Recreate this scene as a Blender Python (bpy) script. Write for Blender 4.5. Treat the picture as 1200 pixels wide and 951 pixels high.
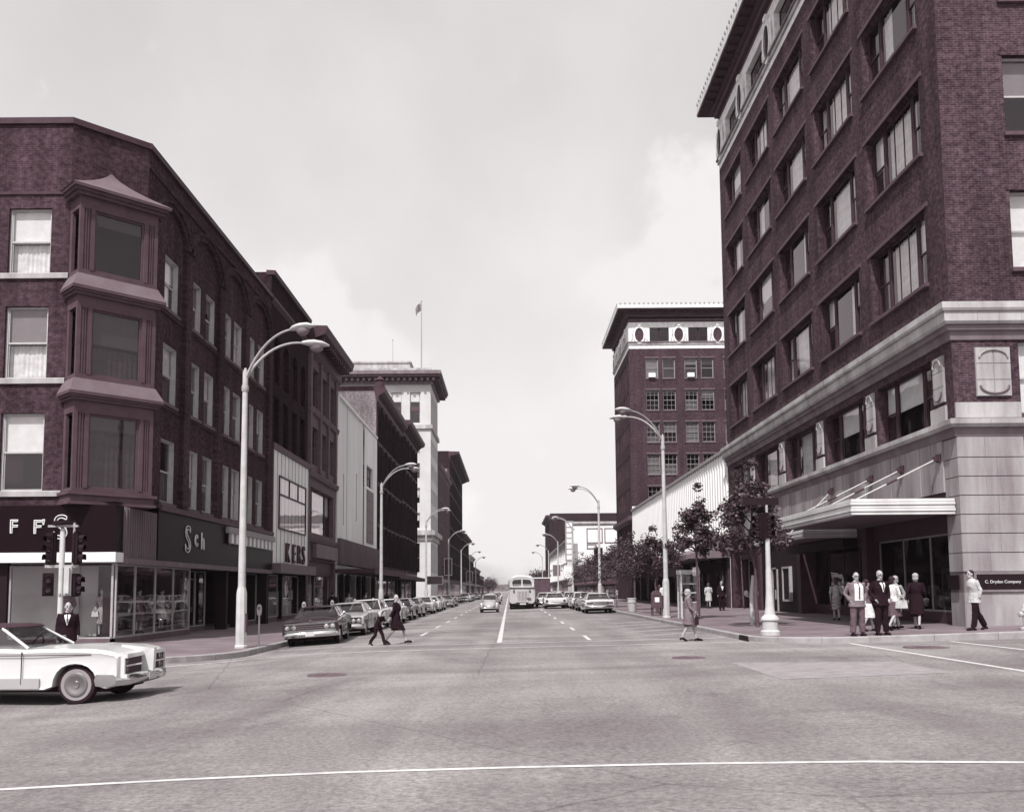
import bpy, bmesh, math, random
from mathutils import Vector, Matrix
R = math.radians
random.seed(7)
sc = bpy.context.scene
COL = sc.collection
for o in list(bpy.data.objects): bpy.data.objects.remove(o)

# ------------------------------------------------------------------ camera, sky, sun, exposure
cd = bpy.data.cameras.new('camera'); cam = bpy.data.objects.new('camera', cd); COL.objects.link(cam)
cam.matrix_world = Matrix.Translation((0, 0, 1.9)) @ Matrix.Rotation(R(95.0), 4, 'X') @ Matrix.Rotation(R(-0.45), 4, 'Z')
cd.sensor_width = 36; cd.lens = 36 * 1090 / 1200; cd.shift_x = 0.00312; cd.shift_y = 0.1001
cd.clip_start = 0.1; cd.clip_end = 20000
sc.camera = cam
sc.view_settings.view_transform = 'Standard'; sc.view_settings.look = 'None'
sc.view_settings.gamma = 1; sc.view_settings.use_curve_mapping = False
sc.view_settings.exposure = 0.66

SUN_DIR = Vector((-0.19, -0.56, 0.80)).normalized()          # towards the sun: behind the camera, a little left
sun_el = math.asin(SUN_DIR.z); sun_az = math.atan2(SUN_DIR.x, SUN_DIR.y)
wd = bpy.data.worlds.new('World'); sc.world = wd; wd.use_nodes = True
nt = wd.node_tree; nt.nodes.clear()
def wn(t, **k):
    n = nt.nodes.new(t)
    for a, b in k.items(): setattr(n, a, b)
    return n
def wl(a, b): nt.links.new(a, b)
sky = wn('ShaderNodeTexSky', sky_type='NISHITA', sun_disc=False)
sky.sun_elevation = sun_el; sky.sun_rotation = sun_az; sky.dust_density = 3.0; sky.air_density = 1.0
bw = wn('ShaderNodeRGBToBW'); wl(sky.outputs[0], bw.inputs[0])
# a hazy summer sky: compress the range, keep it near neutral (the print is toned)
pw = wn('ShaderNodeMath', operation='POWER'); wl(bw.outputs[0], pw.inputs[0]); pw.inputs[1].default_value = 0.42
ml = wn('ShaderNodeMath', operation='MULTIPLY'); wl(pw.outputs[0], ml.inputs[0]); ml.inputs[1].default_value = 3.72
tc = wn('ShaderNodeTexCoord')
def wmath(op, a, b=None):
    n = wn('ShaderNodeMath', operation=op)
    for i, s in enumerate((a, b)):
        if s is None: continue
        if isinstance(s, (int, float)): n.inputs[i].default_value = s
        else: wl(s, n.inputs[i])
    return n.outputs[0]
def blob(d, r0, r1):
    s = wn('ShaderNodeVectorMath', operation='SUBTRACT'); wl(tc.outputs['Generated'], s.inputs[0]); s.inputs[1].default_value = Vector(d).normalized()
    sc_ = wn('ShaderNodeVectorMath', operation='MULTIPLY'); wl(s.outputs[0], sc_.inputs[0]); sc_.inputs[1].default_value = (1, 1, 1.25)
    l = wn('ShaderNodeVectorMath', operation='LENGTH'); wl(sc_.outputs[0], l.inputs[0])
    m = wn('ShaderNodeMapRange', interpolation_type='SMOOTHSTEP'); wl(l.outputs['Value'], m.inputs[0])
    m.inputs[1].default_value = r0; m.inputs[2].default_value = r1; m.inputs[3].default_value = 1; m.inputs[4].default_value = 0
    return m.outputs[0]
nz = wn('ShaderNodeTexNoise'); wl(tc.outputs['Generated'], nz.inputs['Vector']); nz.inputs['Scale'].default_value = 9; nz.inputs['Detail'].default_value = 9; nz.inputs['Roughness'].default_value = 0.58
nz2 = wn('ShaderNodeTexNoise'); wl(tc.outputs['Generated'], nz2.inputs['Vector']); nz2.inputs['Scale'].default_value = 3.1; nz2.inputs['Detail'].default_value = 5
# cumulus banks low over the street, thin streaky veil everywhere else
bl = None
for d, a, b in (((-0.256, 0.927, 0.276), 0, 0.16), ((-0.214, 0.935, 0.282), 0, 0.15), ((-0.173, 0.950, 0.259), 0, 0.13), ((-0.259, 0.942, 0.213), 0, 0.16), ((-0.140, 0.966, 0.217), 0, 0.11), ((0.214, 0.898, 0.385), 0, 0.13), ((0.188, 0.920, 0.345), 0, 0.14), ((0.146, 0.940, 0.308), 0, 0.1), ((0.216, 0.938, 0.271), 0, 0.15), ((-0.024, 0.990, 0.138), 0, 0.12), ((0.040, 0.995, 0.092), 0, 0.13), ((-0.088, 0.989, 0.120), 0, 0.12), ((0.095, 0.986, 0.136), 0, 0.11), ((0.003, 0.998, 0.065), 0, 0.14),
                ((-0.9, .5, 0.3), .0, .3), ((0.9, .3, 0.35), .0, .35), ((0.3, -1, 0.4), .0, .4), ((-0.6, -.8, 0.5), .0, .4)):
    x = blob(d, a, b)
    bl = x if bl is None else wmath('MAXIMUM', bl, x)
dens = wmath('ADD', wmath('MULTIPLY', bl, 0.43), wmath('MULTIPLY', nz.outputs[0], 1.1))
cm = wn('ShaderNodeMapRange', interpolation_type='SMOOTHSTEP'); wl(dens, cm.inputs[0]); cm.inputs[1].default_value = .69; cm.inputs[2].default_value = .88
veil = wn('ShaderNodeMapRange', interpolation_type='SMOOTHSTEP'); wl(nz2.outputs[0], veil.inputs[0]); veil.inputs[1].default_value = .35; veil.inputs[2].default_value = .75
veil.inputs[3].default_value = 0.94; veil.inputs[4].default_value = 1.12
base = wmath('MULTIPLY', ml.outputs[0], veil.outputs[0])
cl = wn('ShaderNodeMix', data_type='FLOAT'); wl(cm.outputs[0], cl.inputs[0]); wl(base, cl.inputs[2]); cl.inputs[3].default_value = 5.9
tint = wn('ShaderNodeMix', data_type='RGBA', blend_type='MULTIPLY'); tint.inputs[0].default_value = 1
wl(cl.outputs[0], tint.inputs[6]); tint.inputs[7].default_value = (1.0, 0.960, 0.964, 1)
bg = wn('ShaderNodeBackground'); wl(tint.outputs[2], bg.inputs[0]); bg.inputs[1].default_value = 0.098
out = wn('ShaderNodeOutputWorld'); wl(bg.outputs[0], out.inputs[0])

sd = bpy.data.lights.new('sun', 'SUN'); so = bpy.data.objects.new('sun', sd); COL.objects.link(so)
sd.energy = 3.3; sd.angle = R(0.9); sd.color = (1, .975, .955)
so.rotation_euler = SUN_DIR.to_track_quat('Z', 'Y').to_euler(); so.location = (0, 0, 80)

# ------------------------------------------------------------------ mesh helpers
class MB:
    def __init__(s): s.v = []; s.f = []
    def q(s, *p):
        n = len(s.v); s.v += [tuple(a) for a in p]; s.f.append(tuple(range(n, n + len(p)))); return s
    def box(s, x0, x1, y0, y1, z0, z1):
        n = len(s.v)
        s.v += [(x0,y0,z0),(x1,y0,z0),(x1,y1,z0),(x0,y1,z0),(x0,y0,z1),(x1,y0,z1),(x1,y1,z1),(x0,y1,z1)]
        s.f += [tuple(n + i for i in q) for q in ((3,2,1,0),(4,5,6,7),(0,1,5,4),(1,2,6,5),(2,3,7,6),(3,0,4,7))]; return s
    def loft(s, rings, cap=True, closed=True):
        n = len(s.v); k = len(rings[0])
        for r in rings: s.v += [tuple(p) for p in r]
        for i in range(len(rings) - 1):
            for j in range(k if closed else k - 1):
                a = n + i * k + j; b = n + i * k + (j + 1) % k
                s.f.append((a, b, b + k, a + k))
        if cap:
            s.f.append(tuple(range(n + k - 1, n - 1, -1))); m = n + (len(rings) - 1) * k
            s.f.append(tuple(range(m, m + k)))
        return s
    def prism(s, pts, a0, a1, ax='y'):
        mp = {'y': lambda p, a: (p[0], a, p[1]), 'x': lambda p, a: (a, p[0], p[1]), 'z': lambda p, a: (p[0], p[1], a)}[ax]
        return s.loft([[mp(p, a0) for p in pts], [mp(p, a1) for p in pts]])
    def tube(s, pts, r, n=8, cap=True):
        pts = [Vector(p) for p in pts]; rs = r if isinstance(r, (list, tuple)) else [r] * len(pts)
        rings = []; up = None
        for i, p in enumerate(pts):
            d = (pts[min(i + 1, len(pts) - 1)] - pts[max(i - 1, 0)]).normalized()
            if up is None: up = Vector((0, 0, 1)) if abs(d.z) < .9 else Vector((1, 0, 0))
            a = d.cross(up).normalized(); b = a.cross(d).normalized(); up = b if abs(d.dot(b)) < .99 else up
            rr = rs[i]; rx, ry = rr if isinstance(rr, (list, tuple)) else (rr, rr)
            rings.append([p + a * rx * math.cos(2 * math.pi * j / n) + b * ry * math.sin(2 * math.pi * j / n) for j in range(n)])
        return s.loft(rings, cap)
    def lathe(s, prof, n=16, c=(0, 0, 0), ax='z'):
        f = {'z': lambda r, h, t: (c[0] + r * math.cos(t), c[1] + r * math.sin(t), c[2] + h),
             'y': lambda r, h, t: (c[0] + r * math.cos(t), c[1] + h, c[2] + r * math.sin(t)),
             'x': lambda r, h, t: (c[0] + h, c[1] + r * math.cos(t), c[2] + r * math.sin(t))}[ax]
        return s.loft([[f(max(r, 1e-4), h, 2 * math.pi * j / n) for j in range(n)] for r, h in prof])
    def ell(s, c, r, n=14, m=9, M=None):
        rings = []
        for i in range(m + 1):
            a = math.pi * (i / m) - math.pi / 2; a = max(-1.54, min(1.54, a))
            ring = []
            for j in range(n):
                t = 2 * math.pi * j / n
                p = Vector((r[0] * math.cos(a) * math.cos(t), r[1] * math.cos(a) * math.sin(t), r[2] * math.sin(a)))
                if M: p = M @ p
                ring.append(Vector(c) + p)
            rings.append(ring)
        return s.loft(rings)
    def xf(s, M):
        s.v = [tuple(M @ Vector(p)) for p in s.v]; return s
    def add(s, o, M=None):
        n = len(s.v); s.v += [tuple(M @ Vector(p)) if M else p for p in o.v]
        s.f += [tuple(i + n for i in f) for f in o.f]; return s
    def mesh(s, name, mat, smooth=0):
        me = bpy.data.meshes.new(name); me.from_pydata(s.v, [], s.f)
        if mat: me.materials.append(mat)
        if smooth:
            me.polygons.foreach_set('use_smooth', [True] * len(me.polygons))
            me.set_sharp_from_angle(angle=R(smooth))
        me.update(); return me
CACHE = {}
def cached(key, fn):
    if key not in CACHE: CACHE[key] = fn()
    return CACHE[key]
def obj(name, me, mat=None, parent=None, loc=(0, 0, 0), rz=0, smooth=0, label=None, kind=None):
    if isinstance(me, MB): me = me.mesh(name, mat, smooth)
    o = bpy.data.objects.new(name, me); COL.objects.link(o)
    o.location = loc; o.rotation_euler = (0, 0, rz)
    if parent: o.parent = parent
    if label: o['label'] = label
    if kind: o['kind'] = kind
    return o
def tag(o, label, cat, group=None):
    o['label'] = label; o['category'] = cat
    if group: o['group'] = group
    return o
def thing(name, label, cat, loc=(0, 0, 0), rz=0, group=None):
    o = bpy.data.objects.new(name, None); COL.objects.link(o); o.location = loc; o.rotation_euler = (0, 0, rz)
    o.empty_display_size = .3
    return tag(o, label, cat, group)

# ------------------------------------------------------------------ materials (toned print: dark things lean to plum, light things to neutral)
def tone(g):
    ks = [(0, .42), (.02, .46), (.06, .56), (.12, .72), (.2, .85), (.35, .92), (.7, .965), (1, .97)]
    for (a, p), (b, q) in zip(ks, ks[1:]):
        if a <= g <= b: t = (g - a) / (b - a); gr = p + (q - p) * t; break
    gr = min(gr + .05, 1); br = .42 + .58 * gr
    lum = .2126 + .7152 * gr + .0722 * br
    return (min(g / lum, 1), g * gr / lum, g * br / lum, 1)
tone_ = tone
MATS = {}
def mat(name, g, rough=.8, var=.25, scale=1.5, bump=0, bscale=30, metal=0, spec=.12, streak=0, coat=0):
    if name in MATS: return MATS[name]
    m = bpy.data.materials.new(name); m.use_nodes = True; N = m.node_tree.nodes; L = m.node_tree.links
    b = N['Principled BSDF']; b.inputs['Roughness'].default_value = rough; b.inputs['Metallic'].default_value = metal
    b.inputs['Specular IOR Level'].default_value = spec; b.inputs['Coat Weight'].default_value = coat; b.inputs['Coat Roughness'].default_value = .04
    if var:
        tcn = N.new('ShaderNodeTexCoord'); mp = N.new('ShaderNodeMapping'); L.new(tcn.outputs['Object'], mp.inputs[0])
        mp.inputs['Scale'].default_value = (1, 1, .18 if streak else 1)
        n = N.new('ShaderNodeTexNoise'); n.inputs['Scale'].default_value = scale; n.inputs['Detail'].default_value = 7; n.inputs['Roughness'].default_value = .62; L.new(mp.outputs[0], n.inputs[0])
        cr = N.new('ShaderNodeValToRGB'); L.new(n.outputs[0], cr.inputs[0])
        cr.color_ramp.elements[0].position = .3; cr.color_ramp.elements[1].position = .7
        cr.color_ramp.elements[0].color = tone(g * (1 - var)); cr.color_ramp.elements[1].color = tone(min(g * (1 + var), .9))
        L.new(cr.outputs[0], b.inputs['Base Color'])
    else: b.inputs['Base Color'].default_value = tone(g)
    if bump:
        tcn = N.new('ShaderNodeTexCoord'); n = N.new('ShaderNodeTexNoise'); n.inputs['Scale'].default_value = bscale; n.inputs['Detail'].default_value = 5; L.new(tcn.outputs['Object'], n.inputs[0])
        bp = N.new('ShaderNodeBump'); bp.inputs['Strength'].default_value = bump; bp.inputs['Distance'].default_value = .02; L.new(n.outputs[0], bp.inputs['Height']); L.new(bp.outputs[0], b.inputs['Normal'])
    MATS[name] = m; return m
def brick(name, g, g2, gm, bw=.23, bh=.078, stain=.3):
    def tone(v):                                                # fired clay: a touch greyer than paint
        r = tone_(v); l = .2126 * r[0] + .7152 * r[1] + .0722 * r[2]; return tuple(c + (l - c) * .18 for c in r[:3]) + (1,)
    m = bpy.data.materials.new(name); m.use_nodes = True; N = m.node_tree.nodes; L = m.node_tree.links
    b = N['Principled BSDF']; b.inputs['Roughness'].default_value = .95; b.inputs['Specular IOR Level'].default_value = .04
    t = N.new('ShaderNodeTexCoord'); s = N.new('ShaderNodeSeparateXYZ'); L.new(t.outputs['Object'], s.inputs[0])
    a = N.new('ShaderNodeMath'); L.new(s.outputs[0], a.inputs[0]); L.new(s.outputs[1], a.inputs[1])
    c = N.new('ShaderNodeCombineXYZ'); L.new(a.outputs[0], c.inputs[0]); L.new(s.outputs[2], c.inputs[1])
    k = N.new('ShaderNodeTexBrick'); L.new(c.outputs[0], k.inputs[0]); k.inputs['Scale'].default_value = 1
    k.inputs['Brick Width'].default_value = bw; k.inputs['Row Height'].default_value = bh; k.inputs['Mortar Size'].default_value = .009; k.inputs['Bias'].default_value = -.15
    k.inputs['Color1'].default_value = tone(g); k.inputs['Color2'].default_value = tone(g2); k.inputs['Mortar'].default_value = tone(gm)
    n = N.new('ShaderNodeTexNoise'); n.inputs['Scale'].default_value = .35; n.inputs['Detail'].default_value = 8; n.inputs['Roughness'].default_value = .65; L.new(t.outputs['Object'], n.inputs[0])
    mr = N.new('ShaderNodeMapRange'); L.new(n.outputs[0], mr.inputs[0]); mr.inputs[1].default_value = .3; mr.inputs[2].default_value = .7; mr.inputs[3].default_value = 1 - stain; mr.inputs[4].default_value = 1 + stain
    # odd single bricks burnt light or dark
    n2 = N.new('ShaderNodeTexNoise'); n2.inputs['Scale'].default_value = 5.5; n2.inputs['Detail'].default_value = 3; L.new(c.outputs[0], n2.inputs[0])
    mr2 = N.new('ShaderNodeMapRange'); L.new(n2.outputs[0], mr2.inputs[0]); mr2.inputs[1].default_value = .35; mr2.inputs[2].default_value = .72; mr2.inputs[3].default_value = .70; mr2.inputs[4].default_value = 1.55
    mp = N.new('ShaderNodeMapping'); mp.inputs['Scale'].default_value = (1, 1, .1); L.new(t.outputs['Object'], mp.inputs[0])
    n3 = N.new('ShaderNodeTexNoise'); n3.inputs['Scale'].default_value = 1.3; n3.inputs['Detail'].default_value = 6; L.new(mp.outputs[0], n3.inputs[0])      # soot runs
    mr3 = N.new('ShaderNodeMapRange'); L.new(n3.outputs[0], mr3.inputs[0]); mr3.inputs[1].default_value = .32; mr3.inputs[2].default_value = .68; mr3.inputs[3].default_value = .72; mr3.inputs[4].default_value = 1.22
    m0 = N.new('ShaderNodeMath'); m0.operation = 'MULTIPLY'; L.new(mr.outputs[0], m0.inputs[0]); L.new(mr3.outputs[0], m0.inputs[1])
    mm = N.new('ShaderNodeMath'); mm.operation = 'MULTIPLY'; L.new(m0.outputs[0], mm.inputs[0]); L.new(mr2.outputs[0], mm.inputs[1])
    x = N.new('ShaderNodeMix'); x.data_type = 'RGBA'; x.blend_type = 'MULTIPLY'; x.inputs[0].default_value = 1; L.new(k.outputs[0], x.inputs[6]); L.new(mm.outputs[0], x.inputs[7])
    L.new(x.outputs[2], b.inputs['Base Color'])
    bp = N.new('ShaderNodeBump'); bp.inputs['Strength'].default_value = .5; bp.inputs['Distance'].default_value = .01; bp.invert = True; L.new(k.outputs['Fac'], bp.inputs['Height']); L.new(bp.outputs[0], b.inputs['Normal'])
    MATS[name] = m; return m
def glass(name, g=.85, refl=1.0, rough=.02):
    m = bpy.data.materials.new(name); m.use_nodes = True; N = m.node_tree.nodes; L = m.node_tree.links; N.clear()
    o = N.new('ShaderNodeOutputMaterial'); t = N.new('ShaderNodeBsdfTransparent'); t.inputs[0].default_value = tone(g)
    gl = N.new('ShaderNodeBsdfGlossy'); gl.inputs['Roughness'].default_value = rough; gl.inputs[0].default_value = (.92, .84, .87, 1)
    tcn = N.new('ShaderNodeTexCoord'); n = N.new('ShaderNodeTexNoise'); n.inputs['Scale'].default_value = 1.1; L.new(tcn.outputs['Object'], n.inputs[0])
    bp = N.new('ShaderNodeBump'); bp.inputs['Strength'].default_value = .05; bp.inputs['Distance'].default_value = .05; L.new(n.outputs[0], bp.inputs['Height']); L.new(bp.outputs[0], gl.inputs['Normal'])
    lw = N.new('ShaderNodeLayerWeight'); lw.inputs[0].default_value = .5          # Schlick, the same from both sides
    p5 = N.new('ShaderNodeMath'); p5.operation = 'POWER'; L.new(lw.outputs['Facing'], p5.inputs[0]); p5.inputs[1].default_value = 4.5
    ma = N.new('ShaderNodeMath'); ma.operation = 'MULTIPLY_ADD'; ma.use_clamp = True; L.new(p5.outputs[0], ma.inputs[0]); ma.inputs[1].default_value = .9; ma.inputs[2].default_value = .07 * refl
    x = N.new('ShaderNodeMixShader'); L.new(ma.outputs[0], x.inputs[0]); L.new(t.outputs[0], x.inputs[1]); L.new(gl.outputs[0], x.inputs[2]); L.new(x.outputs[0], o.inputs[0])
    MATS[name] = m; return m

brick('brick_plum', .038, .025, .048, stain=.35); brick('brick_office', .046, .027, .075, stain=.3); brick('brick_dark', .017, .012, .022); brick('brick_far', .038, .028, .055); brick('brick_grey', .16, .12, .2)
glass('glass'); glass('glass_dark', .40, .8); glass('shop_glass', .9, .9)
mat('trim_dark', .04, .55, .2, 2, .15, 12); mat('trim_mid', .066, .6, .2, 2, .1, 12); mat('lead', .12, .5, .15, 1.5, .1, 9)
mat('paint_light', .42, .55, .15, 3); mat('paint_mid', .26, .55, .2, 3); mat('paint_dark', .035, .5, .2, 3)
mat('stone_sill', .33, .8, .25, 2, .2, 20, streak=1); mat('limestone', .36, .85, .42, 1.0, .3, 14, streak=1); mat('limestone_base', .25, .85, .55, .8, .35, 14, streak=1); mat('canopy_white', .56, .5, .15, 1.5, streak=1); mat('limestone_dark', .15, .85, .3, 1.0, .25, 12, streak=1); mat('terracotta', .72, .5, .22, 2.5, .1, 9)
mat('stucco_pale', .70, .9, .12, .5, .1, 10, streak=1); mat('stucco_white', .76, .8, .08, .4, .05, 8, streak=1); mat('metal_white', .74, .45, .14, 1.2, streak=1); mat('tower_white', .52, .8, .12, .3)
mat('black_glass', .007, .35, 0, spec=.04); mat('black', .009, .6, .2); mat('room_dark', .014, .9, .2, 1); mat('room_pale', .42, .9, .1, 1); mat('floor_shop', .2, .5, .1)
mat('blind', .74, .8, .12, 2); mat('blind_mid', .2, .8, .1, 2); mat('curtain', .72, .9, .25, 3); mat('curtain_dim', .13, .9, .3, 3)
mat('tar_roof', .08, .95, .3); mat('tile_roof', .30, .8, .3, 3); mat('awning_dark', .05, .8, .2, 2); mat('panel_grey', .13, .6, .2, 1.5, streak=1); mat('stone_grey', .10, .85, .2, 1.5, .1, 10)
mat('pole_white', .44, .45, .15, 3, metal=.0); mat('pole_grey', .33, .45, .15, 3); mat('signal_dark', .010, .6, .2); mat('lens_dim', .12, .15, 0); mat('lamp_glass', .16, .2, 0); mat('neon', .62, .3, 0)
mat('chrome', .62, .14, 0, metal=1); mat('rubber', .018, .8, .1); mat('whitewall', .24, .7, 0); mat('wheel_cover', .30, .35, 0, metal=1); mat('headlight', .34, .08, 0, spec=.7); mat('tail_lens', .07, .15, 0); mat('interior', .04, .8, .1); mat('plate', .5, .5, 0)
# ------------------------------------------------------------------ ground, roads, pavements
def interp(ks, x):
    if x <= ks[0][0]: return ks[0][1]
    for (a, p), (b, q) in zip(ks, ks[1:]):
        if x <= b: return p + (q - p) * (x - a) / (b - a)
    return ks[-1][1]
ZR = [(-150, .10), (-20, .10), (-13, .02), (-8.1, -.07), (-5.7, .07), (-4, .10), (0, .165), (4, .235), (7.2, .30), (14, .42), (20, .5), (150, .5)]
def zr(x): return interp(ZR, x)
def zs(x): return .11 + min(-8.1 - x, 11.9) * .010 if x < 0 else .45 + min(x - 7.2, 12.8) * .025

def road_material():
    m = bpy.data.materials.new('asphalt'); m.use_nodes = True; N = m.node_tree.nodes; L = m.node_tree.links
    b = N['Principled BSDF']; b.inputs['Roughness'].default_value = .85; b.inputs['Specular IOR Level'].default_value = .25
    t = N.new('ShaderNodeTexCoord')
    def noise(scale, det, sx=1, sy=1, dist=0, ro=.55):
        mp = N.new('ShaderNodeMapping'); mp.inputs['Scale'].default_value = (sx, sy, 1); L.new(t.outputs['Object'], mp.inputs[0])
        n = N.new('ShaderNodeTexNoise'); n.inputs['Scale'].default_value = scale; n.inputs['Detail'].default_value = det; n.inputs['Distortion'].default_value = dist; n.inputs['Roughness'].default_value = ro; L.new(mp.outputs[0], n.inputs[0]); return n.outputs[0]
    def rng(s, a, b_, c, d):
        r = N.new('ShaderNodeMapRange'); L.new(s, r.inputs[0]); r.inputs[1].default_value = a; r.inputs[2].default_value = b_; r.inputs[3].default_value = c; r.inputs[4].default_value = d; return r.outputs[0]
    def mul(a, b_):
        x = N.new('ShaderNodeMath'); x.operation = 'MULTIPLY'; L.new(a, x.inputs[0]); L.new(b_, x.inputs[1]); return x.outputs[0]
    big = rng(noise(.20, 7, 1, .6, 1.2, .6), .34, .66, .72, 1.22)            # patched, sun bleached areas
    wear = rng(noise(.22, 5, .35, 2.2, .8), .33, .68, .82, 1.14); lanes = rng(noise(1.0, 5, .75, .035, .3), .34, .66, .84, 1.12); drips = rng(noise(1.7, 6, 1, .6, .6, .65), .60, .74, 1, .66)         # tyre-worn bands across the junction
    agg = rng(noise(15, 6, 1, 1, 0, .85), .34, .66, .52, 1.50)           # stone in the wearing course
    pits = rng(noise(7, 2), .62, .74, 1, .80)
    v = N.new('ShaderNodeTexVoronoi'); v.feature = 'DISTANCE_TO_EDGE'; v.inputs['Scale'].default_value = .10
    dn = N.new('ShaderNodeTexNoise'); dn.inputs['Scale'].default_value = 1.2; dn.inputs['Detail'].default_value = 6; L.new(t.outputs['Object'], dn.inputs[0])
    mx = N.new('ShaderNodeMix'); mx.data_type = 'RGBA'; mx.inputs[0].default_value = .12; L.new(t.outputs['Object'], mx.inputs[6]); L.new(dn.outputs['Color'], mx.inputs[7]); L.new(mx.outputs[2], v.inputs['Vector'])
    crack = rng(v.outputs['Distance'], 0, .0026, .66, 1)
    f = mul(mul(mul(mul(big, wear), mul(lanes, drips)), mul(agg, pits)), crack)
    cr = N.new('ShaderNodeValToRGB'); L.new(rng(f, .3, 1.6, 0, 1), cr.inputs[0])
    e = cr.color_ramp.elements; e[0].position = 0; e[1].position = 1; e[0].color = (.078, .060, .067, 1); e[1].color = (.335, .322, .318, 1)
    k = e.new(.5); k.color = (.205, .187, .190, 1)
    L.new(cr.outputs[0], b.inputs['Base Color'])
    bp = N.new('ShaderNodeBump'); bp.inputs['Strength'].default_value = .5; bp.inputs['Distance'].default_value = .012; L.new(agg, bp.inputs['Height']); L.new(bp.outputs[0], b.inputs['Normal'])
    return m
ASPHALT = road_material()
mat('ground_far', .12, .95, .4, .02); mat('road_paint', .5, .7, .22, 5); mat('hatch_paint', .27, .8, .4, 4); mat('road_paint_worn', .46, .8, .35, 6); mat('kerb_stone', .28, .85, .25, 2, .2, 15); mat('iron', .10, .6, .3, 6); mat('asphalt_patch', .235, .85, .2, 3, .3, 40)
m = MB(); n = 60
for a in (0,): m.q(*[(2450 * math.cos(2 * math.pi * i / n), 1000 + 2450 * math.sin(2 * math.pi * i / n), -.6) for i in range(n)])
obj('ground', m, MATS['ground_far'], kind='structure')
m = MB(); xs = [k[0] for k in ZR]; xs = sorted(set(xs + [-60, -30, 30, 60, -10.5, -6, -2, 2, 5.6, 10]))
ys = [-40, -10, 0, 10, 20, 30, 45, 70, 120, 250, 600, 1400]
for a, b in zip(xs, xs[1:]):
    for c, d in zip(ys, ys[1:]): m.q((a, c, zr(a)), (b, c, zr(b)), (b, d, zr(b)), (a, d, zr(a)))
obj('road', m, ASPHALT, kind='structure')

def pave_material():
    m = bpy.data.materials.new('pavement'); m.use_nodes = True; N = m.node_tree.nodes; L = m.node_tree.links
    b = N['Principled BSDF']; b.inputs['Roughness'].default_value = .9
    t = N.new('ShaderNodeTexCoord'); k = N.new('ShaderNodeTexBrick'); L.new(t.outputs['Object'], k.inputs[0]); k.offset = 0; k.inputs['Scale'].default_value = 1
    k.inputs['Brick Width'].default_value = 1.52; k.inputs['Row Height'].default_value = 1.52; k.inputs['Mortar Size'].default_value = .012
    k.inputs['Color1'].default_value = tone(.14); k.inputs['Color2'].default_value = tone(.115); k.inputs['Mortar'].default_value = tone(.08)
    n = N.new('ShaderNodeTexNoise'); n.inputs['Scale'].default_value = .9; n.inputs['Detail'].default_value = 9; L.new(t.outputs['Object'], n.inputs[0])
    r = N.new('ShaderNodeMapRange'); L.new(n.outputs[0], r.inputs[0]); r.inputs[1].default_value = .3; r.inputs[2].default_value = .7; r.inputs[3].default_value = .75; r.inputs[4].default_value = 1.2
    x = N.new('ShaderNodeMix'); x.data_type = 'RGBA'; x.blend_type = 'MULTIPLY'; x.inputs[0].default_value = 1; L.new(k.outputs[0], x.inputs[6]); L.new(r.outputs[0], x.inputs[7]); L.new(x.outputs[2], b.inputs['Base Color'])
    return m
PAVE = pave_material()
def sidewalk(side, xk, yk, rad):
    s = side; cx, cy = xk + s * rad, yk + rad
    def path(off):   # kerb line, off = distance into the block
        p = [(s * 70, yk + off), (s * 40, yk + off), (s * 25, yk + off), (s * 20, yk + off)]
        n = 14
        for i in range(n + 1):
            a = math.pi / 2 * i / n; r = rad - off
            p.append((cx - s * r * math.sin(a), cy - r * math.cos(a)))
        p += [(xk + s * off, y) for y in (cy + 6, cy + 20, 80, 200, 600)]
        return p
    inn = path(.17)
    m = MB(); near = [p for p in inn if abs(p[0]) <= 20.01]
    ring = [(s * 20, 600)] + near
    m.q(*[(x, y, zs(x)) for x, y in ring])
    far = [p for p in inn if abs(p[0]) >= 19.99]
    m.q(*[(x, y, zs(s * 20)) for x, y in far + [(s * 20, 600), (s * 70, 600)]])
    sw = obj('sidewalk', m, PAVE, kind='structure')
    # kerb stones along the line
    import itertools
    outp, inp = path(0), inn
    def dens(pth):
        r = []
        for (a, b) in zip(pth, pth[1:]):
            L_ = math.dist(a, b); k = max(1, int(L_ / .3)) if L_ < 70 else 1
            r += [(a[0] + (b[0] - a[0]) * i / k, a[1] + (b[1] - a[1]) * i / k) for i in range(k)]
        return r + [pth[-1]]
    # same parametrisation for both lines
    o2, i2 = [], []
    for k in range(len(outp) - 1):
        L_ = math.dist(outp[k], outp[k + 1]); c = max(1, int(L_ / .45)) if outp[k][1] < 62 else 4
        for j in range(c):
            t = j / c
            o2.append([outp[k][q] + (outp[k + 1][q] - outp[k][q]) * t for q in (0, 1)]); i2.append([inp[k][q] + (inp[k + 1][q] - inp[k][q]) * t for q in (0, 1)])
    o2.append(outp[-1]); i2.append(inp[-1])
    def stone(a, b):
        m = MB(); rings = []
        for k in range(a, b + 1):
            o, i = o2[k], i2[k]
            zt, zb = zs(i[0]) + .006, zr(o[0]) - .1
            ch = [o[q] + (i[q] - o[q]) * .12 for q in (0, 1)]
            rings.append([(o[0], o[1], zb), (o[0], o[1], zt - .025), (ch[0], ch[1], zt), (i[0], i[1], zt), (i[0], i[1], zb)])
        # pull ends in for an open joint
        for e, nb in ((0, 1), (-1, -2)):
            rings[e] = [tuple(Vector(p) + (Vector(q) - Vector(p)).normalized() * .006) for p, q in zip(rings[e], rings[nb])]
        return m.loft(rings)
    k = 0; N_ = len(o2) - 1
    while k < N_ and o2[k][1] < 62:
        e = min(k + 4, N_); obj('kerb_stone', stone(k, e), MATS['kerb_stone'], sw); k = e
    obj('kerb', stone(k, N_), MATS['kerb_stone'], sw)
    return sw
SWL = sidewalk(-1, -8.1, 24.7, 4.6); SWR = sidewalk(1, 7.2, 26.3, 2.9)

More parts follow.
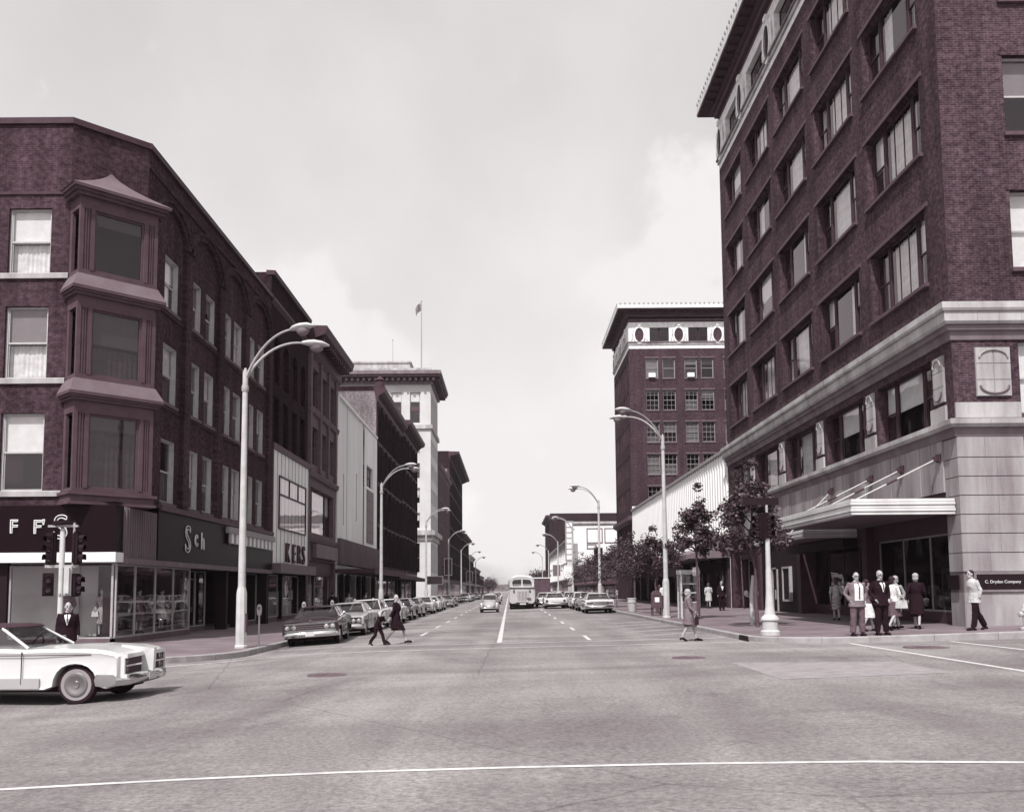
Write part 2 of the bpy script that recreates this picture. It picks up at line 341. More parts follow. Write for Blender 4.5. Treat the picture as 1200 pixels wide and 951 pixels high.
def marking(name, pts, w, mt='road_paint', dz=.005):
    """painted line on the road following its cross fall; pts = centre line"""
    m = MB(); P = []
    for a, b in zip(pts, pts[1:]):
        k = max(1, int(math.dist(a, b) / .8)); P += [(a[0] + (b[0] - a[0]) * i / k, a[1] + (b[1] - a[1]) * i / k) for i in range(k)]
    P.append(pts[-1]); rr = random.Random(len(P)); rings = []
    for i, p in enumerate(P):
        a, b = P[max(i - 1, 0)], P[min(i + 1, len(P) - 1)]; d = Vector((b[0] - a[0], b[1] - a[1])).normalized(); nx, ny = -d.y, d.x
        h = w / 2 * (1 + rr.uniform(-.07, .07))
        rings.append([(p[0] + nx * h, p[1] + ny * h, zr(p[0] + nx * h) + dz), (p[0] - nx * h, p[1] - ny * h, zr(p[0] - nx * h) + dz)])
    for a, b in zip(rings, rings[1:]): m.q(a[0], b[0], b[1], a[1])
    return obj(name, m, MATS[mt], kind='structure')
marking('stop_line', [(-9.0, 8.2), (-4.85, 8.83), (-3.2, 9.1), (-1.68, 9.27), (0, 9.31), (1.7, 9.27), (3.39, 9.15), (4.9, 8.88), (7.5, 8.4)], .10)
marking('crosswalk_line', [(-7.6, 31.0), (7.0, 30.6)], .15, 'road_paint_worn'); marking('crosswalk_line', [(-9.5, 24.4), (-7.6, 27.2), (-4, 28.1), (0, 28.4), (7.0, 28.2)], .13, 'road_paint_worn')
marking('crosswalk_line', [(9.5, 26.2), (9.45, 17), (9.5, 10)], .13); marking('crosswalk_line', [(12.2, 26.0), (12.3, 17), (12.3, 12)], .13)
marking('centre_line', [(-.35, 31.2), (-.35, 95)], .16); marking('centre_line', [(-.35, 97), (-.35, 500)], .14)
for k in range(14):
    y = 31.4 + k * 7.6 + (0 if k else 0)
    marking('lane_marking', [(2.68, y), (2.72, y + 3.0)], .13)
    if k != 0: marking('lane_marking', [(-3.55, y - 1.6), (-3.55, y + 1.4)], .13)
    else: marking('lane_marking', [(-3.55, 31.6), (-3.55, 34.0)], .13)
for k in range(5): marking('bus_stop_hatch', [(4.4 + .1 * k, 33 + k * 3.0), (6.9, 34.5 + k * 3.0)], .55, 'hatch_paint')
for x, y, r in ((-3.95, 20.3, .42), (4.3, 22.6, .4), (10.6, 23.9, .55)):
    m = MB(); m.lathe([(.01, .02), (r - .06, .022), (r - .05, .012), (r - .03, .012), (r - .02, .03), (r, .03), (r + .02, -.06)], 28)
    o = obj('manhole_cover', m, MATS['iron'], loc=(x, y, zr(x) - .012), smooth=30)
    tag(o, {-3.95: 'round iron manhole cover in the road before the parked dark sedan', 4.3: 'round iron manhole cover beside the paler asphalt patch', 10.6: 'round iron manhole cover between the two crosswalk lines'}[x], 'manhole')
    for k in range(-2, 3): obj('rib', MB().box(-.25, .25, k * .1 - .02, k * .1 + .02, .02, .03), MATS['iron'], o)
m = MB()
for a, b in ((4.9, 5.4), (5.4, 6.2), (6.2, 7.2), (7.2, 8.2)):
    m.q((a, 20.9 - (a - 4.9) * .3, zr(a) + .004), (b, 20.9 - (b - 4.9) * .3, zr(b) + .004), (b, 17.0 + (b - 4.9) * .1, zr(b) + .004), (a, 17.0 + (a - 4.9) * .1, zr(a) + .004))
obj('road_patch', m, MATS['asphalt_patch'], kind='structure')
m = MB().prism([(-.6, 0), (.6, 0), (.5, .16), (-.5, .16)], 0, .02, 'x')
tag(obj('storm_drain', m, MATS['black'], loc=(7.17, 28.8, zr(7.2) - .0)), 'dark storm drain mouth in the kerb by the white signal post', 'drain')

# ------------------------------------------------------------------ facades
class Fac:
    """a facade: local x along it, local y into the building, z up"""
    def __init__(s, root, x, y, rot): s.root, s.x, s.y, s.rot = root, x, y, R(rot)
    def loc(s, u, v, w=0):
        c, n = math.cos(s.rot), math.sin(s.rot); rl = s.root.location
        return (s.x + u * c - w * n - rl.x, s.y + u * n + w * c - rl.y, v - rl.z)
    def put(s, name, me, mt=None, u=0, v=0, w=0, smooth=0, label=None, kind=None):
        return obj(name, me, MATS[mt] if isinstance(mt, str) else mt, s.root, s.loc(u, v, w), s.rot, smooth, label, kind)
def wall_mb(u0, u1, v0, v1, ops, d=.3, y=0):
    m = MB(); us = sorted({u0, u1, *[o[0] for o in ops], *[o[1] for o in ops]}); vs = sorted({v0, v1, *[o[2] for o in ops], *[o[3] for o in ops]})
    us = [a for a in us if u0 <= a <= u1]; vs = [a for a in vs if v0 <= a <= v1]
    for a, b in zip(us, us[1:]):
        run = None
        for c, e in zip(vs, vs[1:]):
            mx, mz = (a + b) / 2, (c + e) / 2
            if any(o[0] < mx < o[1] and o[2] < mz < o[3] for o in ops):
                if run: m.q((a, y, run[0]), (b, y, run[0]), (b, y, run[1]), (a, y, run[1])); run = None
            else: run = (run[0], e) if run else (c, e)
        if run: m.q((a, y, run[0]), (b, y, run[0]), (b, y, run[1]), (a, y, run[1]))
    for o in ops:
        a, b, c, e = o[:4]; D = y + d; ar = o[4] if len(o) > 4 else 0
        m.q((a, y, c), (b, y, c), (b, D, c), (a, D, c))
        if not ar:
            m.q((a, y, c), (a, D, c), (a, D, e), (a, y, e)); m.q((b, y, c), (b, y, e), (b, D, e), (b, D, c)); m.q((a, y, e), (a, D, e), (b, D, e), (b, y, e))
        else:
            k = 8; pts = [((a + b) / 2 - (b - a) / 2 * math.cos(math.pi * i / k), e - ar + ar * math.sin(math.pi * i / k)) for i in range(k + 1)]
            m.q((a, y, c), (a, D, c), (a, D, e - ar), (a, y, e - ar)); m.q((b, y, c), (b, y, e - ar), (b, D, e - ar), (b, D, c))
            for p, q in zip(pts, pts[1:]): m.q((p[0], y, p[1]), (p[0], D, p[1]), (q[0], D, q[1]), (q[0], y, q[1]))
            h = k // 2
            m.q((a, y, e), *[(p[0], y, p[1]) for p in pts[:h + 1]][::-1], ) if False else None
            for i in range(h): m.q((a, y, e), (pts[i][0], y, pts[i][1]), (pts[i + 1][0], y, pts[i + 1][1]))
            for i in range(h, k): m.q((b, y, e), (pts[i][0], y, pts[i][1]), (pts[i + 1][0], y, pts[i + 1][1]))
    return m
def win_parts(w, h, kind, fw=.07):
    fr = MB(); panes = []
    fr.box(0, fw, 0, .1, 0, h); fr.box(w - fw, w, 0, .1, 0, h); fr.box(fw, w - fw, 0, .1, 0, fw); fr.box(fw, w - fw, 0, .1, h - fw, h)
    if kind == 'dh':
        mid = h * .5; fr.box(fw, w - fw, .02, .08, mid - .03, mid + .03)
        s = .035
        for a, b, y in ((fw, mid - .03, .055), (mid + .03, h - fw, .025)):
            fr.box(fw, fw + s, y, y + .03, a, b); fr.box(w - fw - s, w - fw, y, y + .03, a, b)
            panes.append(MB().q((fw + s, y + .012, a), (w - fw - s, y + .012, a), (w - fw - s, y + .012, b), (fw + s, y + .012, b)))
    elif kind == 'mull':                                     # wide light with slim bars
        for k in (1, 2): fr.box(w * k / 3 - .014, w * k / 3 + .014, .03, .07, fw, h - fw)
        for k in range(3):
            a = fw if k == 0 else w * k / 3 + .014; b = w - fw if k == 2 else w * (k + 1) / 3 - .014
            panes.append(MB().q((a, .05, fw), (b, .05, fw), (b, .05, h - fw), (a, .05, h - fw)))
    elif kind == 'six':                                      # double hung with muntins
        mid = h * .5; fr.box(fw, w - fw, .02, .08, mid - .03, mid + .03)
        for k in (1, 2): fr.box(w * k / 3 - .015, w * k / 3 + .015, .03, .07, fw, h - fw)
        for z in (h * .25, h * .75): fr.box(fw, w - fw, .032, .068, z - .015, z + .015)
        panes.append(MB().q((fw, .05, fw), (w - fw, .05, fw), (w - fw, .05, h - fw), (fw, .05, h - fw)))
    else: panes.append(MB().q((fw, .05, fw), (w - fw, .05, fw), (w - fw, .05, h - fw), (fw, .05, h - fw)))
    return fr, panes
def fold_mb(w, h, n, amp=.03):
    m = MB(); pts = [(w * i / n, amp * (1 if i % 2 else -1) * (.6 + .4 * math.sin(i * 2.3))) for i in range(n + 1)]
    for a, b in zip(pts, pts[1:]): m.q((a[0], a[1], 0), (b[0], b[1], 0), (b[0], b[1], h), (a[0], a[1], h))
    return m
WR = random.Random(3)
def window(fac, u, v, w, h, kind='dh', fm='paint_light', depth=.16, blind=None, curtain=None, gm='glass', sill=None, head=None, name='window', strip=False, jamb=None):
    w, h = round(w, 2), round(h, 2); key = (w, h, kind, fm, gm)
    def mk():
        fr, ps = win_parts(w, h, kind); return fr.mesh('frame', MATS[fm]), [p.mesh('pane', MATS[gm]) for p in ps]
    fr, ps = cached(key, mk)
    o = fac.put(name, fr, None, u, v, depth)
    for p in ps: obj('pane', p, None, o)
    if blind:
        fr_, bm = blind; fr_ = round(fr_, 1)
        b = cached((w, h, 'bl', fr_, bm), lambda: MB().box(.06, w - .06, .12, .128, h * (1 - fr_), h - .04).box(.06, w - .06, .11, .138, h * (1 - fr_) - .03, h * (1 - fr_)).mesh('blind', MATS[bm]))
        obj('blind', b, None, o)
    if curtain:
        lo, hi, cm = curtain
        c = cached((w, h, 'cu', lo, hi, cm), lambda: fold_mb(w - .1, h * (hi - lo), 10 if w < 1.3 else 18).mesh('curtain', MATS[cm], 60))
        obj('curtain', c, None, o, (.05, .24, h * lo))
    if strip:                                                  # a drawn curtain gathered at one jamb
        c = cached((w, h, 'st'), lambda: fold_mb(w * .3, h * .95, 6).mesh('curtain', MATS['curtain'], 60))
        obj('curtain', c, None, o, (WR.choice([.06, w * .66]), .2, h * .02))
    if jamb:                                                   # painted boards lining the reveal
        j = cached((w, h, 'jb', jamb, depth), lambda: MB().box(.0, .035, -depth + .03, .0, 0, h).box(w - .035, w, -depth + .03, .0, 0, h).box(.035, w - .035, -depth + .03, 0, h - .035, h).mesh('jamb_lining', MATS[jamb]))
        obj('jamb_lining', j, None, o)
    if sill:
        z, p, sm, ex = sill
        s = cached((w, 'si', z, p, sm, ex, depth), lambda: MB().prism([(-depth - p, -z), (0, -z), (0, 0), (-depth - p, -.03)], -ex, w + ex, 'x').mesh('window_sill', MATS[sm]))
        obj('window_sill', s, None, o)
    if head:
        z, p, hm, ex = head
        s = cached((w, h, 'he', z, p, hm, ex, depth), lambda: MB().box(-ex, w + ex, -depth - p, -depth + .1, h, h + z).mesh('lintel', MATS[hm]))
        obj('lintel', s, None, o)
    return o
def rblind(p_none=.3):
    r = WR.random()
    if r < p_none: return None
    return (WR.choice([.3, .4, .5, .5, .6, 1.0]), WR.choice(['blind', 'blind', 'blind_mid']))
def rcurt():
    r = WR.random()
    return None if r < .35 else (.02, WR.choice([.5, .97]), WR.choice(['curtain', 'curtain_dim']))
def moulding(prof, u0, u1):
    """profile [(out, z)] swept along the facade; out > 0 is proud of the wall"""
    return MB().prism([(-o, z) for o, z in prof], u0, u1, 'x')
def letters(text, size, mt, outline=.018, depth=None, name='lettering'):
    cu = bpy.data.curves.new('t', 'FONT'); cu.body = text; cu.size = size
    if outline: cu.fill_mode = 'NONE'; cu.bevel_depth = outline; cu.bevel_resolution = 1; cu.resolution_u = 4
    else: cu.extrude = depth or .02; cu.resolution_u = 4
    t = bpy.data.objects.new('t', cu); COL.objects.link(t); bpy.context.view_layer.update()
    me = bpy.data.meshes.new_from_object(t.evaluated_get(bpy.context.evaluated_depsgraph_get())); bpy.data.objects.remove(t); bpy.data.curves.remove(cu)
    me.transform(Matrix.Rotation(R(90), 4, 'X')); me.materials.clear(); me.materials.append(MATS[mt]); me.name = name
    return me
def shell(root, x0, x1, y0, y1, z0, z1, wm, faces, roof_z=None, rm='tar_roof'):
    """plain walls on the sides nobody faces, and a flat roof"""
    rl = root.location; f = {'W': ((x0, y0), (x0, y1)), 'E': ((x1, y0), (x1, y1)), 'S': ((x0, y0), (x1, y0)), 'N': ((x0, y1), (x1, y1))}
    for k in faces:
        (a, b), (c, d) = f[k]; obj('rear_wall', MB().q((a - rl.x, b - rl.y, z0), (c - rl.x, d - rl.y, z0), (c - rl.x, d - rl.y, z1), (a - rl.x, b - rl.y, z1)), MATS[wm], root)
    rz = roof_z if roof_z is not None else z1 - .6
    obj('roof', MB().box(x0 + .02 - rl.x, x1 - .02 - rl.x, y0 + .02 - rl.y, y1 - .02 - rl.y, rz - .3, rz), MATS[rm], root)
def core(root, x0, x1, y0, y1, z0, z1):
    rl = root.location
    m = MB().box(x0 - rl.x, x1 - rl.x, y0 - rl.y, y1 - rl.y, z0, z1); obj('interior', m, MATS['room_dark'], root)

# ------------------------------------------------------------------ left corner building with oriel
XL = -13.4; YL = 31.7; CH = 1.95; G0 = .15
LB = thing('corner_building', 'dark brick corner building with three-storey oriel bay, tall arches and shops', 'building', (-20, 42, G0))
X0 = -32; Y1 = 51.6; TOP = 18.5
fs = Fac(LB, X0, YL, 0)                # faces the cross street
fe = Fac(LB, XL, YL, 90)               # faces the main street; u = y - YL
fc = Fac(LB, XL - CH, YL, 45)          # chamfer above the shop
ROWS = [(5.41, 2.70), (9.33, 2.55), (13.06, 2.35)]
uc = XL - CH - X0
swin = [u for u in (uc - 2.15, uc - 4.9, uc - 6.9, uc - 9.6, uc - 11.6, uc - 14.4)]
ops = [(u, u + 1.5, z, z + h) for u in swin for z, h in ROWS]
fs.put('wall', wall_mb(0, uc, 4.85, TOP, ops, .25), 'brick_plum')
bl_first = {(0, 0): ((.5, 'blind'), None), (0, 1): ((.5, 'blind_mid'), (.03, .48, 'curtain')), (0, 2): ((.5, 'blind'), (.03, .48, 'curtain'))}
for i, u in enumerate(swin):
    for j, (z, h) in enumerate(ROWS):
        b, c = bl_first.get((i, j), (rblind(.2), rcurt()))
        window(fs, u, z, 1.5, h, 'dh', 'paint_light', .12, b, c)
for z, h in ROWS: fs.put('string_course', moulding([(0, -.2), (.09, -.2), (.09, -.03), (.06, 0), (0, 0)], 0, uc + .02), 'stone_sill', v=z)
fs.put('string_course', moulding([(0, 0), (.06, .0), (.06, .1), (0, .1)], 0, uc), 'trim_dark', v=15.9)
fs.put('coping', moulding([(-.35, 0), (.10, 0), (.10, .22), (-.35, .26)], 0, uc + .05), 'trim_dark', v=TOP - .02)
LC = CH * math.sqrt(2)
fc.put('wall', wall_mb(0, LC, 4.85, TOP, [], .1), 'brick_plum'); fc.put('coping', moulding([(-.35, 0), (.10, 0), (.10, .22), (-.35, .26)], -.04, LC + .04), 'trim_dark', v=TOP - .022)
# main street face: single lights by the corner, then pairs under blind arches
LE = Y1 - YL
cols = [(3.8, 1.5), (6.85, 1.25), (8.7, 1.3), (11.25, 1.3), (12.95, 1.35), (15.4, 1.3), (17.3, 1.3)]
ops = [(u, u + w, z, z + (h - .25)) for u, w in cols for z, h in ROWS]
fe.put('wall', wall_mb(CH, LE, 5.2, TOP, ops, .42), 'brick_plum')
for u, w in cols:
    for z, h in ROWS: window(fe, u, z, w, h - .25, 'dh', 'paint_light', .15, rblind(.15), rcurt(), sill=(.16, .10, 'stone_grey', .08), jamb='paint_light')
for z, h in ROWS: fe.put('string_course', moulding([(0, -.3), (.05, -.3), (.07, -.18), (0, -.18)], CH, LE), 'brick_plum', v=z)
piers = [(2.2, .5), (5.85, .75), (10.3, .75), (14.55, .65), (19.2, .65)]
for u, w in piers: fe.put('pier', MB().box(u, u + w, -.16, .0, 5.2, 16.0).box(u - .06, u + w + .06, -.24, 0, 16.0, 16.25), 'brick_plum')
for (ua, wa), (ub, wb) in zip(piers, piers[1:]):
    a, b = ua + wa, ub; c = (a + b) / 2; r = (b - a) / 2 - .02; k = 16
    rise = 1.25 if ub > 6 else 1.0
    for r0, r1, out in ((r - .02, r + .30, .16), (r + .30, r + .44, .24)):
        m = MB(); s0 = rise / r
        rings = []
        for i in range(k + 1):
            t = math.pi * i / k; cs, sn = math.cos(t), math.sin(t) * s0
            rings.append([(c - r0 * cs, -out, 16.02 + r0 * sn), (c - r1 * cs, -out, 16.02 + r1 * sn), (c - r1 * cs, 0.05, 16.02 + r1 * sn), (c - r0 * cs, 0.05, 16.02 + r0 * sn)])
        fe.put('arch_moulding', m.loft(rings), 'brick_plum')
fe.put('coping', moulding([(-.35, 0), (.12, 0), (.12, .22), (-.35, .26)], CH - .05, LE), 'trim_dark', v=TOP - .018)
fe.put('parapet_course', moulding([(0, 0), (.07, 0), (.07, .12), (0, .12)], CH, LE), 'brick_plum', v=17.75)
shell(LB, X0, XL, YL + 2.0, Y1, 0, TOP, 'brick_plum', 'N', 17.6)
core(LB, X0 + .3, XL - 1.4, YL + 2.6, Y1 - .3, 5.3, 17.2)
# roof of the shop under the chamfer and the ceiling line
obj('roof', MB().q((XL - CH + 20, YL - 42, 4.87), (XL + 20, YL - 42, 4.87), (XL + 20, YL + CH - 42, 4.87)), MATS['lead'], LB)
# oriel bay: three glazed boxes stacked on the chamfer
BW = 2.75; BD = .95; bu0 = LC / 2 - BW / 2
fo = Fac(LB, fc.x, fc.y, 45)
def bay_box(z0, z1, flare=True):
    """corner posts, panels and windows of one storey of the oriel"""
    wz0, wz1 = z0 + .16, z1 - .42
    fo.put('bay_frame', MB().box(bu0, bu0 + BW, -BD, 0, z0, wz0).box(bu0, bu0 + BW, -BD, 0, wz1, z1)
           .box(bu0, bu0 + .13, -BD, -BD + .13, wz0, wz1).box(bu0 + BW - .13, bu0 + BW, -BD, -BD + .13, wz0, wz1)
           .box(bu0 + .13, bu0 + .36, -BD + .04, -BD + .12, wz0, wz1).box(bu0 + BW - .36, bu0 + BW - .13, -BD + .04, -BD + .12, wz0, wz1)
           .box(bu0 + .36, bu0 + .50, -BD - .02, -BD + .14, wz0, wz1).box(bu0 + BW - .50, bu0 + BW - .36, -BD - .02, -BD + .14, wz0, wz1)
           .box(bu0 + .01, bu0 + .12, -.2, 0, wz0, wz1).box(bu0 + BW - .12, bu0 + BW - .01, -.2, 0, wz0, wz1), 'trim_mid')
    for a in (bu0 + .19, bu0 + .27, bu0 + BW - .30, bu0 + BW - .22):                 # fluted posts beside the big light
        fo.put('mullion', MB().box(a, a + .035, -BD - .0, -BD + .05, wz0, wz1), 'trim_mid')
    w = BW - 1.0
    r = {0: dict(curtain=(.0, .8, 'curtain_dim'), blind=(.2, 'blind_mid')), 1: dict(curtain=(.0, .45, 'curtain_dim'), blind=(.5, 'blind_mid')), 2: dict(blind=(.2, 'blind_mid'))}[0 if z0 < 7 else 1 if z0 < 11 else 2]
    window(fo, bu0 + .5, wz0, w, wz1 - wz0, 'one', 'trim_mid', -BD + .06, gm='glass_dark', name='bay_window', **r)
    fl = Fac(LB, *[a + b for a, b in zip((LB.location.x, LB.location.y), fo.loc(bu0, 0, 0)[:2])], -45)
    fl.put('bay_window', cached(('bayl', z0), lambda: win_parts(.62, wz1 - wz0, 'dh')[0].mesh('frame', MATS['trim_mid'])), None, -.80, wz0, .03)
    for p in win_parts(.62, wz1 - wz0, 'dh')[1]: fl.put('pane', p, 'glass_dark', -.80, wz0, .03)
    fr2 = Fac(LB, *[a + b for a, b in zip((LB.location.x, LB.location.y), fo.loc(bu0 + BW, 0, 0)[:2])], 135)
    fr2.put('bay_window', win_parts(.62, wz1 - wz0, 'dh')[0], 'trim_mid', .18, wz0, .03)
    for p in win_parts(.62, wz1 - wz0, 'dh')[1]: fr2.put('pane', p, 'glass_dark', .18, wz0, .03)
def bay_flare(z0, z1, out0, out1, mt, curve=0):
    """sloping skirt roof round three sides"""
    def ring(o, z): return [(bu0 - o, .0, z), (bu0 - o, -BD - o, z), (bu0 + BW + o, -BD - o, z), (bu0 + BW + o, .0, z)]
    k = 6; rings = [ring(out0 + (out1 - out0) * (i / k) ** (1 + curve), z0 + (z1 - z0) * i / k) for i in range(k + 1)]
    fo.put('skirt_roof', MB().loft(rings, True, True), mt)
def bay_cornice(z, out, h, mt='trim_mid'):
    for i, (o, a, b) in enumerate(((out * .45, 0, .35), (out * .75, .35, .65), (out, .65, 1))):
        fo.put('cornice', MB().box(bu0 - o, bu0 + BW + o, -BD - o, 0, z + a * h, z + b * h), mt)
bay_box(5.3, 8.45); bay_cornice(8.45, .26, .26); bay_flare(8.72, 9.2, .26, .03, 'lead')
bay_box(9.2, 12.1); bay_cornice(12.1, .26, .26); bay_flare(12.37, 12.85, .26, .03, 'lead')
bay_box(12.85, 15.6); bay_cornice(15.6, .34, .3)
fo.put('cornice', MB().box(bu0 - .06, bu0 + BW + .06, -BD - .06, 0, 4.99, 5.22).box(bu0 - .14, bu0 + BW + .14, -BD - .14, 0, 5.22, 5.32).box(bu0 - .12, bu0 + BW + .12, -BD - .12, 0, 4.9, 4.99), 'trim_mid')
def roof_ring(t):
    o = .34 * (1 - t) - (BW / 2 - .06) * (1 - (1 - t) ** 1.0) * 1.0
    d = (BD + .30) * (1 - t) ** 1.5
    hw = (BW / 2 + .34) * ((1 - t) ** 1.25) + .05
    z = 15.9 + 1.15 * t
    return [(bu0 + BW / 2 - hw, 0, z), (bu0 + BW / 2 - hw, -d - .03, z), (bu0 + BW / 2 + hw, -d - .03, z), (bu0 + BW / 2 + hw, 0, z)]
fo.put('bay_roof', MB().loft([roof_ring(i / 8) for i in range(9)]), 'lead')
obj('interior', MB().box(bu0 + .25, bu0 + BW - .25, -.02, .02, 5.4, 15.5), MATS['room_dark'], LB, fo.loc(0, G0, -.1)[:2] + (-G0,), R(45))
# shops: fascia, white band, glass, display room
fs.put('sign_fascia', MB().box(0, XL - X0 + .1, -.30, .3, 3.28, 4.88), 'black_glass', label='black glass shop fascia with outlined neon letters')
fs.put('fascia_band', MB().box(0, XL - X0 + .14, -.36, .3, 2.95, 3.28), 'metal_white')
for t, u, z, s in (('F', -16.9, 3.95, .64), ("F'", -16.1, 3.93, .64), ('S', -15.42, 3.75, 1.15)):
    fs.put('letter', letters(t, s, 'neon', .02), None, u - X0, z, -.33)
def glazed(fac, u0, u1, z0, z1, n, w=.05, fm='pole_grey', gm='shop_glass', extra=True):
    m = MB().box(u0, u1, w, w + .07, z0 - .06, z0).box(u0, u1, w, w + .07, z1 - .06, z1)
    for k in range(n + 1):
        u = u0 + (u1 - u0) * k / n; m.box(u - .03, u + .03, w, w + .07, z0, z1 - .06)
    fac.put('shop_window_frame', m, fm)
    for k in range(n):
        a, b = u0 + (u1 - u0) * k / n + .03, u0 + (u1 - u0) * (k + 1) / n - .03
        fac.put('shop_window', MB().q((a, w + .03, z0), (b, w + .03, z0), (b, w + .03, z1 - .06), (a, w + .03, z1 - .06)), gm)
glazed(fs, -17.0 - X0, XL - X0, .42, 2.95, 2); glazed(fs, 5, -17.5 - X0, .42, 2.95, 3)
fs.put('stall_riser', MB().box(-17.0 - X0, XL - X0, .0, .12, 0, .37), 'stone_grey'); fs.put('stall_riser', MB().box(0, -17.5 - X0, .0, .12, 0, .37), 'stone_grey')
fs.put('column', MB().box(-17.5 - X0, -17.05 - X0, -.05, .3, 0, 2.95), 'black')
fs.put('display_backdrop', MB().box(5, XL - X0 - 1.6, 1.45, 1.5, .4, 2.95), 'room_pale'); fs.put('display_floor', MB().box(5, XL - X0 - .1, .12, 1.45, .34, .40), 'room_pale')
for u in (-16.35, -15.75, -15.1): fs.put('backdrop_panel', MB().box(u - X0, u - X0 + .5, 1.38, 1.45, .4, 2.95), 'room_pale')
fs.put('column', MB().box(-13.95 - X0, -13.68 - X0, .35, .7, .4, 2.95), 'black')
fs.put('ceiling', MB().box(0, XL - X0 - .05, .12, 3.5, 2.9, 2.94), 'room_dark')
fe.put('sign_fascia', MB().box(3.2, LE, -.22, .3, 3.1, 5.1), 'black_glass', label='dark glass shop fascia lettered Sch')
fe.put('fascia_panel', MB().box(.31, 3.2, -.16, .28, 3.1, 4.86), 'panel_grey')
for k in range(14): fe.put('fascia_rib', MB().box(.35 + k * .2, .43 + k * .2, -.20, -.16, 3.1, 4.86), 'panel_grey')
fe.put('fascia_band', MB().box(.31, LE, -.30, .3, 2.9, 3.1), 'panel_grey'); fe.put('fascia_band', MB().box(3.2, LE, -.34, .3, 5.0, 5.2), 'trim_mid')
for t, u, z, s in (('S', 6.0, 3.55, 1.55), ('c', 7.15, 3.85, 1.0), ('h', 7.95, 3.75, 1.0)):
    fe.put('letter', letters(t, s, 'neon', .022), None, u, z, -.25)
# added striped flaps and head bar imitate the opposite cornice's reflection in the fascia
for k in range(22):
    fe.put('reflection_flap', MB().prism([(0, .55), (0, .12), (.15, .02 + .06 * (k % 2)), (.36, .08), (.36, .55)], -.36, -.33, 'y'), 'blind' if k % 2 else 'paint_mid', 11.6 + k * .38, 4.1)
fe.put('reflection_head', MB().box(11.5, 20, -.40, -.22, 4.65, 4.95), 'paint_mid')
glazed(fe, .0, 7.6, .42, 2.9, 4); fe.put('stall_riser', MB().box(0, 7.6, 0, .12, 0, .37), 'stone_grey')
glazed(fe, 9.4, 12.2, .42, 2.9, 2, .9); glazed(fe, 15.2, 19.6, .42, 2.9, 2, .5)
fe.put('stall_riser', MB().box(9.4, 12.2, .85, .97, 0, .37), 'stone_grey'); fe.put('stall_riser', MB().box(15.2, 19.6, .45, .57, 0, .37), 'stone_grey')
for u in (12.4, 14.8, 19.7): fe.put('column', MB().box(u, u + .28, -.02, .5, 0, 2.9), 'black')
fe.put('display_floor', MB().box(.1, 7.6, .12, 1.5, .34, .40), 'floor_shop'); fe.put('display_backdrop', MB().box(1.6, 7.5, 1.5, 1.55, .4, 2.4), 'room_dark')
fe.put('ceiling', MB().box(0, LE, .12, 5, 2.86, 2.9), 'room_dark'); fe.put('interior', MB().box(8, LE, 4.9, 5, 0, 2.9), 'room_dark'); fe.put('party_wall', MB().box(LE - .1, LE, .3, 5, 0, 5.2), 'room_dark')
for u, w_ in ((12.75, 1.0), (13.78, 1.0)):
    fe.put('door', MB().box(u, u + .1, 2.2, 2.28, .0, 2.6).box(u + w_ - .1, u + w_, 2.2, 2.28, 0, 2.6).box(u, u + w_, 2.2, 2.28, 2.5, 2.6).box(u, u + w_, 2.2, 2.28, 0, .25).box(u + .1, u + .2, 2.12, 2.2, .95, 1.2), 'paint_mid')
# ------------------------------------------------------------------ second left building: dark brick, arched windows, pale modern shop panel
def ends(root, x0, x1, y0, y1, z1, wm): shell(root, x0, x1, y0, y1, 0, z1, wm, 'SN', z1 - .5)
B2 = thing('arched_window_building', 'narrow dark brick building with arched upper windows over a pale panelled shopfront', 'building', (-20, 56, G0))
f2 = Fac(B2, XL, 51.62, 90); W2 = 9.85; T2 = 19.9
us = [.75 + k * 2.3 for k in range(4)]
ops = [(u, u + 1.35, 13.9, 16.6, .5) for u in us] + [(u, u + 1.35, 10.2, 13.1, 0) for u in us]
f2.put('wall', wall_mb(0, W2, 0, T2, ops + [(.3, W2 - .3, 0.0, 3.0)], .45), 'brick_dark')
for u in us:
    window(f2, u, 10.2, 1.35, 2.9, 'dh', 'paint_dark', .3, None, None, 'glass_dark'); window(f2, u, 13.9, 1.35, 2.2, 'dh', 'paint_dark', .3, None, None, 'glass_dark')
    window(f2, u + .1, 16.1, 1.15, .45, 'one', 'paint_dark', .34, None, None, 'glass_dark')
f2.put('coping', moulding([(-.3, 0), (.18, 0), (.22, .25), (-.3, .28)], -.05, W2), 'trim_dark', v=T2 - .02); f2.put('cornice', moulding([(0, 0), (.16, .2), (.16, .34), (0, .34)], 0, W2), 'trim_dark', v=18.3)
f2.put('shop_panel', MB().box(.25, W2 - .25, -.16, -.0, 3.45, 10.0), 'metal_white', label='pale metal panel cladding over the shop')
for k in range(11): f2.put('panel_seam', MB().box(.35 + k * .9, .38 + k * .9, -.185, -.16, 3.5, 9.95), 'paint_mid')
f2.put('panel_trim', MB().box(.1, .27, -.22, .0, 3.0, 10.05).box(W2 - .27, W2 - .1, -.22, 0, 3.0, 10.05).box(.1, W2 - .1, -.25, 0, 9.95, 10.3), 'trim_mid')
pw = f2.put('panel_window', MB().box(1.6, 8.6, -.24, -.17, 8.5, 8.6).box(1.6, 8.6, -.24, -.17, 5.5, 5.58).box(1.6, 1.68, -.24, -.17, 5.58, 8.5).box(8.52, 8.6, -.24, -.17, 5.58, 8.5).box(1.68, 8.52, -.24, -.17, 7.45, 7.55).box(4.0, 4.08, -.24, -.17, 7.55, 8.5).box(6.3, 6.38, -.24, -.17, 7.55, 8.5), 'paint_dark')
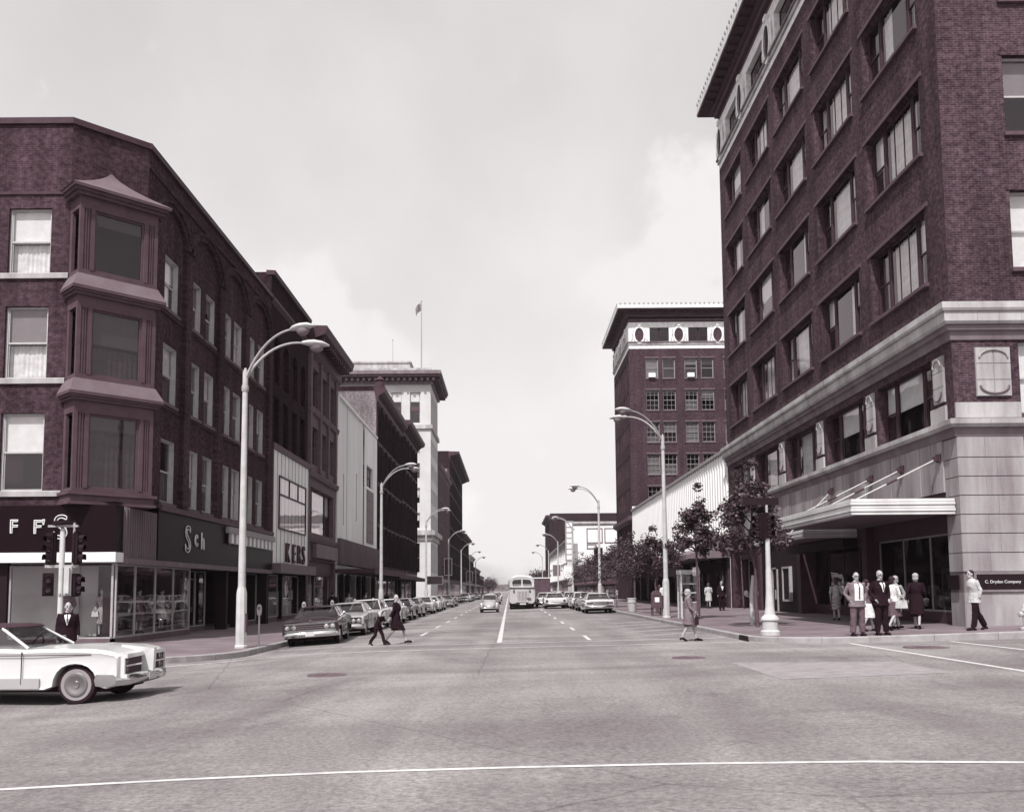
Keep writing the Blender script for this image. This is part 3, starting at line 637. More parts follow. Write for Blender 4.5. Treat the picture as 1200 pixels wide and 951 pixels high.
for a, b, c, d in ((1.68, 8.52, 5.58, 7.45), (1.68, 4.0, 7.55, 8.5), (4.08, 6.3, 7.55, 8.5), (6.38, 8.52, 7.55, 8.5)): obj('pane', MB().q((a, -.2, c), (b, -.2, c), (b, -.2, d), (a, -.2, d)), MATS['glass'], pw)
for t, u in zip("KERS", (3.2, 4.9, 6.2, 7.6)): f2.put('letter', letters(t, 1.65, 'trim_dark', 0, .06), None, u, 3.65, -.22)
f2.put('shop_fascia', MB().box(.2, W2 - .2, -.7, 0, 2.95, 3.5), 'panel_grey')
ends(B2, -32, XL, 51.62, 61.47, T2, 'brick_dark'); core(B2, -30, XL - 1.3, 52, 61, 3.6, 19)
def plain_shop(fac, u0, u1, z1, root, n=4, z0=.5, set_=.5, bright=.5, rr=None):
    """glazed ground floor with doors and a lit-by-day display behind"""
    rr = rr or random.Random(int(u0 * 10 + u1)); mid = u0 + (u1 - u0) * rr.uniform(.35, .6)
    glazed(fac, u0 + .2, mid - .7, z0, z1, max(1, n // 2), set_); glazed(fac, mid + .7, u1 - .2, z0, z1, max(1, n - n // 2), set_)
    fac.put('stall_riser', MB().box(u0 + .2, mid - .7, set_, set_ + .1, .1, z0 - .06).box(mid + .7, u1 - .2, set_, set_ + .1, .1, z0 - .06), 'stone_grey')
    fac.put('door', MB().box(mid - .5, mid - .4, set_ + 1, set_ + 1.06, .1, 2.4).box(mid + .4, mid + .5, set_ + 1, set_ + 1.06, .1, 2.4).box(mid - .5, mid + .5, set_ + 1, set_ + 1.06, 2.3, 2.4).box(mid - .4, mid + .4, set_ + 1, set_ + 1.06, .1, .35), 'paint_mid')
    fac.put('display', MB().box(u0 + .3, mid - .8, set_ + 1.2, set_ + 1.25, .3, z1 * rr.uniform(.5, .9)).box(mid + .9, u1 - .4, set_ + 1.2, set_ + 1.25, .3, z1 * rr.uniform(.4, .8)), 'room_pale' if rr.random() < bright else 'room_dark')
    for k in range(int((u1 - u0) * .9)):                      # goods on show
        u = u0 + .5 + rr.random() * (u1 - u0 - 1.2)
        if abs(u - mid) < .9: continue
        w_, h_ = rr.uniform(.2, .6), rr.uniform(.25, 1.1); z_ = z0 + rr.choice([0, 0, .5, .9])
        fac.put('display_item', MB().box(u, u + w_, set_ + .3, set_ + .5, z_, min(z_ + h_, z1 - .2)), rr.choice(['blind', 'curtain', 'paint_mid', 'panel_grey', 'paint_light']))
    fac.put('interior', MB().box(u0, u1, set_ + 3, set_ + 3.1, .1, z1).box(u0, u1, set_ + .1, set_ + 3, z1, z1 + .04).box(u0, u1, .05, set_ + 3, .08, .12), 'room_dark')
plain_shop(f2, .3, W2 - .3, 2.9, B2, 3, .5, .4, 1)

# ------------------------------------------------------------------ third left building: stone piers, wide windows, deep cornice
B3 = thing('cornice_building', 'grey stone three-bay building with a deep overhanging cornice', 'building', (-20, 66, G0))
f3 = Fac(B3, XL, 61.5, 90); W3 = 10.3; T3 = 19.3
us = [1.1 + k * 2.9 for k in range(3)]
ops = [(u, u + 2.3, 14.5, 17.3) for u in us] + [(u, u + 2.3, 10.6, 13.2) for u in us] + [(1.1, 9.2, 5.9, 9.0), (.5, W3 - .5, 0, 4.0)]
f3.put('wall', wall_mb(0, W3, 0, T3, ops, .5), 'stone_grey')
for u in us:
    for z, h in ((14.5, 2.8), (10.6, 2.6)): window(f3, u, z, 1.12, h, 'dh', 'paint_dark', .3, rblind(.7), None, 'glass_dark'); window(f3, u + 1.18, z, 1.12, h, 'dh', 'paint_dark', .3, None, None, 'glass_dark')
for u in (.2, 3.5, 6.4, 9.3): f3.put('pilaster', MB().box(u, u + .55, -.16, 0, 10.2, 18.0), 'stone_grey')
for z in (14.0, 9.6, 5.2): f3.put('string_course', moulding([(0, 0), (.16, .05), (.24, .3), (.24, .4), (0, .4)], -.02, W3 + .02), 'stone_grey', v=z)
f3.put('cornice', moulding([(0, 17.9), (.25, 18.2), (.35, 18.9), (1.15, 19.2), (1.25, 19.6), (1.25, 19.75), (-.3, 19.8)], -.1, W3 + .5), 'trim_dark')
for k in range(14): f3.put('modillion', MB().box(.2 + k * .75, .45 + k * .75, -1.0, -.3, 18.75, 19.0), 'trim_dark')
for k, (u, w) in enumerate(((1.1, 1.7), (2.85, 4.5), (7.4, 1.8))): window(f3, u, 5.9, w, 3.1, 'dh' if k != 1 else 'one', 'paint_dark', .3, (1.0, 'blind') if k == 1 else (.5, 'blind'), None)
f3.put('shop_sign', MB().box(1.6, 9.4, -.35, -.05, 4.2, 5.15), 'panel_grey')
plain_shop(f3, .5, W3 - .5, 3.7, B3, 4, .5, .4, 1); f3.put('transom_panel', MB().box(.5, W3 - .5, .2, .35, 3.0, 4.0), 'trim_dark')
ends(B3, -32, XL, 61.5, 71.8, T3, 'stone_grey'); core(B3, -30, XL - 1.3, 61.9, 71.4, 4.2, 18.5)

# ------------------------------------------------------------------ pale windowless store with canopy
B4 = thing('pale_store', 'pale smooth rendered store with narrow slit windows above a ribbed grey fascia', 'building', (-20, 82, G0))
f4 = Fac(B4, XL, 71.85, 90); W4 = 21.4; T4 = 17.2; cut = 13.2
ops = [(3.0, 3.5, 7.2, 11.4), (9.3, 9.8, 8.0, 12.2), (14.6, 18.6, 11.7, 13.7), (0, W4, 0, 4.0)]
f4.put('wall', wall_mb(0, cut, 0, T4, [o for o in ops if o[0] < cut], .3), 'stucco_pale'); f4.put('wall', wall_mb(cut, W4, 0, T4 - .1, [ops[2], ops[3]], .3, -.12), 'stucco_white')
f4.put('pilaster', MB().box(-.1, .5, -.12, 0, 4, T4), 'stucco_pale'); f4.put('joint', MB().box(4.6, 4.68, -.02, .0, 4, T4), 'paint_mid')
f4.put('coping', moulding([(-.3, 0), (.2, 0), (.2, .2), (-.3, .22)], -.05, W4), 'stucco_white', v=T4)
for u, z, h, w in ((3.0, 7.2, 4.2, .5), (9.3, 8.0, 4.2, .5), (14.6, 11.7, 2.0, 1.95), (16.65, 11.7, 2.0, 1.95)): window(f4, u, z, w, h, 'one' if w < 1 else 'dh', 'paint_dark', .12, None, None, 'glass_dark')
f4.put('window_panel', MB().box(14.6, 18.6, -.2, -.12, 6.4, 11.4), 'panel_grey')
for k in range(5): f4.put('panel_joint', MB().box(14.6, 18.6, -.215, -.2, 6.4 + k, 6.43 + k), 'trim_dark')
f4.put('ribbed_fascia', MB().box(0, W4, -.34, 0, 4.0, 6.0), 'panel_grey')
for k in range(42): f4.put('rib', MB().box(.1 + k * .507, .25 + k * .507, -.42, -.34, 4.0, 6.0), 'panel_grey')
f4.put('canopy', MB().box(-.1, W4 + .2, -3.0, 0, 3.3, 3.62).box(-.1, W4 + .2, -3.06, -3.0, 3.22, 3.72), 'awning_dark')
plain_shop(f4, .1, 10, 3.2, B4, 6, .4, .5, 1); plain_shop(f4, 10.2, W4, 3.2, B4, 6, .4, .5, 1)
for k in range(8): f4.put('column', MB().box(.2 + k * 2.9, .5 + k * 2.9, -.05, .3, 0, 3.3), 'black' if k % 3 else 'pole_grey')
ends(B4, -34, XL, 71.85, 93.25, T4, 'stucco_pale')

# ------------------------------------------------------------------ ornate dark brick pair
def ornate(name, label, y0, w, T, bays, wm, tm, cor=.9, side=-1, x=XL, canopy=True, g=G0, floors=4, shop=4.2, gm='glass_dark', fm='paint_dark', back=16, arch=.5, bal=True, label_g=None):
    """street building with piers, arched lights and a bracketed cornice"""
    rt = thing(name, label, 'building', (x + side * 7, y0 + w / 2, g), 0, label_g)
    f = Fac(rt, x, y0, 90) if side < 0 else Fac(rt, x, y0 + w, -90)
    bw = w / bays; fh = (T - 1.6 - shop) / floors
    ops = []
    for b in range(bays):
        for k in range(floors): ops.append((b * bw + bw * .22, b * bw + bw * .78, shop + .6 + k * fh, shop + k * fh + fh * .92, arch if k == floors - 1 else 0))
    f.put('wall', wall_mb(0, w, 0, T, ops + [(.3, w - .3, 0, shop - .6)], .4), wm)
    for o in ops:
        ww, hh = o[1] - o[0], o[3] - o[2] - o[4]; window(f, o[0], o[2], ww, hh, 'dh', fm, .25, rblind(.6), None, gm)
        if o[4]: window(f, o[0] + .12, o[3] - o[4], ww - .24, o[4] * .8, 'one', fm, .28, None, None, gm)
    for b in range(bays + 1): f.put('pier', MB().box(max(0, b * bw - .25), min(w, b * bw + .25), -.18, 0, shop, T - 1.5), wm)
    for k in range(floors): f.put('string_course', moulding([(0, 0), (.12, .05), (.2, .25), (0, .25)], 0, w), tm, v=shop + k * fh)
    f.put('cornice', moulding([(0, T - 1.6), (.2, T - 1.4), (.25, T - .9), (cor, T - .5), (cor + .08, T - .2), (cor + .08, T), (-.3, T + .05)], -.05, w + .05), tm)
    n = int(w / .9)
    if bal:
        for k in range(n): f.put('bracket', MB().prism([(-cor * .8, T - .62), (-.2, T - 1.3), (-.2, T - .62)], .2 + k * w / n, .42 + k * w / n, 'x'), tm)
    plain_shop(f, .3, w - .3, shop - .7, rt, max(2, bays), .5, .3, .6)
    f.put('shop_fascia', MB().box(.1, w - .1, -.15, 0, shop - .65, shop - .02), random.Random(y0).choice(['panel_grey', 'paint_mid', 'trim_dark']))
    if canopy: f.put('awning', MB().prism([(-2.4, shop - 1.05), (-2.4, shop - .8), (-.1, shop - .3), (-.1, shop - 1.0)], .2, w - .2, 'x'), 'awning_dark')
    xa, xb = (x - back, x) if side < 0 else (x, x + back)
    shell(rt, xa, xb, y0, y0 + w, 0, T - .02, wm, 'SN', T - .5)
    xc, xd = (xa + .4, x - 1.2) if side < 0 else (x + 1.2, xb - .4)
    core(rt, xc, xd, y0 + .4, y0 + w - .4, shop, T - 1)
    return rt, f
B5, f5 = ornate('ornate_brick_building', 'tall dark brick building with arched top windows, its bare side wall above the pale store', 93.4, 21.6, 22.6, 6, 'brick_dark', 'trim_dark', .8)
f5.put('finial', MB().lathe([(.5, 0), (.5, .5), (.35, .6), (.5, .8), (.2, 1.1), (.02, 1.2)], 10), 'trim_dark', .4, 22.6, -.3, 40)
B6, f6 = ornate('ornate_brick_building', 'dark brick building with projecting bay cornice beside the white tower', 115.1, 19.0, 23.2, 5, 'brick_dark', 'trim_dark', 1.2)
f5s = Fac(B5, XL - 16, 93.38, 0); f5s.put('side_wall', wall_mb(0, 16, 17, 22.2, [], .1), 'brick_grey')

# ------------------------------------------------------------------ white tower with cornice
BT = thing('white_tower', 'white stone office tower with deep dark cornice and flagpole roof', 'building', (-21, 166, G0))
ft = Fac(BT, XL - 16, 159.0, 0); fte = Fac(BT, XL, 159.0, 90); DT = 15.5
cu = [.9, 3.7, 6.4, 9.2, 12.4]; zz = [12.6 + k * 4.3 for k in range(4)]
ops = [(u, u + 1.75, z, z + 2.6) for u in cu for z in zz] + [(u, u + 1.75, 30.8, 36.2) for u in cu] + [(u, u + 1.75, 5, 10) for u in cu]
ft.put('wall', wall_mb(0, 16, 0, 37.6, ops, .35), 'tower_white')
for u in cu:
    for z in zz: window(ft, u, z, 1.75, 2.6, 'dh', 'paint_mid', .2, rblind(.2), None)
    window(ft, u, 30.8, 1.75, 5.4, 'dh', 'paint_mid', .2, (.3, 'blind'), None); window(ft, u, 5, 1.75, 5, 'dh', 'paint_mid', .2, None, None, 'glass_dark')
    ft.put('spandrel', MB().box(u + .1, u + 1.65, .1, .2, 32.9, 33.7), 'trim_mid')
eu = [1.0 + k * 2.4 for k in range(6)]; ops = [(u, u + 1.5, z, z + 2.6) for u in eu for z in zz] + [(u, u + 1.5, 30.8, 36.2) for u in eu] + [(u, u + 1.5, 5, 10) for u in eu]
fte.put('wall', wall_mb(0, DT, 0, 37.6, ops, .35), 'tower_white')
for u in eu:
    for z in zz: window(fte, u, z, 1.5, 2.6, 'dh', 'paint_mid', .2, None, None, 'glass_dark')
    window(fte, u, 30.8, 1.5, 5.4, 'dh', 'paint_mid', .2, None, None, 'glass_dark'); window(fte, u, 5, 1.5, 5, 'dh', 'paint_mid', .2, None, None, 'glass_dark')
rl = BT.location
def band(z0, z1, out, mt, x0=XL - 16, x1=XL, y0=159.0, y1=174.5, root=None, name='cornice'):
    root = root or BT; rl = root.location
    return obj(name, MB().box(x0 - out - rl.x, x1 + out - rl.x, y0 - out - rl.y, y1 + out - rl.y, z0, z1), MATS[mt], root)
band(29.6, 30.3, .35, 'limestone', name='belt_course'); band(11.2, 12.0, .8, 'limestone', name='belt_course'); band(10.4, 11.2, .3, 'limestone', name='frieze'); band(37.4, 38.0, .4, 'limestone_dark')
band(38.0, 38.5, .8, 'trim_dark'); band(38.9, 39.5, 1.9, 'limestone_dark'); band(38.5, 38.9, 1.7, 'trim_dark'); band(39.5, 40.3, .1, 'limestone', name='parapet')
for k in range(18): ft.put('modillion', MB().box(-.6 + k * 1.0, -.2 + k * 1.0, -1.5, -.3, 37.95, 38.5), 'trim_dark')
for k in range(18): fte.put('modillion', MB().box(-.6 + k * .95, -.2 + k * .95, -1.5, -.3, 37.95, 38.5), 'trim_dark')
obj('penthouse', MB().box(XL - 15 - rl.x, XL - 4 - rl.x, 163 - rl.y, 171 - rl.y, 40.2, 42.2).box(XL - 15.2 - rl.x, XL - 3.8 - rl.x, 162.8 - rl.y, 171.2 - rl.y, 42.2, 42.5), MATS['limestone'], BT)
shell(BT, XL - 16, XL, 159.0, 174.5, 0, 38, 'tower_white', 'WN', 39); core(BT, XL - 14.8, XL - 1.2, 160.2, 173.8, 5, 37)
fp = thing('flagpole', 'tall thin flagpole on the roof of the white tower', 'flagpole', (-15.2, 161, 40.3))
obj('pole', MB().tube([(0, 0, 0), (0, 0, 12.6)], [.14, .07], 8), MATS['pole_grey'], fp, smooth=50); obj('finial', MB().ell((0, 0, 12.7), (.16, .16, .16)), MATS['pole_white'], fp, smooth=60); obj('base', MB().lathe([(.4, 0), (.35, .3), (.16, .5)], 10), MATS['pole_grey'], fp)
fl = MB(); n = 9
for i in range(n):
    a, b = i / n, (i + 1) / n; w_ = lambda t: (-.08 - 1.0 * t, .22 * math.sin(t * 7), -1.1 * t ** 1.6)
    p, q = w_(a), w_(b); fl.q((p[0], p[1], 12.4 + p[2]), (q[0], q[1], 12.4 + q[2]), (q[0] * .9, q[1] + .1, 11.0 + q[2]), (p[0] * .9, p[1] + .1, 11.0 + p[2]))
mat('flag', .2, .8, .6, 3); tag(obj('flag', fl, MATS['flag'], loc=(-15.2, 161, 40.3)), 'drooping flag flying from the pole above the white tower', 'flag')
an = thing('antenna', 'slim antenna mast rising in front of the white tower cornice', 'antenna', (-20.5, 163, 40.3)); obj('mast', MB().tube([(0, 0, 0), (0, 0, 6.2)], [.07, .04], 6), MATS['pole_grey'], an); obj('tip', MB().ell((0, 0, 6.25), (.13, .13, .13)), MATS['pole_grey'], an)

# far left row
B7, f7 = ornate('shop_building', 'stone fronted building with arched gable past the white tower', 175.0, 33, 26.0, 8, 'stone_grey', 'stone_grey', .6, canopy=False)
f7.put('gable', MB().prism([(6 * math.cos(math.pi * i / 10) + 26, 25.8 + 2.4 * math.sin(math.pi * i / 10)) for i in range(11)], -.3, .4, 'y'), 'stone_grey')
B8, f8 = ornate('dark_tower_building', 'tall narrow dark brick building with heavy flared cornice', 208.5, 55, 33.2, 12, 'brick_dark', 'trim_dark', 2.2, canopy=False, floors=7)
B9, f9 = ornate('shop_building', 'low dark three-storey shop building beyond the tall dark one', 265, 40, 18.0, 9, 'brick_dark', 'trim_dark', 1.2, canopy=False, floors=3)
B10, f10 = ornate('shop_building', 'small brick shop building with pale trim far down the street', 306, 40, 13.5, 8, 'brick_far', 'limestone', .8, canopy=False, floors=2)
B11, f11 = ornate('shop_building', 'low plain brick row at the far end of the street past the pale-trimmed shops', 348, 70, 10.5, 12, 'brick_far', 'trim_mid', .6, canopy=False, floors=1)
# ------------------------------------------------------------------ right office building
XR = 14.4; YR = 29.6; YE = 60.6; GR = .62
OB = thing('office_building', 'tall dark brick corner office building with ornate frieze and overhanging eaves', 'building', (24, 45, GR))
fw = Fac(OB, XR, YE, -90); LW = YE - YR            # main street face, u = YE - y
fn = Fac(OB, XR, YR, 0); LN = 22                   # cross street face
cols = [YE - y for y in (59.15, 53.75, 47.85, 41.8, 35.85)]; cw = [4.05, 4.7, 4.75, 4.7, 4.8]
rows = [(12.27, 2.6), (16.87, 2.65), (21.5, 2.6), (26.05, 2.6)]
ops = [(u, u + w, z, z + h) for u, w in zip(cols, cw) for z, h in rows]
ops2 = [(u + .1, u + w - .1, 7.35, 9.55) for u, w in zip(cols, cw)]
fw.put('wall', wall_mb(0, LW, 11.0, 30.0, ops, .45), 'brick_office')
nc = [2.15, 7.6, 13.0, 18.0]; nw = 2.1
fn.put('wall', wall_mb(0, LN, 11.0, 30.0, [(u, u + nw, z, z + h) for u in nc for z, h in rows], .45), 'brick_office')
def triple(fac, u, z, w, h, fm='paint_dark', cw_=.46):
    a = w * .25 - .08; r = WR.random(); q = WR.random()
    window(fac, u + .02, z, a, h, 'dh', fm, .26, (.5, 'blind') if q < .15 else None, (.02, .97, 'curtain_dim') if q > .8 else None, strip=q > .4)
    window(fac, u + .02 + a + .06, z, w - 2 * a - .16, h, 'mull' if r < .35 else 'one', fm, .26, (WR.choice([.3, .5, .8]), 'blind') if r > .8 else None, (.02, .97, 'curtain') if r < .62 else None, strip=.62 < r < .8)
    window(fac, u + w - a - .02, z, a, h, 'dh', fm, .26, (.5, 'blind') if q > .7 else None, (.02, .97, 'curtain') if .2 < q < .5 else None, strip=q > .5)
for u, w in zip(cols, cw):
    for z, h in rows:
        triple(fw, u, z, w, h)
        fw.put('window_sill', MB().prism([(-.14, -.16), (.25, -.16), (.25, 0), (-.14, -.04)], u - .1, u + w + .1, 'x'), 'trim_mid', v=z)
        fw.put('lintel', MB().box(u - .25, u + w + .25, -.05, .05, 0, .16), 'trim_mid', v=z + h)
for i, u in enumerate(nc):
    for j, (z, h) in enumerate(rows):
        window(fn, u, z, nw, h, 'dh', 'paint_light', .2, (1.0, 'blind') if (i, j) == (0, 0) else (.5, 'blind_mid') if i == 0 else rblind(.1), None, sill=(.16, .12, 'trim_mid', .08), head=(.14, .03, 'brick_office', .1))
# stringcourse ledge between shop storeys and brick shaft, running round the corner
LP = [(0, 9.85), (.10, 9.85), (.12, 10.15), (.30, 10.25), (.34, 10.45), (.55, 10.55), (.58, 10.72), (.42, 10.78), (.40, 10.98), (-.1, 11.05)]
def round_corner(name, prof, mt, n, t=0):
    """mouldings in short lengths along both faces, mitred at the corner"""
    L_ = LW / n
    for k in range(n):
        a, b = k * L_, (k + 1) * L_ - .008
        ra = [(a, -o, z) for o, z in prof]; rb = [((b if k < n - 1 else LW + o), -o, z) for o, z in prof]
        fw.put(name, MB().loft([ra, rb]), mt)
    n2 = int(LN / L_)
    for k in range(n2):
        a, b = k * LN / n2, (k + 1) * LN / n2 - .008
        fn.put(name, MB().loft([[((a if k else -o), -o, z) for o, z in prof], [(b, -o, z) for o, z in prof]]), mt)
round_corner('ledge_stone', [(0, 10.72), (.42, 10.72), (.46, 10.8), (.46, 11.0), (.1, 11.08), (0, 11.08)], 'limestone', 22)
round_corner('ledge_stone', [(0, 10.32), (.30, 10.32), (.36, 10.4), (.36, 10.715), (0, 10.715)], 'limestone', 44)
round_corner('ledge_band', [(0, 9.85), (.06, 9.85), (.10, 10.1), (.2, 10.15), (.22, 10.3), (0, 10.3)], 'limestone_dark', 10)
# second storey
fw.put('wall', wall_mb(0, LW, 7.3, 9.85, ops2, .5), 'brick_office')
fn.put('wall', wall_mb(0, LN, 7.3, 9.85, [(u, u + nw, 7.45, 9.8) for u in nc], .45), 'brick_office')
for u, w in zip(cols, cw): triple(fw, u + .1, 7.35, w - .2, 2.2)
for u in nc: window(fn, u, 7.45, nw, 2.35, 'dh', 'paint_light', .15, (1.0, 'blind'), None)
def cartouche(fac, u, w, z0, z1):
    o = fac.put('cartouche', MB().box(u, u + w, -.06, 0, z0, z1), 'limestone'); h = z1 - z0
    nu = 1 if w < .9 else 2
    for i in range(nu):
        for j in range(3): obj('stone_block', MB().box(u + w * i / nu + .012, u + w * (i + 1) / nu - .012, -.085, -.06, z0 + h * j / 3 + .012, z0 + h * (j + 1) / 3 - .012), MATS['limestone'], o)
    for s in (1, -1):
        zc = z1 - .3 if s > 0 else z0 + .3
        obj('scroll', MB().tube([(u + w / 2 + (w / 2 - .1) * math.cos(t), -.11, zc + s * .26 * (math.sin(t)) * (1 if s > 0 else 1) - s * .04) for t in [math.pi * i / 10 for i in range(11)]], .035, 5), MATS['limestone_dark' if s < 0 else 'limestone'], o)
cartouche(fn, .72, 1.12, 8.0, 9.6)
for y in (30.15, 36.0, 42.0, 48.0, 53.95): cartouche(fw, YE - y - .72, .72, 7.95, 9.5); fw.put('pier_base', MB().box(YE - y - 1.0, YE - y + .05, -.08, 0, 7.3, 7.82), 'limestone')
fn.put('pier_base', MB().box(0.0, 2.1, -.08, 0, 7.3, 7.8), 'limestone')
fw.put('vine', MB().box(0, .01, 0, .01, 0, .01), 'brick_dark') if False else None
round_corner('sill_stone', [(0, 6.98), (.22, 6.98), (.30, 7.08), (.30, 7.24), (0, 7.3)], 'limestone', 32)
round_corner('sill_band', [(0, 6.7), (.05, 6.7), (.1, 6.9), (.16, 6.97), (0, 6.97)], 'limestone_dark', 10)
# slab frieze over the shops
n = 36
for k in range(n):
    a = k * (LW - .9) / n; fw.put('stone_panel', MB().box(a + .022, a + (LW - .9) / n - .022, -.05 - .012 * (k % 3 == 0), .2, 5.0, 6.69), 'limestone_base')
fw.put('backing', MB().box(0, LW - .02, .02, .3, 4.4, 6.9), 'trim_dark'); fn.put('backing', MB().box(.03, LN, .04, .3, .1, 6.9), 'limestone_dark')
# ashlar corner pier
zc = [.55, 1.72, 2.36] + [2.36 + .61 * k for k in range(1, 7)] + [6.69]
for k, (a, b) in enumerate(zip(zc, zc[1:])):
    if k == 1: continue
    nb = 1 if k == 0 else 2
    for j in range(nb):
        off = .18 * ((k % 2) * 2 - 1) if nb > 1 else 0; mid = 1.05 + off
        u0, u1 = (0, 2.12) if nb == 1 else ((0, mid) if j == 0 else (mid, 2.12))
        # the first block turns the corner
        m = MB()
        if j == 0: m.prism([(0.0, 0.95), (0.0, .04), (.04, 0), (u1 - .004, 0), (u1 - .004, .12), (.14, .12), (.14, .95)], a + .014, b - .014, 'z')
        else: m.box(u0 + .004, u1, 0, .12, a + .014, b - .014)
        fn.put('stone_block', m, 'limestone_base', w=-.07)
fn.put('pier_core', MB().box(.02, 2.1, .0, .9, .3, 6.7), 'limestone_dark')
pl = fn.put('plaque', MB().box(.35, 1.95, -.1, .0, 1.76, 2.32).box(.28, 2.02, -.13, -.02, 2.28, 2.36).box(.28, 2.02, -.13, -.02, 1.72, 1.79).box(.28, .36, -.13, -.02, 1.79, 2.28).box(1.94, 2.02, -.13, -.02, 1.79, 2.28), 'limestone_dark')
obj('name_plate', MB().box(.37, 1.93, -.115, -.1, 1.8, 2.27), MATS['black'], pl)
obj('lettering', letters('C. Dryden Company', .135, 'neon', 0, .004), None, pl, (.62, -.12, 2.0))
fw.put('plaque', MB().box(LW - .85, LW - .1, -.1, -.07, 1.8, 2.27), 'black')
# cross street shopfront beyond the pier: louvre and dark doorway
fn.put('louvre', MB().box(2.15, 4.4, .05, .15, 4.6, 5.9), 'trim_dark')
for k in range(9): fn.put('louvre_slat', MB().box(2.2, 4.35, -.02, .05, 4.66 + k * .14, 4.73 + k * .14), 'paint_mid')
fn.put('awning', MB().prism([(-1.3, 3.6), (-1.3, 3.75), (0, 4.5), (0, 3.7)], 2.2, 8, 'x'), 'awning_dark')
fn.put('shop_opening', MB().box(2.3, 8, -.01, .03, .6, 3.6), 'black_glass')
for u in (8.2, 13.4, 18.8): fn.put('pier', MB().box(u, u + 2, -.1, .05, .5, 6.69), 'limestone')
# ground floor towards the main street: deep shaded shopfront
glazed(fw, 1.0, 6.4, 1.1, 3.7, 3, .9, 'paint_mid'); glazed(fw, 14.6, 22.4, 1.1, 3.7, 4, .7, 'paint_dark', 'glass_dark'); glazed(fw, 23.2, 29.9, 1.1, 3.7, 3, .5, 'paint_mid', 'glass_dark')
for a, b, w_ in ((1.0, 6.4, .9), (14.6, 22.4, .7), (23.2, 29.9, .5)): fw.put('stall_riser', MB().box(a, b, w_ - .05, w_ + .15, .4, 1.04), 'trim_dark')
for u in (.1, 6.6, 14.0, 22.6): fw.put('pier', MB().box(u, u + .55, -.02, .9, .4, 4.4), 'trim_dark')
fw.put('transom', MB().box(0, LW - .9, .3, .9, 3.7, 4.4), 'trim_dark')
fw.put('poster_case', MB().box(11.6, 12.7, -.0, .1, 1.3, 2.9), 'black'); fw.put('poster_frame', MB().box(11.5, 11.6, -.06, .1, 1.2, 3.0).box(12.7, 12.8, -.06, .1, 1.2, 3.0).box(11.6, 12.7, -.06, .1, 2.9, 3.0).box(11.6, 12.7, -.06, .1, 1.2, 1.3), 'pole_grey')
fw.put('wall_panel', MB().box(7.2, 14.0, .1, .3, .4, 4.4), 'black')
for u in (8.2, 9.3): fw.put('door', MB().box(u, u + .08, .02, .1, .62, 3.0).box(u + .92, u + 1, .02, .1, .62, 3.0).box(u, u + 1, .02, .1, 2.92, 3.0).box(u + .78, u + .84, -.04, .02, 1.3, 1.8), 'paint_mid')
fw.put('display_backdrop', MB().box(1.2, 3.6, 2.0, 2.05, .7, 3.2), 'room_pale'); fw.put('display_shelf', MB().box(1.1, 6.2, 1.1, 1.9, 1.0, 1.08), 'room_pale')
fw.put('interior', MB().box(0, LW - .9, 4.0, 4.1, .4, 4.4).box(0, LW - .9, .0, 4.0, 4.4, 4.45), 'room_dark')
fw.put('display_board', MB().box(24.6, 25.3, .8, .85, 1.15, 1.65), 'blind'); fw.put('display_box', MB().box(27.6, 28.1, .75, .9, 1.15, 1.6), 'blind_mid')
# canopies hung on rods
def canopy(u0, u1, out, z0, z1, soffit):
    c = fw.put('canopy', MB().box(u0, u1, -out, -.04, z0 + .05, z1 - .05), soffit)
    nst = 5; hh = (z1 - z0) / nst
    for k in range(nst):
        p = .03 + .035 * (k % 2)
        obj('canopy_rib', MB().box(u0 - p, u1 + p, -out - p, -out + .2, z0 + k * hh + .008, z0 + (k + 1) * hh - .008).box(u1 - .2, u1 + p, -out + .2, -.04, z0 + k * hh + .008, z0 + (k + 1) * hh - .008), MATS['canopy_white'], c)
    return c
canopy(22.5, 30.75, 3.35, 4.22, 4.74, 'panel_grey')
canopy(14.6, 22.2, 2.2, 3.95, 4.3, 'panel_grey')
fw.put('canopy_beam', MB().box(14.6, 22.2, -.6, -.02, 3.55, 3.9), 'black')
for u in (29.9, 27.0, 24.1, 19.6):
    p0 = Vector((u, -.1, 6.15)); p1 = Vector((u - .3, -2.9, 4.76)) if u > 22.4 else Vector((u - .3, -1.9, 4.32))
    o = fw.put('rod', MB().tube([p0, p1], .028, 6), 'pole_white'); obj('anchor', MB().box(u - .12, u + .12, -.14, -.04, 6.02, 6.28).box(u - .05, u + .05, -.26, -.1, 6.05, 6.2), MATS['trim_dark'], o); obj('turnbuckle', MB().tube([p0.lerp(p1, .48), p0.lerp(p1, .60)], .05, 6), MATS['trim_dark'], o)
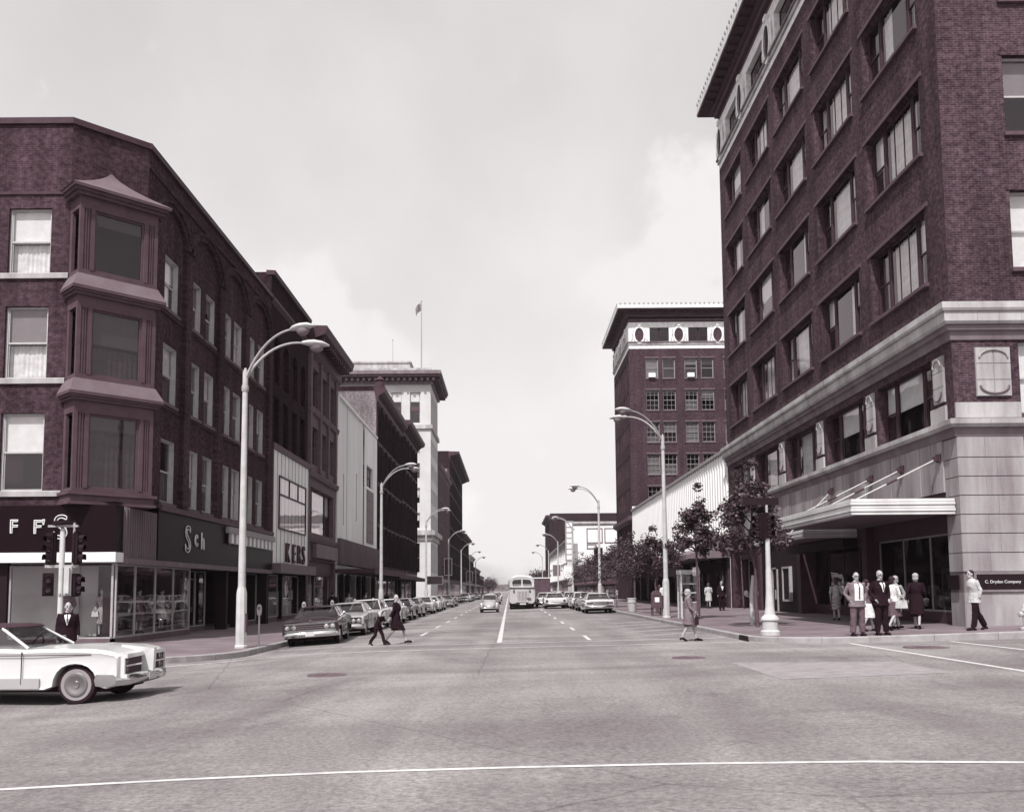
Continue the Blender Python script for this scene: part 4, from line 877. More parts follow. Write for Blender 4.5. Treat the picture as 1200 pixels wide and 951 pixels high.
# ornate frieze storey with ovals, then eaves
fw.put('frieze_wall', wall_mb(0, LW, 30.0, 33.3, [(u + .5, u + w - .5, 30.55, 32.6) for u, w in zip(cols, cw)], .5), 'terracotta')
fn.put('frieze_wall', wall_mb(0, LN, 30.0, 33.3, [(u, u + nw, 30.55, 32.6) for u in nc], .5), 'terracotta')
for u, w in zip(cols, cw):
    for a, b in ((u + .5, (w - 1) / 2 - .03), (u + .5 + (w - 1) / 2 + .03, (w - 1) / 2 - .03)): window(fw, a, 30.55, b, 2.05, 'dh', 'paint_dark', .3, None, None, 'glass_dark')
for u in nc: window(fn, u, 30.55, nw, 2.05, 'dh', 'paint_dark', .3, None, None, 'glass_dark')
def oval(fac, u, z, a=.48, b=.92):
    def ring(s, y): return [(u + a * s * math.cos(2 * math.pi * i / 24), y, z + b * s * math.sin(2 * math.pi * i / 24)) for i in range(24)]
    o = fac.put('oval_frame', MB().loft([ring(1.0, -.16), ring(1.32, -.16), ring(1.36, 0.0), ring(1.0, 0.0)], False), 'terracotta', smooth=40)
    obj('oval_panel', MB().q(*ring(1.0, -.05)), MATS['brick_office'], o)
    for s in (-1, 1):
        obj('scroll', MB().tube([(u + s * (a * 1.42 + .03 * k), -.1, z + b * (1.05 - .3 * k)) for k in range(7)], [.05, .07, .05, .08, .05, .07, .04], 6), MATS['terracotta'], o)
    obj('keystone', MB().prism([(u - .16, z + b * 1.25), (u + .16, z + b * 1.25), (u + .24, z + b * 1.6), (u - .24, z + b * 1.6)], -.24, 0, 'y'), MATS['terracotta'], o)
for c0, c1 in zip([(u + w) for u, w in zip(cols, cw)], cols[1:]): oval(fw, (c0 + c1) / 2, 31.6)
oval(fw, .72, 31.6); oval(fw, LW - .75, 31.6); oval(fn, 1.1, 31.6); oval(fn, 6.0, 31.6); oval(fn, 11.4, 31.6)
def eaves(root, x0, x1, y0, y1, z, out, wall_out=.12):
    rl = root.location
    def b(name, o, a, c, mt): obj(name, MB().box(x0 - o - rl.x, x1 + o - rl.x, y0 - o - rl.y, y1 + o - rl.y, a, c), MATS[mt], root)
    b('band', .1, z - 3.35, z - 3.1, 'limestone'); b('band', .18, z - 3.12, z - 2.98, 'limestone_dark')
    b('cornice', .2, z - .0, z + .35, 'trim_mid'); b('cornice', .45, z + .35, z + .6, 'trim_mid')
    b('soffit', out, z + .6, z + .72, 'trim_dark'); b('gutter', out + .06, z + .72, z + 1.12, 'metal_white')
    m = MB().loft([[(x0 - out - rl.x, y0 - out - rl.y, z + 1.1), (x1 + out - rl.x, y0 - out - rl.y, z + 1.1), (x1 + out - rl.x, y1 + out - rl.y, z + 1.1), (x0 - out - rl.x, y1 + out - rl.y, z + 1.1)],
                   [(x0 + 3 - rl.x, y0 + 3 - rl.y, z + 2.0), (x1 - 3 - rl.x, y0 + 3 - rl.y, z + 2.0), (x1 - 3 - rl.x, y1 - 3 - rl.y, z + 2.0), (x0 + 3 - rl.x, y1 - 3 - rl.y, z + 2.0)]])
    rf = obj('roof', m, MATS['tile_roof'], root)
    tm = cached('tile_end', lambda: MB().lathe([(.13, 0), (.13, .05), (.09, .07)], 8, ax='y').mesh('roof_tile', MATS['tile_roof'], 40))
    y = y0
    def tile(x, yy, rz): obj('roof_tile', tm, None, rf, (x - rl.x, yy - rl.y, z + 1.22), rz)
    n = int((y1 - y0 + 2 * out) / .55)
    for k in range(n): tile(x0 - out - .08, y0 - out + (k + .5) * .55, R(90))
    n = int((x1 - x0 + 2 * out) / .55)
    for k in range(n): tile(x0 - out + (k + .5) * .55, y0 - out - .08, 0)
    # coffers under the soffit
    n = int((y1 - y0) / .9)
    for k in range(n): obj('modillion', MB().box(x0 - out + .15 - rl.x, x0 - .46 - rl.x, y0 + k * .9 - rl.y, y0 + k * .9 + .35 - rl.y, z + .48, z + .6), MATS['trim_dark'], root)
    n = int((x1 - x0) / .9)
    for k in range(n): obj('modillion', MB().box(x0 + k * .9 - rl.x, x0 + k * .9 + .35 - rl.x, y0 - out + .15 - rl.y, y0 - .46 - rl.y, z + .48, z + .6), MATS['trim_dark'], root)
eaves(OB, XR, XR + LN, YR, YE, 33.1, 1.15)
shell(OB, XR, XR + LN, YR, YE, 0, 33.1, 'brick_office', 'EN', 33.0); core(OB, XR + 1.2, XR + LN - .5, YR + 1.2, YE - .5, 7.0, 32.9)
# ------------------------------------------------------------------ ribbed white store
RS = thing('ribbed_store', 'long low store clad in white vertical ribbed panels above dark shopfronts', 'building', (22, 84, GR))
fr_ = Fac(RS, XR, 108.2, -90); LR = 108.2 - 60.7; TR_ = 10.9
fr_.put('wall', wall_mb(0, LR, 4.9, TR_, [], .3, .12), 'metal_white')
nR = 60
prof = [(0, .12), (.06, 0), (.26, 0), (.32, .12)]
rm_ = MB(); pw_ = LR / nR
rib = MB().loft([[(.05, .12, 4.9), (.12, -.04, 4.9), (pw_ * .55, -.04, 4.9), (pw_ * .68, .12, 4.9)], [(.05, .12, TR_), (.12, -.04, TR_), (pw_ * .55, -.04, TR_), (pw_ * .68, .12, TR_)]]).mesh('wall_rib', MATS['metal_white'])
for k in range(nR): fr_.put('wall_rib', rib, None, k * pw_)
fr_.put('coping', moulding([(-.3, 0), (.16, 0), (.16, .22), (-.3, .22)], 0, LR), 'paint_mid', v=TR_)
fr_.put('canopy', MB().prism([(-2.8, 3.85), (-2.8, 4.1), (-.0, 4.88), (-.0, 3.9)], 0, LR, 'x'), 'panel_grey'); fr_.put('canopy_edge', MB().box(0, LR, -2.86, -2.8, 3.78, 4.12), 'panel_grey')
for a, b in ((0, 15.6), (15.8, 31.4), (31.6, LR - .1)): plain_shop(fr_, a, b, 3.5, RS, 8, 1.0, .6, .35)
for k in range(9): fr_.put('pier', MB().box(k * 5.8, k * 5.8 + .6, -.05, .7, .4, 3.9), 'trim_dark')
fr_.put('shop_sign', MB().box(38.0, 46.5, -.4, -.2, 2.95, 3.75), 'brick_dark'); fr_.put('shop_sign', MB().box(22, 32, -.4, -.2, 2.95, 3.75), 'panel_grey')
shell(RS, XR, XR + 18, 60.7, 108.2, 0, TR_, 'stucco_pale', 'ESN', TR_ - .4)
# ------------------------------------------------------------------ second tower of the same design
T2B = thing('office_tower', 'brick office tower with white oval frieze and eaves beyond the ribbed store', 'building', (24, 117, GR))
f2s = Fac(T2B, XR, 108.4, 0); f2w = Fac(T2B, XR, 124.0, -90)
pairs = [16.35, 18.35, 20.95, 22.9, 25.6, 27.5, 30.2, 32.1]; zz = [26.75 - 3.82 * k for k in range(6)]
ops = [(x - XR, x - XR + 1.5, z, z + 2.4) for x in pairs for z in zz]
f2s.put('wall', wall_mb(0, 20, 0, 30.3, ops, .3), 'brick_far')
for x in pairs:
    for z in zz: window(f2s, x - XR, z, 1.5, 2.4, 'six' if z < 26 else 'dh', 'paint_mid', .16, rblind(.45), rcurt(), 'glass_dark', (.14, .08, 'stone_grey', .08), (.16, .04, 'stone_grey', .1))
wu = [1.0 + k * 1.8 for k in range(8)]; ops = [(u, u + 1.0, z, z + 2.4) for u in wu for z in zz]
f2w.put('wall', wall_mb(0, 15.6, 0, 30.3, ops, .3), 'brick_far')
for u in wu:
    for z in zz: window(f2w, u, z, 1.0, 2.4, 'dh', 'paint_dark', .16, None, None, 'glass_dark')
f2s.put('frieze_wall', wall_mb(0, 20, 30.3, 33.5, [(x - XR, x - XR + 2.3, 30.95, 32.85) for x in (16.9, 21.5, 26.1, 30.7)], .3), 'terracotta')
f2w.put('frieze_wall', wall_mb(0, 15.6, 30.3, 33.5, [(u, u + 2, 30.95, 32.85) for u in (2, 6, 10)], .3), 'terracotta')
for x in (16.9, 21.5, 26.1, 30.7):
    for k in (0, 1): window(f2s, x - XR + k * 1.18, 30.95, 1.12, 1.9, 'dh', 'paint_dark', .16, rblind(.6), None, 'glass_dark')
for u in (2, 6, 10): window(f2w, u, 30.95, 2, 1.9, 'dh', 'paint_dark', .16, None, None, 'glass_dark')
for x in (15.65, 20.35, 24.95, 29.5): oval(f2s, x - XR, 31.95, .52, .82)
for u in (.9, 5, 9, 13.4): oval(f2w, u, 31.95, .45, .8)
for x, z in ((16.35, 26.75), (20.95, 26.75)): f2s.put('air_conditioner', MB().box(x - XR + .3, x - XR + 1.1, -.35, .2, z + .05, z + .55), 'blind')
f2s.put('belt_course', moulding([(0, 9.6), (.5, 9.9), (.5, 10.3), (0, 10.4)], -.5, 20), 'trim_mid'); f2w.put('belt_course', moulding([(0, 9.6), (.5, 9.9), (.5, 10.3), (0, 10.4)], 0, 15.6), 'trim_mid')
eaves(T2B, XR, XR + 20, 108.4, 124.0, 33.5, 1.35); shell(T2B, XR, XR + 20, 108.4, 124, 0, 33.5, 'brick_far', 'EN', 33.3); core(T2B, XR + 1.2, XR + 19, 109.6, 123, 3, 33)
# ------------------------------------------------------------------ far right row
R3, g3 = ornate('low_store', 'single-storey dark shop row with awnings under the oval-frieze tower', 124.3, 84, 6.6, 12, 'stone_grey', 'limestone', .5, 1, XR, True, GR, 1, arch=0, shop=3.6, bal=False)
R4 = thing('white_facade_building', 'bright white stone building with framed panels on its side wall', 'building', (20, 220, GR))
h4 = Fac(R4, XR, 228.5, -90); h4s = Fac(R4, XR, 208.5, 0)
h4.put('wall', wall_mb(0, 20, 0, 17, [(1.5 + k * 4.5, 4 + k * 4.5, 6 + 5 * j, 9 + 5 * j) for k in range(4) for j in range(2)], .3), 'stucco_white')
for k in range(4):
    for j in range(2): window(h4, 1.5 + k * 4.5, 6 + 5 * j, 2.5, 3, 'dh', 'paint_mid', .2, None, None, 'glass_dark')
h4s.put('wall', wall_mb(0, 14, 0, 17, [(4.6, 6.6, 8.0, 11.2)], .3), 'stucco_white'); window(h4s, 4.6, 8.0, 2.0, 3.2, 'dh', 'paint_dark', .2, None, None, 'glass_dark')
for u0, u1, z0, z1 in ((3.0, 6.6, 12.2, 15.6), (7.0, 13.6, 12.2, 15.6), (3.0, 5.2, 10.9, 12.0)):
    fm_ = h4s.put('panel_frame', MB().box(u0, u1, -.12, 0, z0, z0 + .22).box(u0, u1, -.12, 0, z1 - .22, z1).box(u0, u0 + .22, -.12, 0, z0 + .22, z1 - .22).box(u1 - .22, u1, -.12, 0, z0 + .22, z1 - .22), 'panel_grey')
    obj('panel', MB().box(u0 + .22, u1 - .22, -.05, 0, z0 + .22, z1 - .22), MATS['stucco_pale'], fm_)
h4s.put('cornice', moulding([(0, 16.2), (.4, 16.6), (.4, 17), (-.2, 17.1)], -.4, 14), 'limestone')
h4.put('cornice', moulding([(0, 16.2), (.4, 16.6), (.4, 17), (-.2, 17.1)], 0, 20), 'limestone'); plain_shop(h4, .3, 19.7, 3.6, R4, 6, .6, .3, 1)
shell(R4, XR, XR + 14, 208.5, 228.5, 0, 17, 'stucco_white', 'EN', 16.5)
R6, g6 = ornate('pale_shop', 'pale two-storey shop building between the white front and the dark block', 229, 96, 14, 14, 'stucco_white', 'limestone', .6, 1, XR, False, GR, 2, fm='paint_mid')
R5, g5 = ornate('dark_block', 'large dark brick block with flat cornice rising behind the white front', 326, 40, 28.0, 8, 'brick_dark', 'trim_dark', 1.4, 1, XR, False, GR, 5, back=44)
R7, g7 = ornate('pale_shop', 'grey shop row beyond the dark block at the end of the street', 368, 90, 9.5, 12, 'stone_grey', 'trim_mid', .6, 1, XR, False, GR, 1)
vs = thing('vertical_sign', 'tall narrow vertical sign projecting over the far right pavement', 'sign', (13.3, 205, 8)); obj('board', MB().box(-.9, .9, -.15, .15, 0, 9), MATS['paint_mid'], vs)
for k in range(7): obj('cell', MB().box(-.6, .6, -.2, -.15, .5 + k * 1.2, 1.4 + k * 1.2), MATS['blind'], vs)
obj('bracket', MB().box(.9, 1.2, -.1, .1, 2, 2.2).box(.9, 1.2, -.1, .1, 7, 7.2), MATS['trim_dark'], vs)
# distant wooded rise closing the street
hm = MB(); n = 70; rr = random.Random(5)
mat('far_trees', .07, .95, .5, .05)
ridge = [(x * 22 - 770, 2300 + 40 * math.sin(x * .5), 12 + 4 * math.sin(x * .37 + 1) + rr.uniform(-2.5, 2.5)) for x in range(n)]
for a, b in zip(ridge, ridge[1:]):
    hm.q((a[0], a[1], -1), (b[0], b[1], -1), (b[0], b[1] + 10, b[2]), (a[0], a[1] + 10, a[2])); hm.q((a[0], a[1] + 10, a[2]), (b[0], b[1] + 10, b[2]), (b[0], b[1] + 200, -1), (a[0], a[1] + 200, -1))
for k in range(1500):
    i = rr.randrange(n - 1); p = ridge[i]; t = rr.random(); x = p[0] + 22 * t; r = rr.uniform(1.2, 3.2)
    hm.ell((x, p[1] + rr.uniform(-8, 8), p[2] * rr.uniform(.2, 1.05)), (r, r, r * .8), 7, 5)
obj('wooded_hill', hm, MATS['far_trees'], kind='structure')

for k, (x_, y_, w_, h_, lb) in enumerate(((XL, 420, 60, 8.5, 'low brick row fading into the haze on the left'), (XL, 486, 110, 6.5, 'last low row before the trees on the left'))):
    ornate('far_row', lb, y_, w_, h_, 12, 'brick_far', 'stone_grey', .5, -1, x_, False, G0, 1, bal=False, arch=0)
for k, (x_, y_, w_, h_, lb) in enumerate(((XR, 462, 60, 8.0, 'low pale row fading into the haze on the right'), (XR, 526, 90, 6.0, 'last low row before the trees on the right'))):
    ornate('far_row', lb, y_, w_, h_, 12, 'stucco_white', 'limestone', .5, 1, x_, False, GR, 1, bal=False, arch=0)
def board(label, x, y, z, w, h, mt='panel_grey'):
    t = thing('projecting_sign', label, 'sign', (x, y, z)); obj('board', MB().box(-w / 2, w / 2, -.1, .1, 0, h), MATS[mt], t); obj('frame', MB().box(-w / 2 - .08, w / 2 + .08, -.13, .13, h, h + .1).box(-w / 2 - .08, w / 2 + .08, -.13, .13, -.1, 0).box(-w / 2 - .08, -w / 2, -.13, .13, 0, h).box(w / 2, w / 2 + .08, -.13, .13, 0, h), MATS['blind'], t); obj('bracket', MB().box(-w / 2 - .9 if x < 0 else w / 2, -w / 2 if x < 0 else w / 2 + .9, -.04, .04, h * .45, h * .55), MATS['trim_dark'], t)
board('white-framed projecting sign below the white tower', -11.3, 141, 2.9, 2.4, 1.1); board('dark projecting sign hung on the stone fronted building', -12.2, 186, 5, 1.4, 3.2, 'trim_dark'); board('pale projecting sign past the single-storey shop row', 12.6, 200, 4.5, 1.6, 2.4, 'blind'); board('grey projecting sign on the pale two-storey shops', 12.7, 250, 5.5, 2, 3); board('dark projecting sign on the low three-storey shop building', -12.0, 280, 4.5, 1.8, 3, 'trim_dark')
# ------------------------------------------------------------------ street lamps
def lamp(x, y, z, yaw, label):
    t = thing('street_lamp', label, 'street lamp', (x, y, z), yaw, 'twin-arm street lamps')
    def mk():
        return [('base', MB().lathe([(.21, 0), (.21, .06), (.18, .1), (.17, 1.75), (.15, 1.85), (.125, 1.95)], 8).mesh('base', MATS['pole_white'], 30), None),
                ('pole', MB().tube([(0, 0, 1.9), (0, 0, 5), (0, 0, 8.4)], [.12, .105, .085], 14).mesh('pole', MATS['pole_white'], 50), None),
                ('collar', MB().lathe([(.10, 8.35), (.12, 8.4), (.12, 8.52), (.09, 8.6), (.09, 9.0), (.03, 9.15)], 12).mesh('collar', MATS['pole_grey'], 40), None),
                ('hatch', MB().box(.14, .185, -.08, .08, .5, 1.1).mesh('hatch', MATS['trim_mid']), None)]
    for n, me, _ in cached('lamp', mk): obj(n, me, None, t)
    def arm():
        pts = [(1.9 * (math.cos(R(36)) - math.cos(R(36 + 54 * k / 11))) / math.cos(R(36)), 0, 8.75 + 1.45 * (math.sin(R(36 + 54 * k / 11)) - math.sin(R(36))) / (1 - math.sin(R(36)))) for k in range(12)]
        return MB().tube(pts, [.05 - .015 * k / 11 for k in range(12)], 8).mesh('arm', MATS['pole_grey'], 60)
    def head():
        return MB().loft([[(1.85 + u, w * math.cos(a), 10.21 + zc + hh * math.sin(a)) for a in [2 * math.pi * k / 10 for k in range(10)]] for u, w, hh, zc in ((0, .05, .05, 0), (.18, .16, .09, .02), (.4, .2, .13, .02), (.7, .17, .10, .03), (.95, .05, .03, .0))]).mesh('lamp_head', MATS['pole_white'], 50)
    def bowl(): return MB().ell((2.35, 0, 10.12), (.24, .16, .19)).mesh('lamp_bowl', MATS['lamp_glass'], 60)
    for a in (-26, 26):
        o = obj('arm', cached('lamp_arm', arm), None, t, (0, 0, 0), R(a)); obj('lamp_head', cached('lamp_head', head), None, o); obj('lamp_bowl', cached('lamp_bowl', bowl), None, o)
where = ['on the left corner pavement by the shop lettered Sch', 'before the pale store with the ribbed fascia', 'before the ornate dark brick pair', 'before the white tower', 'past the white tower', 'before the tall narrow dark brick building', 'at the far edge of the tall narrow dark brick building']
for k, y in enumerate((30.2, 63, 97, 133, 168, 204, 240)):
    lamp(-8.66, y, zs(-8.66), 0, 'pale twin-arm street lamp ' + where[k])
where = ['next to the telephone booth', 'by the ribbed store beyond the mailbox', 'by the oval-frieze tower', 'before the white low storefront', 'at the far end of the single-storey shop row', 'before the white building with framed panels']
for k, y in enumerate((46.2, 80, 114, 148, 183, 218)):
    lamp(7.75, y, zs(7.75), math.pi, 'pale twin-arm street lamp ' + where[k])

# ------------------------------------------------------------------ traffic signals
def signal_head(t, x, y, z, yaw, n=3, s=.30):
    o = obj('signal_head', MB().box(-.16, .16, -.1, .12, 0, n * s + .04).box(-.19, .19, .0, .04, -.04, n * s + .08), MATS['signal_dark'], t, (x, y, z), yaw); o.scale = (.75, .75, .88)
    for k in range(n):
        zc = .17 + k * s
        obj('lens', MB().lathe([(.01, -.03), (.08, -.02), (.105, .0)], 14, (0, -.11, zc), 'y'), MATS['lens_dim'], o, smooth=40)
        m = MB(); rings = []
        for i in range(11):
            a = math.pi * (-.12 + 1.24 * i / 10); rings.append([(.12 * math.cos(a), -.1, zc + .12 * math.sin(a)), (.12 * math.cos(a), -.34 + .05 * abs(math.cos(a)), zc + .12 * math.sin(a) - .02), (.13 * math.cos(a), -.34 + .05 * abs(math.cos(a)), zc + .13 * math.sin(a) - .02), (.13 * math.cos(a), -.1, zc + .13 * math.sin(a))])
        obj('visor', m.loft(rings), MATS['signal_dark'], o, smooth=40)
    return o
def letter_sign(t, x, y, z, yaw): pass
ts = thing('traffic_signal', 'pale post carrying four dark signal heads before the black neon shop fascia', 'traffic signal', (-12.35, 25.7, zs(-12)))
obj('pole', MB().lathe([(.2, 0), (.2, .1), (.1, .3), (.075, .4), (.07, 3.5), (.05, 3.55)], 12), MATS['pole_white'], ts, smooth=35)
obj('bracket', MB().box(-.45, .45, -.04, .04, 2.46, 2.54).box(-.4, .42, -.04, .04, 3.58, 3.64).box(-.03, .03, -.1, .3, 1.7, 1.76), MATS['pole_grey'], ts)
obj('arm_tube', MB().tube([(.3, 0, 1.9), (.32, 0, 3.7)], .035, 8), MATS['pole_grey'], ts)
signal_head(ts, -.30, -.02, 2.58, R(-20), 3); signal_head(ts, .42, 0, 2.58, R(80), 3); signal_head(ts, -.36, 0, 1.72, R(25), 2); signal_head(ts, .40, .02, 1.7, R(75), 2)
obj('walk_sign', MB().box(.16, .3, -.2, -.1, 1.75, 2.45).box(.13, .33, -.12, -.06, 1.7, 2.5), MATS['pole_white'], ts)
obj('cap_visor', MB().prism([(-.2, 3.62), (.25, 3.72), (.25, 3.78), (-.2, 3.74)], -.2, .2, 'y'), MATS['signal_dark'], ts)
t2 = thing('traffic_signal', 'white flared post with dark signal head among the leaves at the right corner', 'traffic signal', (7.95, 28.6, zs(7.95)))
obj('base', MB().lathe([(.30, 0), (.30, .12), (.24, .16), (.24, .42), (.28, .46), (.26, .54), (.17, .62), (.13, .85), (.1, 1.3), (.085, 2.0)], 14), MATS['pole_white'], t2, smooth=35)
obj('pole', MB().tube([(0, 0, 1.98), (0, 0, 3.0)], [.08, .07], 12), MATS['pole_white'], t2, smooth=50)
signal_head(t2, -.0, -.02, 2.95, R(35), 3, .26); signal_head(t2, -.2, .08, 2.95, R(-70), 3, .26)
sg = obj('street_sign', MB().box(-.72, .38, -.02, .02, 3.98, 4.2), MATS['signal_dark'], t2); obj('sign_bracket', MB().box(-.03, .03, -.03, .03, 3.75, 3.98), MATS['pole_grey'], t2)

# ------------------------------------------------------------------ parking meters, post box, booth, bins, hydrant
def meter(x, y, z, label, col='pole_grey'):
    t = thing('parking_meter', label, 'parking meter', (x, y, z), 0, 'parking meters along the kerb')
    for n, me in cached('meter', lambda: [('post', MB().lathe([(.06, 0), (.045, .04), (.03, .06), (.03, 1.02)], 8).mesh('post', MATS['pole_grey'], 40)),
            ('housing', MB().loft([[(w * math.cos(a), .055 * math.sin(a), zz_) for a in [2 * math.pi * k / 12 for k in range(12)]] for zz_, w in ((1.0, .03), (1.04, .075), (1.16, .085), (1.24, .09), (1.32, .075), (1.38, .03))]).mesh('housing', MATS['pole_grey'], 50)),
            ('dial', MB().box(-.05, .05, -.062, -.05, 1.2, 1.3).mesh('dial', MATS['lens_dim']))]): obj(n, me, None, t)
meter(-8.35, 31.2, zs(-8.3), 'parking meter on the left kerb next to the first pale lamp post')
for y, w in ((38.2, 'between the dark sedan and the silver sedan'), (44.3, 'between the silver sedan and the pale wagon'), (50.8, 'between the pale wagon and the white sedan'), (57.6, 'in front of the dark car with grey roof')): meter(-8.4, y, zs(-8.4), 'parking meter on the kerb ' + w)
for y, w in ((66, 'ivory sedan with wide chrome tail'), (72.5, 'grey sedan parked on the right'), (86, 'silver sedan past the right lamp')): meter(7.6, y, zs(7.6), 'parking meter on the kerb beside the ' + w)
t = thing('sign_post', 'stubby white painted post with twin meter heads behind the right corner', 'post', (9.25, 35.7, zs(9.25)))
obj('post', MB().tube([(0, 0, 0), (0, 0, 1.15), (.02, 0, 1.3), (.09, 0, 1.88)], [.085, .08, .075, .07], 10), MATS['pole_white'], t, smooth=50)
for s in (-1, 1): obj('meter_head', MB().ell((s * .2, 0, 1.2), (.09, .07, .12)).tube([(0, 0, 1.05), (s * .19, 0, 1.1)], .03, 6), MATS['pole_grey'], t, smooth=50)
t = thing('mailbox', 'dark round-topped mailbox on four legs near the kerb', 'mailbox', (7.95, 50.6, zs(8)))
mat('mail_dark', .07, .45, .2, 3)
pr = [(-.26, .42), (.26, .42), (.26, 1.1)] + [(.26 * math.cos(math.pi * k / 10), 1.1 + .24 * math.sin(math.pi * k / 10)) for k in range(1, 10)] + [(-.26, 1.1)]
obj('body', MB().prism(pr, -.24, .24, 'y'), MATS['mail_dark'], t)
for sx in (-1, 1):
    for sy in (-1, 1): obj('leg', MB().box(sx * .23 - .035, sx * .23 + .035, sy * .2 - .03, sy * .2 + .03, 0, .45), MATS['mail_dark'], t)
obj('notice', MB().box(-.12, .12, -.252, -.24, .72, .98), MATS['blind'], t); obj('chute', MB().box(-.2, .2, -.27, -.24, 1.08, 1.14), MATS['mail_dark'], t); obj('moulding', MB().box(-.28, .28, -.255, .255, .42, .47), MATS['mail_dark'], t)
t = thing('telephone_booth', 'glazed pale-framed telephone booth next to a street lamp', 'telephone booth', (8.55, 44.6, zs(8.5)))
for sx in (-1, 1):
    for sy in (-1, 1): obj('corner_post', MB().box(sx * .42 - .04, sx * .42 + .04, sy * .42 - .04, sy * .42 + .04, 0, 2.1), MATS['pole_white'], t)
obj('roof', MB().box(-.48, .48, -.48, .48, 2.1, 2.3), MATS['pole_white'], t); obj('sign_panel', MB().box(.12, .42, -.5, -.47, 2.02, 2.42), MATS['blind'], t)
for sy in (-1, 1):
    for z in (.05, .75, 1.2, 1.62): obj('rail', MB().box(-.38, .38, sy * .42 - .02, sy * .42 + .02, z, z + .05), MATS['pole_white'], t)
    obj('lower_panel', MB().box(-.38, .38, sy * .42 - .01, sy * .42 + .01, .1, .75), MATS['panel_grey'], t)
    for a, b in ((.8, 1.2), (1.25, 1.62), (1.67, 2.1)): obj('pane', MB().q((-.38, sy * .42, a), (.38, sy * .42, a), (.38, sy * .42, b), (-.38, sy * .42, b)), MATS['glass'], t)
for sx in (-1, 1): obj('pane', MB().q((sx * .42, -.38, .1), (sx * .42, .38, .1), (sx * .42, .38, 2.1), (sx * .42, -.38, 2.1)), MATS['glass'], t)
obj('telephone', MB().box(-.12, .12, .2, .36, 1.2, 1.65).tube([(-.16, .25, 1.3), (-.2, .2, 1.45), (-.16, .25, 1.6)], .03, 6), MATS['black'], t); obj('shelf', MB().box(-.38, .38, .1, .4, 1.0, 1.05), MATS['pole_grey'], t)
t = thing('trash_can', 'white litter bin at the kerb by the shade trees', 'bin', (7.75, 59.2, zs(7.8))); obj('drum', MB().lathe([(.24, 0), (.26, .05), (.28, .8), (.3, .82), (.3, .88), (.25, .88), (.24, .1)], 14), MATS['pole_white'], t, smooth=40); obj('band', MB().lathe([(.285, .55), (.295, .56), (.295, .62), (.285, .63)], 14), MATS['pole_grey'], t)
t = thing('fire_hydrant', 'pale fire hydrant on the kerb before the stone pier with plaque', 'hydrant', (14.92, 27.0, zs(14.9)))
obj('barrel', MB().lathe([(.2, 0), (.2, .06), (.12, .09), (.12, .5), (.16, .53), (.16, .58), (.13, .6), (.12, .68), (.07, .76), (.03, .78), (.03, .84)], 14), MATS['pole_white'], t, smooth=35)
for a in (0, 180, 270): obj('nozzle', MB().lathe([(.07, 0), (.07, .16), (.085, .17), (.085, .22), (.03, .24)], 10, (0, 0, 0), 'x'), MATS['pole_white'], t, (0, 0, .45), R(a), 35)

